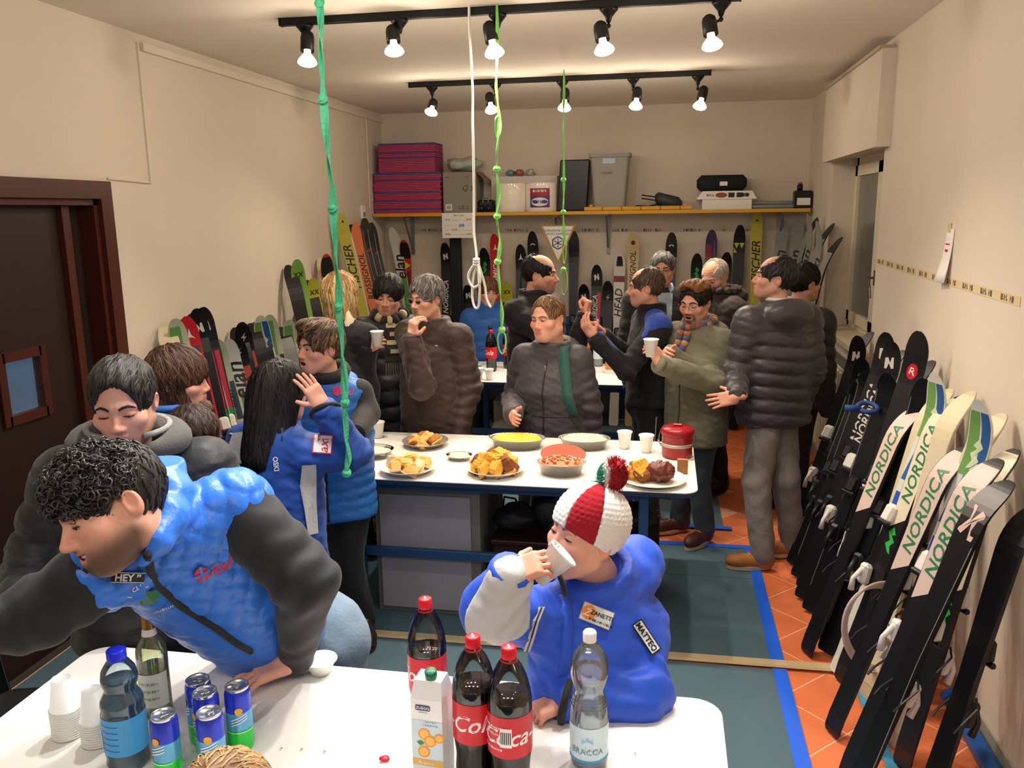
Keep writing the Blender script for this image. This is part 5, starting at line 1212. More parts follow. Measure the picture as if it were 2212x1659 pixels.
wpart('strand', rp([(1013, 2), (1014, 60), (1018, 130), (1021, 200), (1021, 260), (1022, 300), (1023, 360), (1024, 430), (1024, 500), (1029, 545), (1030, 565)], 4.0), m_rope, t, True)
wpart('loop', rp([(1030, 565), (1015, 585), (1012, 602), (1022, 620), (1036, 612), (1036, 590)], 4.0, cl=True), m_rope, t, True)
wpart('long_loop', rp([(1030, 570), (1022, 600), (1020, 640), (1026, 664), (1034, 660), (1036, 625), (1033, 590)], 4.01, cl=True), m_rope, t, True)
wpart('tail', rp([(1031, 562), (1040, 590), (1048, 620), (1051, 645), (1060, 664)], 3.99), m_rope, t, True)
wpart('lashing', join(*[torus(atY(1029, 560+k*5, 4.0), .014, .005, 12, 6, rotx(.2+.1*k)) for k in range(3)]), m_rope, t, True)
# ================================================================== people: implicit surfaces meshed with surface nets
f32 = np.float32
def _l(v): return np.sqrt(np.einsum('...i,...i->...', v, v))
def cone(P, a, b, r1, r2):
    a = np.asarray(a, f32); b = np.asarray(b, f32); ba = b-a; q = P-a
    t = np.clip((q @ ba)/max(float(ba @ ba), 1e-9), 0, 1)
    return _l(q-t[..., None]*ba)-(r1+(r2-r1)*t)
def ell(P, c, r, M=None):
    q = P-np.asarray(c, f32)
    if M is not None: q = q @ np.asarray(M, f32)
    r = np.asarray(r, f32); k0 = _l(q/r); k1 = _l(q/(r*r))
    return k0*(k0-1)/np.maximum(k1, 1e-6)
def rbx(P, c, h, rad, M=None):
    q = P-np.asarray(c, f32)
    if M is not None: q = q @ np.asarray(M, f32)
    d = np.abs(q)-(np.asarray(h, f32)-rad)
    return _l(np.maximum(d, 0))+np.minimum(d.max(-1), 0)-rad
def smin(a, b, k):
    h = np.clip(.5+.5*(b-a)/k, 0, 1); return b+(a-b)*h-k*h*(1-h)
def smax(a, b, k): return -smin(-a, -b, k)
def un(fs, k):
    d = fs[0]
    for x in fs[1:]: d = smin(d, x, k)
    return d
_rs = np.random.RandomState(3); WN = [(_rs.randn(3).astype(f32), _rs.rand()*6.28) for _ in range(24)]
def wob(P, fr, n=8, o=0):
    d = 0
    for k in range(n):
        w, ph = WN[(k+o) % 24]; d = d+np.sin((P @ (w*fr*(1+.13*k))).astype(f32)+ph)
    return d/math.sqrt(n)
def surfnet(fun, lo, hi, h, pad=2):
    lo = np.asarray(lo, float)-pad*h; hi = np.asarray(hi, float)+pad*h
    nb = np.ceil(((hi-lo)/h+1)/4).astype(int); n = nb*4
    G = np.stack(np.meshgrid(*[(lo[i]+h*(4*np.arange(nb[i])+1.5)).astype(f32) for i in range(3)], indexing='ij'), -1)
    Fc = fun(G).astype(f32); act = np.abs(Fc) < 5.5*h+.012          # only blocks near the surface are sampled finely
    Bl = np.where(Fc < 0, -1, 1).astype(f32)[..., None]*np.ones(64, f32)
    off = np.stack(np.meshgrid(*[np.arange(4)]*3, indexing='ij'), -1).reshape(64, 3)
    ai = np.argwhere(act)
    if len(ai): Bl[act] = fun((lo+h*(ai[:, None, :]*4+off[None])).astype(f32)).astype(f32)
    Fd = Bl.reshape(*nb, 4, 4, 4).transpose(0, 3, 1, 4, 2, 5).reshape(*n)
    Fd[0] = Fd[-1] = 1; Fd[:, 0] = Fd[:, -1] = 1; Fd[:, :, 0] = Fd[:, :, -1] = 1
    s = Fd < 0
    cs = [(i, j, k) for i in (0, 1) for j in (0, 1) for k in (0, 1)]
    cnt = sum(s[i:n[0]-1+i, j:n[1]-1+j, k:n[2]-1+k].astype(np.int8) for i, j, k in cs)
    m = (cnt > 0) & (cnt < 8); idx = np.full(m.shape, -1, np.int32); I, J, K = np.nonzero(m); idx[I, J, K] = np.arange(len(I))
    vals = [Fd[I+i, J+j, K+k] for i, j, k in cs]; acc = np.zeros((len(I), 3)); num = np.zeros(len(I))
    for a in range(8):
        for b in range(a+1, 8):
            if sum(abs(cs[a][q]-cs[b][q]) for q in range(3)) != 1: continue
            va, vb = vals[a], vals[b]; cr = (va < 0) != (vb < 0); t = np.where(cr, va/np.where(cr, va-vb, 1), 0)
            pa = np.array(cs[a], float); pb = np.array(cs[b], float)
            acc += np.where(cr[:, None], pa+(pb-pa)*t[:, None], 0); num += cr
    V = lo+h*(np.column_stack([I, J, K])+acc/num[:, None])
    Q = []
    x = s[:-1, 1:-1, 1:-1] != s[1:, 1:-1, 1:-1]; i, j, k = np.nonzero(x); fl_ = s[i, j+1, k+1]
    q = np.column_stack([idx[i, j, k], idx[i, j+1, k], idx[i, j+1, k+1], idx[i, j, k+1]]); q[~fl_] = q[~fl_][:, ::-1]; Q.append(q)
    x = s[1:-1, :-1, 1:-1] != s[1:-1, 1:, 1:-1]; i, j, k = np.nonzero(x); fl_ = s[i+1, j, k+1]
    q = np.column_stack([idx[i, j, k], idx[i, j, k+1], idx[i+1, j, k+1], idx[i+1, j, k]]); q[~fl_] = q[~fl_][:, ::-1]; Q.append(q)
    x = s[1:-1, 1:-1, :-1] != s[1:-1, 1:-1, 1:]; i, j, k = np.nonzero(x); fl_ = s[i+1, j+1, k]
    q = np.column_stack([idx[i, j, k], idx[i+1, j, k], idx[i+1, j+1, k], idx[i, j+1, k]]); q[~fl_] = q[~fl_][:, ::-1]; Q.append(q)
    return V, np.vstack(Q)
def joinq(*gs):
    V = []; Fc = []; o = 0
    for v, f in gs:
        V.append(v); Fc.append(np.asarray(f, np.int32)+o); o += len(v)
    return np.vstack(V), np.vstack(Fc)
def quads(g):
    v, f = g; out = []
    for q in f:
        if len(q) == 4: out.append(q)
        elif len(q) == 3: out.append([q[0], q[1], q[2], q[2]])
        else:
            for i in range(1, len(q)-1, 2): out.append([q[0], q[i], q[i+1], q[min(i+2, len(q)-1)]])
    return np.asarray(v), np.array(out, np.int32)
def grad(fun, P, e=.002):
    P = np.asarray(P, f32); g = np.stack([fun(P+np.array(d, f32)*e)-fun(P-np.array(d, f32)*e) for d in ((1, 0, 0), (0, 1, 0), (0, 0, 1))], -1)
    return g/(_l(g)[..., None]+1e-9)
def march(fun, O, d, steps=40, maxd=1.0):
    """from points O along d until the surface"""
    O = np.asarray(O, f32); d = np.asarray(norm(d), f32); t = np.zeros(len(O), f32)
    for _ in range(steps): t = np.minimum(t+fun(O+t[:, None]*d)*.8, maxd)
    return O+t[:, None]*d
def decal(g, org, u, v, fun, off=.004, back=.25, w=None):
    """lay a flat drawing on a surface: it is held at org in the plane u,v and pushed along -normal until it touches"""
    u = norm(u); v = norm(v); n = np.cross(u, v) if w is None else norm(w)
    P = np.asarray(org)+g[0][:, :1]*u+g[0][:, 1:2]*v+n*back
    Q = march(fun, P, -n, 50, back+.4)
    return Q+n*off, g[1]
def hframe(yaw, pitch=0.0, roll=0.0):
    """yaw 0 faces the camera side (-Y), 90 faces +X (right in the picture), -90 left, 180 away; pitch > 0 looks down; columns right, forward, up"""
    a = math.radians(yaw); M = np.column_stack([[-math.cos(a), -math.sin(a), 0], [math.sin(a), -math.cos(a), 0], [0, 0, 1]])
    return M @ rotx(-math.radians(pitch)) @ roty(math.radians(roll))
m_skin = mat('skin', 'd9a58a', .55, attr=True, noise=.05, nscale=60, spec=.35, bump=.05, bscale=300)
m_hair = mat('hair', '222222', .5, attr=True, spec=.35)
m_eyew = mat('eye_white', 'e6ddd6', .2); m_iris = mat('eye_iris', '2a1c14', .15); m_teeth = mat('teeth', 'efe7da', .3); m_mouth = mat('mouth_inside', '5a1f1c', .6)
SKIN = np.array(srgb('dca58c')); LIP = np.array(srgb('b8605a')); BLUSH = np.array(srgb('e0937c'))
class Person:
    def __init__(s, label, base):
        s.t = thing('person', label, 'person', (float(base[0]), float(base[1]), 0.0)); s.skin = []; s.cols = []
        s.arms = {}; s.jf = None
    # ---------------------------------------------------------------- head
    def head(s, c, M, size=1.0, skin=SKIN, h=.0042, mouth='closed', beard=0.0, beardc='2a211c', fat=0.0, nose=1.0, look=0.0, eyes='open', brow='2a211c', age=0.0, chin=1.0, neck_to=None, ears=True, tint=0.0, irisc=None):
        s.hc = np.asarray(c, float); s.hM = np.asarray(M, float); s.hs = size
        k = size
        def loc(P): return ((P-s.hc.astype(f32)) @ s.hM.astype(f32))/k
        def fun(P):
            q = loc(P); qa = q.copy(); qa[..., 0] = np.abs(q[..., 0])
            d = ell(q, (0, -.012, .032), (.076, .097, .090))
            d = smin(d, ell(q, (0, .023, -.036), (.065+fat*.5, .069, .078)), .03)
            d = smin(d, ell(q, (0, .058, -.085*chin), (.030+fat*.4, .030, .026)), .025)
            d = smin(d, cone(qa, (.054+fat*.5, -.005, -.052), (.018, .058, -.092*chin), .020+fat, .018), .025)
            d = smin(d, ell(qa, (.042, .058, -.022), (.026+fat*.3, .022, .020)), .022)
            d = smin(d, cone(qa, (.006, .082, .024), (.044, .068, .022), .010, .009), .014)
            # eye sockets
            d = smax(d, -ell(qa, (.031, .092, .004), (.019, .014, .0115)), .010)
            # nose
            nn = cone(q, (0, .083, .012), (0, .104*(.6+.4*nose), -.026), .0070, .0085)
            nn = smin(nn, ell(q, (0, .1005*(.6+.4*nose), -.030), (.0115*nose, .011, .009)), .008)
            nn = smin(nn, ell(qa, (.0125, .094, -.034), (.0085, .010, .0075)), .006)
            d = smin(d, nn, .009)
            # mouth
            d = smin(d, ell(q, (0, .070, -.062), (.037, .020, .026)), .016)
            if mouth in ('open', 'smile'):
                zz = -.064 if mouth == 'open' else -.061
                bend = .006 if mouth == 'smile' else 0
                q2 = q.copy(); q2[..., 2] -= bend*(qa[..., 0]/.025)**2
                d = smin(d, ell(q2, (0, .0865, zz+.0105), (.026, .010, .0055)), .005)
                d = smin(d, ell(q2, (0, .084, zz-.0125), (.022, .011, .0065)), .005)
                d = smax(d, -ell(q2, (0, .094, zz), (.019 if mouth == 'open' else .024, .022, .0085 if mouth == 'open' else .0065)), .003)
            else:
                d = smin(d, ell(q, (0, .0885, -.0565), (.023, .009, .0052)), .004)
                d = smin(d, ell(q, (0, .0870, -.0670), (.020, .010, .0062)), .004)
            # eyelids
            lid = ell(qa, (.031, .0745, .002), (.0165, .0135, .0125))
            if eyes == 'open': lid = smax(lid, (-(q[..., 2]-.0052+(q[..., 1]-.085)*.2)), .001)
            elif eyes == 'down': lid = smax(lid, -(q[..., 2]-.0000), .001)
            else: lid = lid
            d = smin(d, lid, .003)
            d = smin(d, smax(ell(qa, (.031, .0735, .001), (.0165, .0135, .0125)), q[..., 2]+.0055, .001), .003)
            if ears:
                er = ell(qa, (.0785, -.014, -.006), (.009, .018, .030), roty(.25) @ rotx(-.2))
                er = smax(er, -ell(qa, (.0885, -.008, -.004), (.009, .012, .021)), .004)
                d = smin(d, er, .006)
            if age: d = d+age*.0006*np.sin(q[..., 2]*420+10*np.abs(q[..., 0]))*(q[..., 2] > .035)*(q[..., 1] > .05)
            if neck_to is not None:
                d0 = cone(P, s.hc+s.hM @ (np.array([0, -.018, -.055])*k), neck_to, (.056+fat)*k, (.062+fat)*k)/k
                d = smin(d, d0, .02)
            return d*k
        s.hf = fun; r = .15*k
        lo = s.hc-np.array([.125]*3)*k*1.08; hi = s.hc+np.array([.135]*3)*k*1.05
        if neck_to is not None: lo = np.minimum(lo, np.asarray(neck_to)-.07); hi = np.maximum(hi, np.asarray(neck_to)+.02)
        V, Q = surfnet(fun, lo, hi, h)
        q = loc(V.astype(f32)); qa = np.abs(q[:, 0])
        C = np.tile(skin, (len(V), 1)).astype(float)
        w = np.exp(-((qa-.045)**2/.0006+(q[:, 2]+.025)**2/.0008))*(q[:, 1] > .03)+.8*np.exp(-((qa)**2/.0003+(q[:, 2]+.03)**2/.0004))*(q[:, 1] > .085)+.8*(qa > .078)
        C = C+(BLUSH*(skin/SKIN)-C)*np.clip(w*(.40+tint*.8), 0, .8)[:, None]
        ml = np.exp(-(np.maximum(qa-.012, 0)**2/.00007+(q[:, 2]+.0615)**2/.00009))*(q[:, 1] > .075)
        C = C+(LIP*(skin/SKIN)-C)*np.clip(ml*.85, 0, 1)[:, None]
        if mouth in ('open', 'smile'):
            ins = (qa < .025) & (np.abs(q[:, 2]+.063) < .009) & (q[:, 1] > .04) & (q[:, 1] < .0885)
            C[ins] = srgb('5a1f1c')
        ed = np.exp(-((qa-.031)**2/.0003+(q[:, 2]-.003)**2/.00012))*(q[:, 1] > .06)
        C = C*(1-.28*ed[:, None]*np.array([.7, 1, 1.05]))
        if beard:
            lowr = 1/(1+np.exp((q[:, 2]+.050-.25*np.maximum(-q[:, 1]+.05, 0))*130)); jw = np.clip((q[:, 1]+.035)/.04, 0, 1)*np.clip((q[:, 2]+.145)/.04, 0, 1); nl = 1-np.clip(ml*1.6, 0, 1)
            st = lowr*jw*nl; us = np.exp(-((qa)**2/.0009+(q[:, 2]+.047)**2/.00006))*(q[:, 1] > .07)
            if beard >= 2:    # goatee
                st = np.clip(us*1.4+np.exp(-((qa)**2/.0007+(q[:, 2]+.085)**2/.0005))*(q[:, 1] > .05)*1.2+np.exp(-((qa-.033)**2/.00008+(q[:, 2]+.066)**2/.0005))*(q[:, 1] > .05), 0, 1)*nl; bb = .85
            else: st = np.maximum(st, us*.8*nl); bb = beard
            C = C+(np.array(srgb(beardc))-C)*np.clip(st*bb, 0, 1)[:, None]
        s.skin.append((V, Q)); s.cols.append(C)
        W = lambda p: s.hc+s.hM @ (np.asarray(p, float)*k)
        if eyes != 'closed':
            for sg in (-1, 1):
                c = W((sg*.031, .0735, .002))
                e = wpart('eye', sphere(c, .0118*k, 14, 10), m_eyew, s.t, True)
                g = W((sg*.031+look*.006, .0735+.0062, .002-(.003 if eyes == 'down' else 0)))
                wpart('iris', sphere(g, .0064*k, 12, 8), mat('iris_'+irisc, irisc, .15) if irisc else m_iris, s.t, True, under=e)
        else: pass
        for sg in (-1, 1):
            lz = .0052 if eyes == 'open' else (.0 if eyes == 'down' else -.004)
            wpart('eyelash', tube([W((sg*(.031+x), .0735+math.sqrt(max(.0136**2-x*x*.62, 0)), lz-abs(x)*.12)) for x in np.linspace(-.0145, .0145, 7)], .0013*k, 5), mat('lash', '1c1411', .6), s.t, True)
            P0 = np.array([W((sg*x, .11, z)) for x, z in ((.012, .021), (.022, .026), (.034, .0275), (.045, .023), (.051, .018))])
            P1 = march(fun, P0, s.hM @ np.array([0, -1, 0]), 40, .08*k)
            wpart('eyebrow', tube(P1, np.array([.0035, .0042, .0040, .003, .0015])*k, 6), mat('brow_'+brow, brow, .8), s.t, True)
        if mouth == 'smile': wpart('teeth', tube([W((x, .0855-abs(x)**2*18, -.0588+.006*(x/.025)**2)) for x in np.linspace(-.021, .021, 9)], .0046*k, 6), m_teeth, s.t, True)
        if mouth == 'open': wpart('teeth', tube([W((x, .081-abs(x)**2*18, -.058)) for x in np.linspace(-.013, .013, 7)], .003*k, 6), m_teeth, s.t, True)
        s.W = W; return s
    # ---------------------------------------------------------------- hair
    def hair(s, style='short', col='1c1613', col2=None, th=.012, line=.0, n=420, L=5, step=.012, wid=.0028, h=.0055, down=.25, long_to=None, lr=.05, nape=-.07, side=True, quiff=0.0, fwd=0.0, recede=0.0, seed=1, fringe=0.0, extra=None, lockscale=1.0, name='hair', flowx=0.0):
        k = s.hs; hM = s.hM.astype(f32); hc = s.hc.astype(f32)
        def loc(P): return ((P-hc) @ hM)/k
        def fun(P):
            q = loc(P); qa = q.copy(); qa[..., 0] = np.abs(q[..., 0])
            d = ell(q, (0, -.014, .034), (.077+th, .099+th, .091+th))
            if quiff: d = smin(d, ell(q, (0, .055, .105), (.06, .05, .028+quiff)), .03)
            d = d+.0022*wob(q, 95, 5)
            # face opening: forehead line rises with `line`
            cut = ell(q, (0, .125, -.052+line-fringe), (.078-.01*recede, .085, .112))
            d = smax(d, -cut, .008)
            if recede: d = smax(d, -ell(q, (0, .075, .10), (.055+.02*recede, .075+.055*recede, .05)), .012)
            if side: d = smax(d, -ell(qa, (.085, .004, -.010), (.03, .026, .030)), .006)
            d = smax(d, -ell(qa, (.09, .065, -.075), (.06, .075, .075)), .006)
            d = smax(d, -(q[..., 2]-nape), .01)
            if long_to is not None:
                for a, b, r1, r2 in long_to: d = smin(d, cone(q, a, b, r1, r2)+.002*wob(q*np.array([1, 1, .15], f32), 150, 5), .03)
            return d*k
        s.hairf = fun
        pts = [s.hc+np.array([.14]*3)*k, s.hc-np.array([.14]*3)*k]
        if long_to is not None:
            for a, b, r1, r2 in long_to:
                for p_, r_ in ((a, r1), (b, r2)): w = s.W(p_); pts += [w+r_*1.3, w-r_*1.3]
        pts = np.array(pts)
        V, Q = surfnet(fun, pts.min(0), pts.max(0), h*k)
        c1 = np.array(srgb(col)); c2 = np.array(srgb(col2 or col))
        rs = np.random.RandomState(seed)
        if len(V) == 0: return s
        C = np.tile(c1, (len(V), 1))*(.75+.25*rs.rand(len(V), 1))
        gs = [(V, Q)]; cs = [C]
        if n:
            pick = V[rs.randint(0, len(V), n)].astype(f32); ql = loc(pick)
            p = pick.copy(); path = [p+grad(fun, p)*.001]
            crown = np.array([0, -.045, .13], f32); Dn = np.array([0, 0, -1], f32); jit = rs.randn(n, 3).astype(f32)*.22
            for _ in range(L-1):
                q = loc(p); fl_ = q-crown; fl_ /= (_l(fl_)[:, None]+1e-6)
                ld = (Dn @ hM)
                top = np.clip((q[:, 2]-.05)/.06, 0, 1)[:, None]
                dv = fl_*(1-down)+ld*down+jit+np.array([flowx, fwd, 0], f32)*top
                dw = dv @ hM.T; g = grad(fun, p); dw = dw-g*np.sum(dw*g, -1, keepdims=True); dw /= (_l(dw)[:, None]+1e-6)
                p = p+dw*step*k; dd = fun(p); p = p-grad(fun, p)*(dd-.0015*k)[:, None]
                path.append(p)
            A = np.stack(path, 1)            # n, L, 3
            Tn = np.gradient(A, axis=1); Tn /= (_l(Tn)[..., None]+1e-9)
            g = grad(fun, A.reshape(-1, 3)).reshape(A.shape); B = np.cross(Tn, g); B /= (_l(B)[..., None]+1e-9)
            w = wid*k*np.array([.8, 1.0, 1.0, .8, .25][:L] if L == 5 else np.interp(np.linspace(0, 1, L), [0, .3, .8, 1], [.8, 1, .8, .2]))[None, :, None]*(.6+.8*rs.rand(n, 1, 1))
            ring = np.stack([A+B*w, A+g*w*.8, A-B*w], 2)        # n, L, 3, 3
            VV = ring.reshape(-1, 3); ii = np.arange(n)[:, None, None]*L*3+np.arange(L-1)[None, :, None]*3+np.arange(2)[None, None, :]
            FF = np.stack([ii, ii+1, ii+4, ii+3], -1).reshape(-1, 4)
            cc = c1+(c2-c1)*rs.rand(n, 1)**1.3; cc = cc*(.7+.6*rs.rand(n, 1))
            gs.append((VV, FF)); cs.append(np.repeat(cc, L*3, 0))
        if extra is not None:
            v, f = quads(extra); gs.append((v, f)); cs.append(np.tile(c1, (len(v), 1))*(.6+.8*rs.rand(len(v), 1)))
        V, Q = joinq(*gs)
        wpart(name, (V, Q), m_hair, s.t, True, np.vstack(cs)); return s
    # ---------------------------------------------------------------- hands
    def hand(s, wrist, d, n, thumb, curl=(.35, .35, .25), size=1.0, spread=.06, skin=SKIN, thumbc=.4, h=.0034, curls=None, tdir=None):
        """d along the palm to the knuckles, n out of the back of the hand, thumb: side vector"""
        d = norm(d); n = norm(np.asarray(n, float)-d*np.dot(n, d)); sd = np.cross(d, n); sd = sd if np.dot(sd, thumb) > 0 else -sd
        k = size; o = np.asarray(wrist, float); P_ = lambda a, b, c: o+(a*sd+b*d+c*n)*k
        segs = []
        for i, (x, ln, r) in enumerate(((.030, .074, .0088), (.010, .082, .0090), (-.010, .076, .0086), (-.029, .060, .0078))):
            cc = curls[i] if curls else curl
            dd = norm(d+sd*(x/.03)*spread); p = P_(x, .088-abs(x-.008)*.18, 0); ang = 0
            for j, fr in enumerate((.45, .31, .24)):
                ang += cc[j]; e = p+(dd*math.cos(ang)-n*math.sin(ang))*ln*fr*k
                segs.append((p, e, r*k*(1-.10*j), r*k*(.93-.10*j))); p = e
        td = tdir if tdir is not None else norm(sd*.75+d*.55-n*.35); p = P_(.026, .028, -.006); e = p+norm(td)*.038*k; segs.append((P_(.012, .012, -.002), p, .017*k, .014*k)); segs.append((p, e, .0125*k, .0105*k))
        t2 = norm(norm(td)*math.cos(thumbc)+(d*.6-sd*.5-n*.4)*math.sin(thumbc)); segs.append((e, e+t2*.03*k, .0102*k, .0085*k))
        M = np.column_stack([sd, d, n])
        pal = P_(0, .05, 0); wr = P_(0, -.03, 0)
        def fun(P):
            D = rbx(P, pal, np.array([.040, .047, .0145])*k, .014*k, M)
            D = smin(D, cone(P, wr, P_(0, .02, 0), .026*k, .028*k), .018*k)
            D = smin(D, ell(P, P_(.018, .035, -.008), np.array([.02, .03, .014])*k, M), .01*k)
            fd = None
            for a, b, r1, r2 in segs:
                x = cone(P, a, b, r1, r2); fd = x if fd is None else smin(fd, x, .0035*k)
            return smin(D, fd, .007*k)
        pts = np.array([q for a, b, r1, r2 in segs for q in (a, b)]+[wr, pal])
        V, Q = surfnet(fun, pts.min(0)-.032*k, pts.max(0)+.032*k, h)
        C = np.tile(skin, (len(V), 1)).astype(float); tips = np.array([segs[2][1], segs[5][1], segs[8][1], segs[11][1], segs[-1][1]])
        w = np.exp(-np.min(((V[:, None]-tips[None])**2).sum(-1), 1)/.0003); C = C+(BLUSH*(skin/SKIN)-C)*(.25+.5*w)[:, None]
        s.skin.append((V, Q)); s.cols.append(C); s.hand_tips = tips; return s
    # ---------------------------------------------------------------- jacket or coat
    def jacket(s, A, B, right, prof, shL, shR, arms, m, name='jacket', rs=(.070, .060, .052), quilt=None, wr=.004, wfr=16, h=.010, collar=None, hood=None, bulk=1.0, sleeve_quilt=None, hem=.0, extra=None, cut=None, sleeves=True, ke=.03, arm_m=None, arm_name='sleeve', cuff=True, smooth=True):
        """A hem centre, B base of the neck; prof rows (t, half width, half depth); arms: dict side -> (elbow, wrist)"""
        A = np.asarray(A, float); B = np.asarray(B, float); u = norm(B-A); Lh = np.linalg.norm(B-A)
        r = norm(np.asarray(right, float)-u*np.dot(right, u)); fw = np.cross(u, r)
        M = np.column_stack([r, fw, u]).astype(f32); A32 = A.astype(f32)
        tt = np.array([p[0] for p in prof]); ww = np.array([p[1] for p in prof])*bulk; dd = np.array([p[2] for p in prof])*bulk
        s.jfr = (A, B, r, fw, u, Lh)
        def torso(P):
            q = (P-A32) @ M; t = np.clip(q[..., 2]/Lh, 0, 1)
            w = np.interp(t, tt, ww).astype(f32); d = np.interp(t, tt, dd).astype(f32)
            rr = np.sqrt((q[..., 0]/w)**2+(q[..., 1]/d)**2); e = (rr-1)*np.minimum(w, d)*.9
            if quilt: e = e-quilt[1]*(np.abs(np.sin(math.pi*(q[..., 2]+.3*quilt[0]*np.sin(q[..., 0]*5))/quilt[0]))**.55-.5)
            e = smax(e, -q[..., 2]+0*t, .02); e = smax(e, q[..., 2]-Lh-.015, .03)
            for sh in (shL, shR): e = smin(e, cone(P, B-u*.035, np.asarray(sh), .065*bulk, rs[0]*.98), .06)
            return e
        def sleeve(P, sd):
            sh = shL if sd == 'L' else shR; el, wrs = arms[sd]
            d1 = cone(P, sh, el, rs[0], rs[1]); d2 = cone(P, el, wrs, rs[1], rs[2]); d = smin(d1, d2, .025)
            sq = sleeve_quilt or quilt
            if sq:
                for a, b in ((sh, el), (el, wrs)):
                    a = np.asarray(a); b = np.asarray(b); ba = norm(b-a); L_ = np.linalg.norm(b-a); x = (P-a.astype(f32)) @ ba.astype(f32)
                    mask = (x > -.02) & (x < L_+.02); dm = d1 if a is sh else d2
                    d = d-np.where(mask & (np.abs((d1 if np.allclose(a, sh) else d2)-d) < .02), sq[1]*(np.abs(np.sin(math.pi*x/sq[0]))**.55-.5), 0)
            else:
                el32 = np.asarray(el, f32); ne = np.exp(-((P-el32)**2).sum(-1)/.02)
                d = d+(wr*.9*ne+wr*.35)*np.sin(_l(P-np.asarray(sh, f32))*95+wob(P, 14, 4, 5)*1.2)
            return d
        def fun(P):
            d = torso(P)
            if sleeves and arm_m is None:
                for sd in arms: d = smin(d, sleeve(P, sd), ke)
            if collar:
                c0, c1, ro, thk = collar[:4]; c0 = np.asarray(c0); c1 = np.asarray(c1)
                dc = np.abs(cone(P, c0, c1, ro, ro*1.02))-thk
                ax = norm(c1-c0).astype(f32); x = (P-c0.astype(f32)) @ ax
                dc = smax(dc, x-np.linalg.norm(c1-c0), .008); dc = smax(dc, -x-.05, .01); d = smin(d, dc, .02)
            if hood is not None:
                for c, R, Mx in hood:
                    d = smin(d, ell(P, c, R, Mx), .025)
            if extra is not None: d = smin(d, extra(P), .02)
            d = d+wr*.5*wob(P, wfr, 6)+wr*.28*wob(P*np.array([1, 1, 2.2], f32), wfr*2.6, 6, 9)
            if cut is not None: d = smax(d, -cut(P), .006)
            return d
        s.jf = fun
        pts = [A+r*x*.36+fw*y*.26 for x in (-1, 1) for y in (-1, 1)]+[B+[0, 0, .12], np.asarray(shL)+.1, np.asarray(shL)-.1, np.asarray(shR)+.1, np.asarray(shR)-.1]
        if collar: pts += [np.asarray(collar[1])+collar[2]+.03, np.asarray(collar[1])-collar[2]-.03]
        if sleeves and arm_m is None:
            for sd in arms:
                for p_ in arms[sd]: pts += [np.asarray(p_)+.085, np.asarray(p_)-.085]
        if hood is not None:
            for c, R, Mx in hood: pts += [np.asarray(c)+max(R), np.asarray(c)-max(R)]
        pts = np.array(pts); V, Q = surfnet(fun, pts.min(0), pts.max(0), h)
        s.j = wpart(name, (V, Q), m, s.t, smooth)
        if arm_m is not None:
            s.slf = {}
            for sd in arms:
                fn = lambda P, sd=sd: sleeve(P, sd)+wr*.5*wob(P, wfr, 6)
                el, wrs = arms[sd]; sh = shL if sd == 'L' else shR; p3 = np.array([sh, el, wrs])
                V, Q = surfnet(fn, p3.min(0)-.09, p3.max(0)+.09, h); wpart(arm_name, (V, Q), arm_m, s.t, smooth); s.slf[sd] = fn
        # the arms and trunk under the cloth belong to the body
        tr = quads(tube([A, A+(B-A)*.5, A+(B-A)*.85, B], [.11, .11, .10, .055], 10)); s.skin.append(tr); s.cols.append(np.tile(SKIN, (len(tr[0]), 1)))
        for sd in arms:
            el, wrs = arms[sd]; sh = shL if sd == 'L' else shR
            g = quads(tube([sh, el, wrs], [.042, .036, .026], 8)); s.skin.append(g); s.cols.append(np.tile(SKIN, (len(g[0]), 1)))
            if cuff and sleeves:
                dv = norm(np.asarray(wrs)-np.asarray(el)); c0 = np.asarray(wrs)+dv*(rs[2]*.55)
                wpart('cuff', tube([c0-dv*.02, c0, c0+dv*.012], [rs[2]*.92, rs[2]*.95, rs[2]*.86], 14), m if arm_m is None else arm_m, s.t, True)
        return s
    def zipper(s, x0=0.0, t0=.02, t1=.97, m=None, r=.004, name='zip', off=.004, n=24):
        A, B, rr, fw, u, Lh = s.jfr
        P = np.array([A+u*Lh*t+rr*x0+fw*.5 for t in np.linspace(t0, t1, n)]); Q = march(s.jf, P, -fw, 60, .6)+fw*off
        wpart(name, tube(Q, r, 6), m or m_bp, s.t, True); return s
    def patch(s, g, x, t, m, name, off=.004, under=None, rot=0.0, fun=None, side=1):
        A, B, rr, fw, u, Lh = s.jfr; c, sn = math.cos(rot), math.sin(rot)
        uu = (-rr if side > 0 else rr); U = uu*c+u*sn; Vv = -uu*sn+u*c
        q = decal(g, A+u*Lh*t+rr*x, U, Vv, fun or s.jf, off, .45, w=fw*side)
        return wpart(name, q, m, s.t, under=under)
    # ---------------------------------------------------------------- legs
    def legs(s, hip, kneeL, ankL, kneeR, ankR, m, shoe=None, fwd=None, r=(.095, .068, .055), h=.014, shoefw=None, wr=.004, hipw=.085):
        hip = np.asarray(hip, float); rt = norm(np.asarray(ankR)-np.asarray(ankL)) if np.linalg.norm(np.asarray(ankR)-np.asarray(ankL)) > .02 else np.array([1., 0, 0])
        hl, hr = hip-rt*hipw, hip+rt*hipw
        def fun(P):
            d = smin(cone(P, hl, kneeL, *r[:2]), cone(P, kneeL, ankL, *r[1:]), .02)
            d = smin(d, smin(cone(P, hr, kneeR, *r[:2]), cone(P, kneeR, ankR, *r[1:]), .02), .03)
            d = smin(d, ell(P, hip+[0, 0, .04], (.16, .12, .13)), .05)
            return d+wr*.6*wob(P*np.array([1, 1, 1.4], f32), 16, 8, 3)+wr*.35*wob(P, 45, 8, 7)
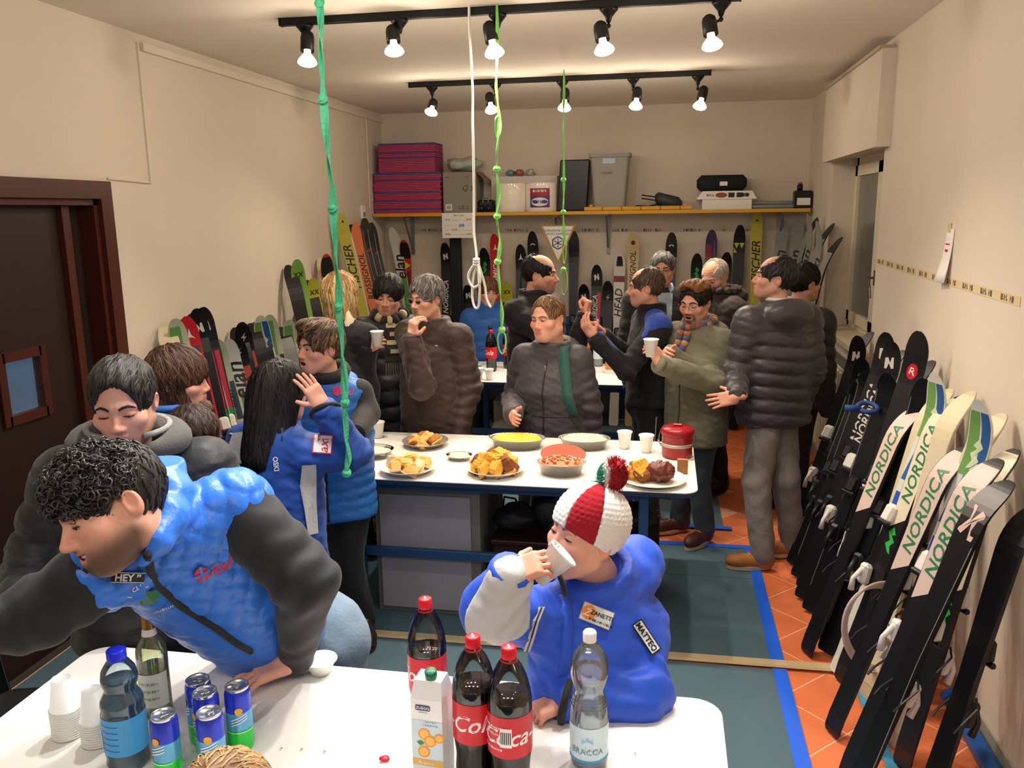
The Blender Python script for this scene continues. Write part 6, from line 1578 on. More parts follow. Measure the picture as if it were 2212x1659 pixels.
        pts = np.array([hl, hr, kneeL, kneeR, ankL, ankR, hip+[0, 0, .17]]); V, Q = surfnet(fun, pts.min(0)-.11, pts.max(0)+.09, h)
        s.lf = fun; wpart('trousers', (V, Q), m, s.t, True)
        if shoe is not None:
            for a, fd in ((ankL, shoefw[0]), (ankR, shoefw[1])): s.shoe(a, fd, *shoe)
        return s
    def shoe(s, ank, fd, m, ms, hi=.0, laces=None):
        fd = norm(np.array([fd[0], fd[1], 0.0])); sd = np.array([fd[1], -fd[0], 0]); a = np.asarray(ank, float); g0 = np.array([a[0], a[1], .0])
        M = np.column_stack([fd, sd, [0, 0, 1]])
        def fun(P):
            q = (P-g0.astype(f32)) @ M.astype(f32)
            d = smin(ell(q, (.125, 0, .055), (.085, .046, .042)), ell(q, (.0, 0, .06), (.07, .042, .055)), .05)
            d = smin(d, cone(q, (-.005, 0, .06), (-.005, 0, .11+hi), .045, .048), .03)
            return smax(smax(d, -(q[..., 2]-.022), .004), q[..., 2]-.12-hi, .006)
        V, Q = surfnet(fun, g0+np.array([-.25, -.25, -.0]), g0+np.array([.25, .25, .2+hi]), .008)
        sh = wpart('shoe', (V, Q), m, s.t, True)
        pl = [(.21*math.cos(t)*.62+.075 if abs(math.cos(t)) > 0 else .075, .048*math.sin(t)*(1 if math.cos(t) > -.2 else .85)) for t in np.linspace(0, 6.28, 21)[:-1]]
        g = prism(pl, .0125, .032); wpart('sole', (g[0] @ M.T+g0, g[1]), ms, s.t, False, under=sh)
        if laces is not None:
            for q in range(3):
                c = g0+M @ np.array([.055+.025*q, 0, .108-.012*q]); wpart('lace', tube([c-sd*.022, c+[0, 0, .006], c+sd*.022], .0025, 5), laces, s.t, True, under=sh)
    def glasses(s, colr='3a2a22', r=.019):
        pts = []; m = mat('specs_'+colr, colr, .3); W = s.W
        g = None
        for sg in (-1, 1):
            f = wpart('spectacle_rim', tube([W((sg*.032+.021*math.cos(a), .098-.0*abs(math.cos(a)), .001+.015*math.sin(a))) for a in np.linspace(0, 6.28, 21)[:-1]], .0009*s.hs, 6, True), m, s.t, True)
            wpart('lens', (np.array([W((sg*.032+.0205*math.cos(a), .0978, .001+.0145*math.sin(a))) for a in np.linspace(0, 6.28, 17)[:-1]]), [list(range(16))]), clear('lens', (.95, .96, .96), .3), s.t, under=f)
            wpart('spectacle_arm', tube([W((sg*.053, .097, .004)), W((sg*.077, .06, .006)), W((sg*.083, .0, .006)), W((sg*.083, -.015, -.002))], .0013*s.hs, 6), m, s.t, True)
        wpart('spectacle_bridge', tube([W((-.011, .098, .004)), W((0, .102, .007)), W((.011, .098, .004))], .0012*s.hs, 6), m, s.t, True)
        return s
    def done(s):
        V, Q = joinq(*s.skin); wpart('body', (V, Q), m_skin, s.t, True, np.vstack(s.cols)); return s.t
# usual figure: stands on the floor, everything derived from the head
def cloth(name, colr, rough=.8, bump=.25, bs=90, noise=.06, sheen=.1): return mat('cloth_'+name, colr, rough, noise=noise, nscale=12, bump=bump, bscale=bs, sheen=sheen)
MAN = [(0, .205, .150), (.3, .195, .145), (.62, .205, .145), (.82, .195, .125), (.93, .13, .10), (1, .085, .085)]
FEM = [(0, .215, .165), (.3, .19, .155), (.62, .205, .165), (.82, .18, .125), (.93, .12, .095), (1, .08, .08)]
def figure(label, px, py, zd, yaw, pitch=0, roll=0, body=None, size=1.0, shw=.19, hem=.42, lean=(0, 0), jk=None, arms=None, head=None, hair=None, legs=None, nb=None, prof=MAN, feet=None):
    """head centre at a pixel and camera distance; body yaw; hem = height of the jacket hem above the floor in metres"""
    c = pz(px, py, zd); body = yaw if body is None else body
    bM = hframe(body); right, fw = bM[:, 0], bM[:, 1]
    hm = hframe(yaw, pitch, roll)
    B = c+hm @ np.array([0, -.03, -.03])*size+np.array([0, 0, -.135])*size-fw*.01
    base = (B[0]-fw[0]*.0+lean[0], B[1]+lean[1])
    P = Person(label, base)
    P.c = c; P.B = B; P.right = right; P.fw = fw; P.size = size
    P.head(c, hm, size, neck_to=B+np.array([0, 0, -.02]), **(head or {}))
    P.shL = B-right*shw+np.array([0, 0, -.055]); P.shR = B+right*shw+np.array([0, 0, -.055])
    P.A = np.array([base[0], base[1], hem])
    return P
def rest_arm(P, sd, hang=.0, fwd=.03, L=(.30, .26), out=.05):
    sh = P.shL if sd == 'L' else P.shR; sg = -1 if sd == 'L' else 1
    el = sh+P.right*sg*out+np.array([0, 0, -L[0]])-P.fw*.02; return (el, el+np.array([0, 0, -L[1]])+P.fw*(.06+fwd)-P.right*sg*.02)
def stand(P, m, shoe=None, spread=.11, turn=0, h=.016, r=(.095, .068, .055), off=(0, 0), stride=0.0):
    z = P.A[2]; hip = np.array([P.A[0], P.A[1], max(z, .78*P.B[2]*.8)]); hip[2] = .56*P.B[2]
    a = []
    for sg in (-1, 1):
        g = np.array([P.A[0]+off[0], P.A[1]+off[1], 0])+P.right*sg*spread+P.fw*sg*stride
        a.append((np.array([*(hip[:2]*.5+g[:2]*.5), .27*P.B[2]*1.15])+P.fw*.02, g+np.array([0, 0, .10])))
    P.legs(hip, a[0][0], a[0][1], a[1][0], a[1][1], m, shoe, shoefw=(P.fw-P.right*.25, P.fw+P.right*.25), h=h, r=r)
# ================================================================== the people
m_jean = cloth('jeans', '36424f', .85); m_blackt = cloth('black_trousers', '17181b'); m_greyt = cloth('grey_trousers', '7b7670'); m_brown_shoe = mat('brown_leather', '4a2620', .5); m_tan = mat('tan_leather', 'a8692e', .55, noise=.15, nscale=20, bump=.2, bscale=60); m_sole = mat('sole_pale', 'b9a78c', .7); m_soled = mat('sole_dark', '221d1a', .7); m_dshoe = mat('dark_leather', '1b191a', .4)
# ---- man in the dark puffer jacket, right
P = figure('man in a dark quilted puffer jacket with hood and grey jeans, seen from behind', 1672, 602, 4.62, -90, -8, 0, body=-150, size=1.02, hem=.80, head=dict(skin=SKIN*.9, tint=.1, brow='2a2522', nose=1.05, beard=.15, beardc='6a5a50'))
P.hair('short', '1d1a19', '4a4642', th=.010, n=520, line=.012, recede=.5, nape=-.07)
mj = mat('puffer_grey', '3c383d', .42, noise=.08, nscale=14, bump=.35, bscale=28, sheen=.1)
elL = P.shL+P.right*-.06+np.array([0, 0, -.29])+P.fw*.02; wl = pz(1592, 850, 4.48)
elR, wR = rest_arm(P, 'R')
P.jacket(P.A, P.B, P.right, MAN, P.shL, P.shR, {'L': (elL, wl), 'R': (elR, wR)}, mj, bulk=1.10, quilt=(.075, .014), rs=(.085, .072, .056), wr=.004, collar=(P.B, P.B+[0, 0, .05], .085, .016), hood=[(P.B-P.fw*.10+[0, 0, -.01], (.15, .085, .085), np.column_stack([P.right, P.fw, [0, 0, 1]]))], h=.009)
P.hand(wl+norm(wl-elL)*.03, np.array([-.95, -.05, -.22]), (.1, -.95, .3), (.2, 0, 1), (.2, .15, .1), .98, spread=.14)
hp = np.array([P.A[0], P.A[1], .86])
aL = atZ(1648, 1198, .09); aR = atZ(1712, 1172, .09)
P.legs(hp, (hp+aL)/2+[-.07, -.05, .02], aL, (hp+aR)/2+[.01, -.03, 0], aR, m_greyt, (m_tan, m_sole, .05, mat('lace_tan', 'c9a56a', .7)), shoefw=((-1, -.15), (-1, -.1)), r=(.10, .078, .066), h=.011, hipw=.06, wr=.005)
wpart('shirt_collar', tube([P.B+P.right*.068*math.cos(a)+P.fw*.068*math.sin(a)+np.array([0, 0, .062]) for a in np.linspace(0, 6.28, 20)[:-1]], .012, 6, True), cloth('white_shirt', 'd8d4cc'), P.t, True)
P.done()
# ---- person behind him
P = figure('person with dark hair behind the puffer jacket man, mostly hidden', 1738, 612, 5.3, 120, 0, 0, body=130, hem=.75, head=dict(h=.006, skin=SKIN*.8))
P.hair('short', '15110f', '2a211c', th=.012, n=300)
a = {'L': rest_arm(P, 'L'), 'R': rest_arm(P, 'R')}
P.jacket(P.A, P.B, P.right, MAN, P.shL, P.shR, a, cloth('dark_puffer', '1d1d22', .5), bulk=1.12, quilt=(.08, .012), rs=(.08, .07, .055), h=.013, hood=[(P.B-P.fw*.1, (.14, .08, .08), np.column_stack([P.right, P.fw, [0, 0, 1]]))])
stand(P, m_blackt, (m_dshoe, m_soled)); P.done()
# ---- man in the olive parka with glasses and goatee, holding a cup
P = figure('bespectacled man with goatee in an olive parka and striped scarf, holding a cup', 1502, 655, 4.86, -30, 10, 0, body=-48, size=1.0, hem=.62, head=dict(tint=.35, beard=2, beardc='2a1c18', brow='2a1c18', eyes='down', mouth='open', h=.0038))
P.hair('short', '1c1310', '3a251a', th=.010, n=300, line=.028, quiff=.0, fwd=.6)
P.hair('top', '7a5230', '9a6a3c', th=.014, n=420, line=.075, quiff=.014, fwd=.8, nape=.085, side=False, name='hair_top')  # lamp light on the crown put into the colour of these lighter locks
P.glasses('40302a')
mo = cloth('olive_parka', '6b6a55', .8, bump=.3, bs=30)
cupc = pz(1406, 752, 4.42)
wR_ = pz(1432, 790, 4.45); wL_ = pz(1450, 768, 4.70)
elR = pz(1545, 830, 4.62); elL = P.shL+np.array([0, 0, -.27])-P.fw*.0-P.right*.05
M3 = np.column_stack([P.right, P.fw, [0, 0, 1]])
P.jacket(P.A, P.B, P.right, MAN, P.shL, P.shR, {'L': (elL, wL_), 'R': (elR, wR_)}, mo, bulk=1.08, rs=(.082, .070, .056), wr=.006, collar=(P.B, P.B+[0, 0, .07], .088, .014), hood=[(P.B-P.fw*.09+[0, 0, -.02], (.14, .08, .075), M3)], h=.009)
P.hand(wR_+norm(cupc-wR_)*.01, norm(cupc-wR_+[0, 0, .01]), (.75, -.45, -.2), (-.2, 0, 1), (.6, .6, .5), .95, thumbc=.6)
P.hand(wL_+norm(cupc-wL_)*.03, norm(cupc-wL_), (-.3, .9, .0), (0, 0, 1), (.7, .6, .5), .95, thumbc=.6)
P.zipper(-.02, .03, .8, mat('zip_olive', '4b4a3c', .6))
scf = mat('scarf_striped', '6a5a68', .9, noise=.0)
stripes = ['4a5a78', 'b06a4a', '6a5a3a', '8a4a50', '5a5078', 'b88a5a']
pts = [P.B+P.right*.085*math.cos(a)+P.fw*.09*math.sin(a)+np.array([0, 0, .045-.02*math.sin(a)]) for a in np.linspace(-.6, 6.0, 22)]
for i in range(0, 21, 1): wpart('scarf_stripe', tube([pts[i], pts[i+1]], .026, 8), cloth('scarf_'+stripes[i % 6], stripes[i % 6], .95), P.t, True)
for x, ln in ((-.03, 9), (.03, 5)):
    q0 = P.B+P.fw*.10+P.right*x+np.array([0, 0, .0]); q = march(P.jf, np.array([q0+P.fw*.3+[0, 0, -.028*i] for i in range(ln)]), -P.fw, 40, .5)+P.fw*.012
    for i in range(ln-1): wpart('scarf_stripe', tube([q[i], q[i+1]], .021, 8), cloth('scarf_'+stripes[(i*5+1) % 6], stripes[(i*5+1) % 6], .95), P.t, True)
stand(P, m_jean, (m_brown_shoe, m_sole, .0, mat('lace_cream', 'c9b48c', .8)), h=.012, r=(.095, .072, .062)); P.done()
cup('white plastic cup held by the man in the olive parka', cupc+[0, 0, -.045], s=1.15)
# ---- man in the black and blue fleece, profile to the left
P = figure('man in black and blue fleece standing in profile with raised hands', 1394, 622, 5.15, -88, 2, 0, body=-75, size=1.0, hem=.80, head=dict(tint=.25, nose=1.15, brow='6a5548', age=1, beard=.12, beardc='8a7a70'))
P.hair('short', '4a3a2c', '77655048'[:6], th=.009, n=420, line=.02, recede=.35)
mk_ = cloth('black_fleece', '15161a', .9)
wL_ = pz(1290, 735, 4.85); wR_ = pz(1308, 728, 4.95)
elL = pz(1352, 800, 4.9); elR = pz(1372, 790, 5.2)
P.jacket(P.A, P.B, P.right, MAN, P.shL, P.shR, {'L': (elL, wL_), 'R': (elR, wR_)}, mk_, rs=(.075, .062, .05), wr=.005, collar=(P.B, P.B+[0, 0, .075], .078, .012), h=.009)
bl_ = cloth('royal_blue_fleece', '2b4aa8', .85)
for nm, fn_ in (('shoulder_panel', lambda Pp: smin(cone(Pp, P.shL+[0, 0, .02], P.shL+(P.B-P.shL)*.75, .085, .06), cone(Pp, P.shL+(elL-P.shL)*.0+[0, 0, .03], P.shL+(elL-P.shL)*.75+[0, 0, .03], .06, .03), .02)), ('sleeve_panel', lambda Pp: cone(Pp, elL+(wL_-elL)*.1+[0, 0, .035], wL_+[0, 0, .03], .03, .035))):
    fn2 = lambda Pp, f_=fn_: np.maximum(P.jf(Pp)-.004, f_(Pp))
    p3 = np.array([P.shL, elL, wL_, P.B]); V, Q = surfnet(fn2, p3.min(0)-.12, p3.max(0)+.12, .008); wpart(nm, (V, Q), bl_, P.t, True)
P.hand(wL_+norm(wL_-elL)*.03, norm(np.array([-.5, -.1, .75])), (-.6, -.6, .2), (.3, -.3, .5), (.5, .5, .4), .98)
P.hand(wR_+norm(wR_-elR)*.03, norm(np.array([-.6, -.1, .6])), (.5, .5, .2), (.3, -.6, .3), (.7, .6, .5), .98)
stand(P, m_blackt, (m_tan, m_soled, .02, m_bp), h=.014); 
q = march(P.lf, np.array([P.A+P.right*-.3+[0, 0, -.05-.05*i] for i in range(9)]), P.right, 40, .5)
wpart('side_piping', tube(q-P.right*.002, .003, 5), cloth('white_piping', 'd0ccc4'), P.t)
P.done()
# ---- bespectacled man at the back in an open dark jacket and pale blue shirt
P = figure('grey-haired man with glasses and pale blue shirt standing at the back', 1431, 583, 5.62, -4, 3, 0, body=10, hem=.80, size=.95, head=dict(tint=.2, brow='4a4038', age=1, nose=1.1))
P.hair('short', '4e4a46', '8a8680', th=.008, n=380, line=.02)
P.glasses('4a2f26')
md = cloth('dark_anorak', '2e2a2a', .7)
a = {'L': rest_arm(P, 'L'), 'R': rest_arm(P, 'R')}
P.jacket(P.A, P.B, P.right, MAN, P.shL, P.shR, a, md, bulk=1.08, rs=(.08, .068, .054), h=.012, wr=.006)
g = grid2(-.055, .055, -.34, .02, 4, 10); v = g[0]; v[:, 0] *= (1-.55*np.clip(-v[:, 1]/.34, 0, 1))
P.patch((v, g[1]), 0, .98, cloth('pale_blue_shirt', 'a9c0d6'), 'shirt', .006)
for sg in (-1, 1): wpart('shirt_collar', join(tube([P.B+P.right*sg*.06+[0, 0, .05]-P.fw*.01, P.B+P.right*sg*.045+P.fw*.07+[0, 0, .02], P.B+P.right*sg*.02+P.fw*.10+[0, 0, -.03]], [.018, .020, .008], 6)), cloth('pale_blue_shirt', 'a9c0d6'), P.t, True)
stand(P, m_blackt, (m_dshoe, m_soled)); P.done()
# ---- white-haired man in a hooded jacket
P = figure('white-haired man looking down, in a dark brown hooded jacket', 1545, 600, 5.75, -38, 20, 4, body=-60, hem=.70, head=dict(tint=.3, brow='b9aca0', age=1, eyes='down', nose=1.1, beard=.1, beardc='9a8a80'))
P.hair('buzz', 'b9ab9a', 'd8ccbc', th=.005, n=420, line=.03, recede=.5, wid=.002)
mb_ = cloth('brown_anorak', '3a302c', .75)
a = {'L': rest_arm(P, 'L'), 'R': rest_arm(P, 'R')}
P.jacket(P.A, P.B, P.right, MAN, P.shL, P.shR, a, mb_, bulk=1.12, rs=(.085, .07, .056), h=.011, wr=.008, collar=(P.B, P.B+[0, 0, .05], .10, .02), hood=[(P.B-P.fw*.10+[0, 0, .02], (.16, .09, .08), np.column_stack([P.right, P.fw, [0, 0, 1]]))])
wpart('fur_trim', join(*[blob(P.B+P.right*.13*math.cos(q)+P.fw*.12*math.sin(q)+np.array([0, 0, .075]), (.03, .03, .025), 70+i, .3, 10, 7, 5) for i, q in enumerate(np.linspace(.4, 5.9, 14))]), mat('fur_grey', '5f564c', .95, bump=.8, bscale=200), P.t, True)
stand(P, m_blackt, (m_dshoe, m_soled)); P.done()
# ---- balding man in black, profile to the right
P = figure('balding dark-haired man in black seen in profile facing right', 1168, 594, 5.30, 84, 2, 0, body=60, size=1.03, hem=.75, head=dict(tint=.3, beard=.55, beardc='4a403c', brow='201a18', fat=.006, mouth='closed', nose=1.15))
P.hair('short', '14110f', '2a2522', th=.010, n=420, line=.03, recede=1.2)
mbk = cloth('black_coat', '121317', .75)
wR_ = pz(1262, 690, 4.95); elR = pz(1240, 775, 5.0); 
P.jacket(P.A, P.B, P.right, MAN, P.shL, P.shR, {'L': rest_arm(P, 'L'), 'R': (elR, wR_)}, mbk, bulk=1.08, rs=(.082, .07, .055), h=.011, collar=(P.B, P.B+[0, 0, .08], .085, .018), wr=.006)
P.hand(wR_+norm(wR_-elR)*.02, norm(wR_-elR), (.9, -.2, .0), (0, -1, .2), (1.2, 1.3, .9), 1.0, thumbc=.8)
stand(P, m_blackt, (m_dshoe, m_soled)); P.done()
# ---- woman in the grey parka with the green strap
P = figure('smiling woman in a dark grey padded parka with a green bag strap', 1183, 690, 4.78, -28, 2, 4, body=-10, size=1.06, hem=.52, shw=.165, head=dict(tint=.4, fat=.009, brow='7a5a44', nose=.95, irisc='5a6a70', h=.0038), prof=FEM)
P.hair('tied', '5e4029', '94704a', th=.004, n=900, line=.046, down=.05, L=6, wid=.0024, fwd=-.8, long_to=[((0, -.09, -.02), (.03, -.11, -.12), .03, .022)], nape=-.085)
mg = cloth('charcoal_parka', '423d42', .6, bump=.35, bs=22)
elL = P.shL+np.array([0, 0, -.29])-P.right*.10-P.fw*.06; wl = pz(1108, 895, 4.62)
elR = P.shR+np.array([0, 0, -.30])+P.right*.06-P.fw*.02; wr_ = elR+np.array([0, 0, -.26])+P.right*.02
M3 = np.column_stack([P.right, P.fw, [0, 0, 1]])
# in the picture her right hand is at the left
aL, aR = {}, {}
sidesw = np.dot(P.right, [1, 0, 0]) < 0
if sidesw:
    elR = P.shR+np.array([0, 0, -.29])+P.right*.10-P.fw*.06; elL = P.shL+np.array([0, 0, -.30])-P.right*.06-P.fw*.02
    arms_ = {'R': (elR, wl), 'L': (elL, elL+np.array([0, 0, -.27])-P.right*.01)}
P.jacket(P.A, P.B, P.right, [(0, .235, .18), (.25, .235, .175), (.48, .21, .165), (.66, .235, .19), (.82, .20, .14), (.93, .13, .10), (1, .085, .085)], P.shL, P.shR, arms_, mg, bulk=.97, ke=.012, rs=(.080, .072, .056), wr=.0055, collar=(P.B+[0, 0, -.01], P.B+[0, 0, .045], .092, .018), hood=[(P.B-P.fw*.08+[0, 0, -.0], (.15, .09, .07), M3)], h=.009)
P.hand(wl+norm(wl-elR)*.03, norm(wl-elR+[.05, 0, -.02]), (-.5, -.7, .1), (.2, -.9, .1), (.2, .2, .2), .9)
P.zipper(0, .03, .92, mat('zip_dark', '262428', .5))
wpart('zip_pull', cbox(march(P.jf, np.array([P.A+(P.B-P.A)*.86+P.fw*.5]), -P.fw, 60, .6)[0]+P.fw*.008, (.012, .008, .03), .003), m_zinc, P.t)
sg = P.shL*.55+P.B*.45
q0 = np.array([sg+np.array([0, 0, .05-.0*i])+(P.A+np.array([0, 0, .28])-P.right*.16-sg)*i/14 for i in range(15)]); q = march(P.jf, q0+P.fw*.4, -P.fw, 60, .7)+P.fw*.010
wpart('bag_strap', strap(np.vstack([sg+[0, 0, .06]-P.fw*.06, q]), P.right, .065, .012), cloth('teal_strap', '24524c', .7), P.t, True)
wpart('fleece_lining', tube([P.B+P.right*.08*math.cos(a)-P.fw*abs(.08*math.sin(a))+np.array([0, 0, .055]) for a in np.linspace(.3, 2.8, 12)], .016, 8), cloth('cream_fleece', 'cdbd9c', .95), P.t, True)
wpart('waist_seam', tube(march(P.jf, np.array([P.A+(P.B-P.A)*.47+P.right*x+P.fw*.5 for x in np.linspace(-.18, .18, 15)]), -P.fw, 60, .6)+P.fw*.002, .003, 5), mat('zip_dark', '262428', .5), P.t, True)
stand(P, m_blackt, (m_dshoe, m_soled)); P.done()
# ---- boy at the back in the blue padded jacket
P = figure('boy with brown hair in a blue padded jacket behind the rear table', 1054, 632, 7.08, 30, 4, -4, body=10, size=.97, shw=.15, hem=.66, head=dict(tint=.1, brow='5a4030', nose=.85))
P.hair('short', '5a3c28', '8a6242', th=.016, n=420, line=.0, fwd=.6, fringe=.012)
mbl = cloth('blue_padded', '2860b4', .55, bump=.25, bs=25)
a = {'L': rest_arm(P, 'L', L=(.24, .2)), 'R': rest_arm(P, 'R', L=(.24, .2))}
P.jacket(P.A, P.B, P.right, MAN, P.shL, P.shR, a, mbl, bulk=.98, quilt=(.09, .008), rs=(.075, .064, .05), h=.011, collar=(P.B, P.B+[0, 0, .085], .088, .018), hood=[(P.B-P.fw*.08, (.13, .07, .07), np.column_stack([P.right, P.fw, [0, 0, 1]]))])
sd = 'R' if np.dot(P.right, [1, 0, 0]) < 0 else 'L'
sh = P.shR if sd == 'R' else P.shL; el = a[sd][0]; u = norm(sh-el); c0 = (sh+el)/2
pt = wpart('sleeve_badge', decal(grid2(-.045, .045, -.05, .05, 5, 5), c0, (1, 0, 0), u, P.jf, .004, .2), mat('badge_white', 'e8e0e0', .6), P.t)
wpart('badge_script', decal(text('axl', .06, .3), c0, (1, 0, 0), u, P.jf, .007, .2), mat('badge_red', 'c03040', .6), P.t, under=pt)
stand(P, m_blackt, (m_dshoe, m_soled)); P.done()
# ---- older man in the brown jacket touching his chin
P = figure('older grey-haired man with thin glasses in a brown jacket touching his chin', 921, 645, 4.82, -30, 6, 0, body=-22, size=1.0, hem=.58, head=dict(tint=.3, brow='5a524c', age=1, nose=1.15, h=.0038))
P.hair('short', '56524e', '9a958e', th=.015, n=620, line=.012, fwd=.2)
P.glasses('a89a8a')
mbn = cloth('brown_jacket', '3b2a24', .62, bump=.3, bs=24)
wr_ = pz(892, 738, 4.50); el = pz(912, 835, 4.55)
arms_ = {'R': (el, wr_), 'L': rest_arm(P, 'L')} if np.dot(P.right, [1, 0, 0]) < 0 else {'L': (el, wr_), 'R': rest_arm(P, 'R')}
P.jacket(P.A, P.B, P.right, [(0, .225, .19), (.3, .225, .19), (.62, .225, .17), (.82, .20, .13), (.93, .13, .10), (1, .085, .085)], P.shL, P.shR, arms_, mbn, bulk=1.0, ke=.012, rs=(.082, .072, .056), wr=.006, collar=(P.B, P.B+[0, 0, .05], .088, .016), h=.009)
P.hand(wr_+norm(wr_-el)*.02, norm(np.array([.15, -.1, 1])), (-.7, -.7, .0), (.6, -.5, .3), (.75, .8, .5), 1.0, thumbc=.7)
wpart('shoulder_badge', xf(sphere((0, 0, 0), (.012, .004, .008), 10, 6), None, march(P.jf, np.array([pz(942, 748, 4.2)]), ray(942, 748), 60, 1)[0]), m_zinc, P.t, True)
stand(P, m_blackt, (m_dshoe, m_soled)); P.done()
# ---- dark-haired woman with the patterned scarf and a cup
P = figure('short dark-haired woman in black padded coat with patterned fringed scarf', 838, 640, 5.05, 8, 10, -6, body=20, size=.98, shw=.175, hem=.45, head=dict(tint=.15, brow='241c18', eyes='down', nose=.95, skin=SKIN*.92), prof=FEM)
P.hair('short', '15110f', '2e2420', th=.018, n=520, line=.0, fringe=.006, fwd=.5, nape=-.08)
mkp = cloth('black_padded', '16171c', .5, bump=.3, bs=24)
P.jacket(P.A, P.B, P.right, FEM, P.shL, P.shR, {'L': rest_arm(P, 'L', out=.08), 'R': rest_arm(P, 'R', out=.08)}, mkp, bulk=1.12, quilt=(.10, .013), rs=(.082, .07, .056), h=.011)
ms1 = cloth('scarf_dark', '2a2622', .95); ms2 = cloth('scarf_pale', 'b9a888', .95)
pts = [P.B+P.right*.088*math.cos(a)+P.fw*.095*math.sin(a)+np.array([0, 0, .04-.02*math.sin(a)+.012*math.sin(3*a)]) for a in np.linspace(0, 6.28, 19)]
for i in range(18): wpart('scarf_fold', tube([pts[i], pts[i+1]], .034+.006*math.sin(i*1.7), 10), (ms1, ms1, ms2, ms1, ms2)[i % 5], P.t, True)
q0 = [P.B+P.fw*.4+P.right*(-.02)+np.array([0, 0, -.025*i]) for i in range(10)]; q = march(P.jf, np.array(q0), -P.fw, 50, .6)+P.fw*.012
sc = wpart('scarf_end', strap(q, P.right, .12, .016), ms1, P.t)
for k in range(4): wpart('scarf_motif', strap(q[k*2:k*2+2]+P.fw*.010, P.right, (.09, .05)[k % 2], .003), ms2, P.t, under=sc)
for k in range(9):
    b = q[-1]+P.right*(-.055+.0135*k); wpart('fringe', tube([b, b+[0, -.004, -.05], b+[random.uniform(-.01, .01), 0, -.10]], .0035, 5), mat('fringe_grey', '77706a', .95), P.t, under=sc)
stand(P, m_blackt, (m_dshoe, m_soled)); P.done()
# ---- blonde woman, back of the head
P = figure('blonde woman in a black coat seen from behind, holding out a cup', 738, 640, 4.72, 172, 0, -4, body=160, size=1.0, shw=.18, hem=.45, head=dict(h=.006), prof=FEM)
P.hair('long', '8a6a3e', 'd8b880', th=.020, n=900, L=9, step=.022, wid=.0034, down=.55, line=-.01, nape=-.12, side=False, long_to=[((0, -.06, -.02), (-.03, -.07, -.17), .075, .045), ((.05, -.03, -.04), (.06, -.05, -.15), .045, .03), ((-.05, -.02, -.04), (-.07, -.03, -.18), .045, .025)])
P.jacket(P.A, P.B, P.right, FEM, P.shL, P.shR, {'L': rest_arm(P, 'L'), 'R': (pz(775, 800, 4.75), pz(792, 752, 4.62))} if np.dot(P.right, [1, 0, 0]) > 0 else {'R': rest_arm(P, 'R'), 'L': (pz(775, 800, 4.75), pz(792, 752, 4.62))}, cloth('black_wool', '131316', .85), bulk=1.1, rs=(.082, .07, .055), h=.010, wr=.006)
wr_ = pz(792, 752, 4.62); cupb = pz(815, 735, 4.55)
P.hand(wr_, norm(cupb-wr_+[0, 0, -.01]), (-.2, -.9, .2), (0, 0, 1), (.75, .7, .5), .9, thumbc=.7)
wpart('cream_scarf', join(blob(P.B+P.right*.09-P.fw*.02+[0, 0, -.03], (.04, .05, .11), 81, .15, 16, 10)), cloth('cream_scarf', 'd9c6a6', .9), P.t, True)
stand(P, m_blackt, (m_dshoe, m_soled)); P.done()
cup('white plastic cup held out towards the scarfed woman', cupb+[0, 0, -.035], s=1.05)
# ================================================================== people in the foreground
def fr(f, u):
    f = norm(f); u = np.asarray(u, float); u = norm(u-f*np.dot(f, u)); return np.column_stack([np.cross(f, u), f, u])
def im(r, u, t): return RT*r+UP*u-FW*t       # right, up and towards the viewer
def on_px(fun, x, y, zd=.5): return march(fun, np.array([pz(x, y, zd)]), ray(x, y), 90, 6)[0]
def pxdecal(P, g, x, y, fun, m, name, ang=0.0, off=.004, under=None, sc=1.0):
    """flat print laid on the cloth where that pixel meets it"""
    o = on_px(fun, x, y); c, s_ = math.cos(ang), math.sin(ang); u = RT*c+UP*s_; v = -RT*s_+UP*c
    w = norm(CAM-o); u = norm(u-w*np.dot(u, w)); v = np.cross(w, u)
    return wpart(name, decal((np.asarray(g[0])*sc, g[1]), o, u, v, fun, off, .12, w=w), m, P.t, under=under)
# ---------------------------------------------------------------- curly-haired man leaning over the near table
hc = pz(243, 1098, 1.82); hm = fr(im(-.64, -.38, .68), im(-.46, .86, .14))
B = pz(345, 1128, 1.97); A = pz(610, 1385, 2.40)
P = Person('smiling curly-haired man in a blue padded vest leaning across the near table', (A[0], A[1]))
P.head(hc, hm, 1.10, h=.0032, mouth='smile', beard=.9, beardc='3d302a', eyes='down', brow='1c1512', nose=1.1, neck_to=B+(hc-B)*.1, tint=.15)
def curls(P, n, seed, rad=.0085, tr=.0021):
    rs = np.random.RandomState(seed); out = []; f = P.hairf
    V = P.hv[rs.randint(0, len(P.hv), n)].astype(f32); g = grad(f, V)
    for i in range(n):
        a = norm(np.cross(g[i], rs.randn(3))); b = np.cross(g[i], a); R = rad*(.6+.7*rs.rand()); hgt = .006+.012*rs.rand(); tt = np.linspace(0, 2*math.pi*(1.0+.6*rs.rand()), 11); ph = rs.rand()*6.28
        ax = norm(g[i]*.55+a*rs.randn()*.5+b*rs.randn()*.5); e1 = norm(np.cross(ax, a+.01)); e2 = np.cross(ax, e1)
        pts = V[i]+g[i]*.002+np.outer(np.cos(tt+ph)*R, e1)+np.outer(np.sin(tt+ph)*R, e2)+np.outer(tt/6.28*hgt, ax)
        out.append(tube(pts, np.interp(np.linspace(0, 1, 11), [0, .5, 1], [tr*.8, tr*1.2, tr*.4]), 5))
    return join(*out)
P.hairf = None
k_ = 1.10
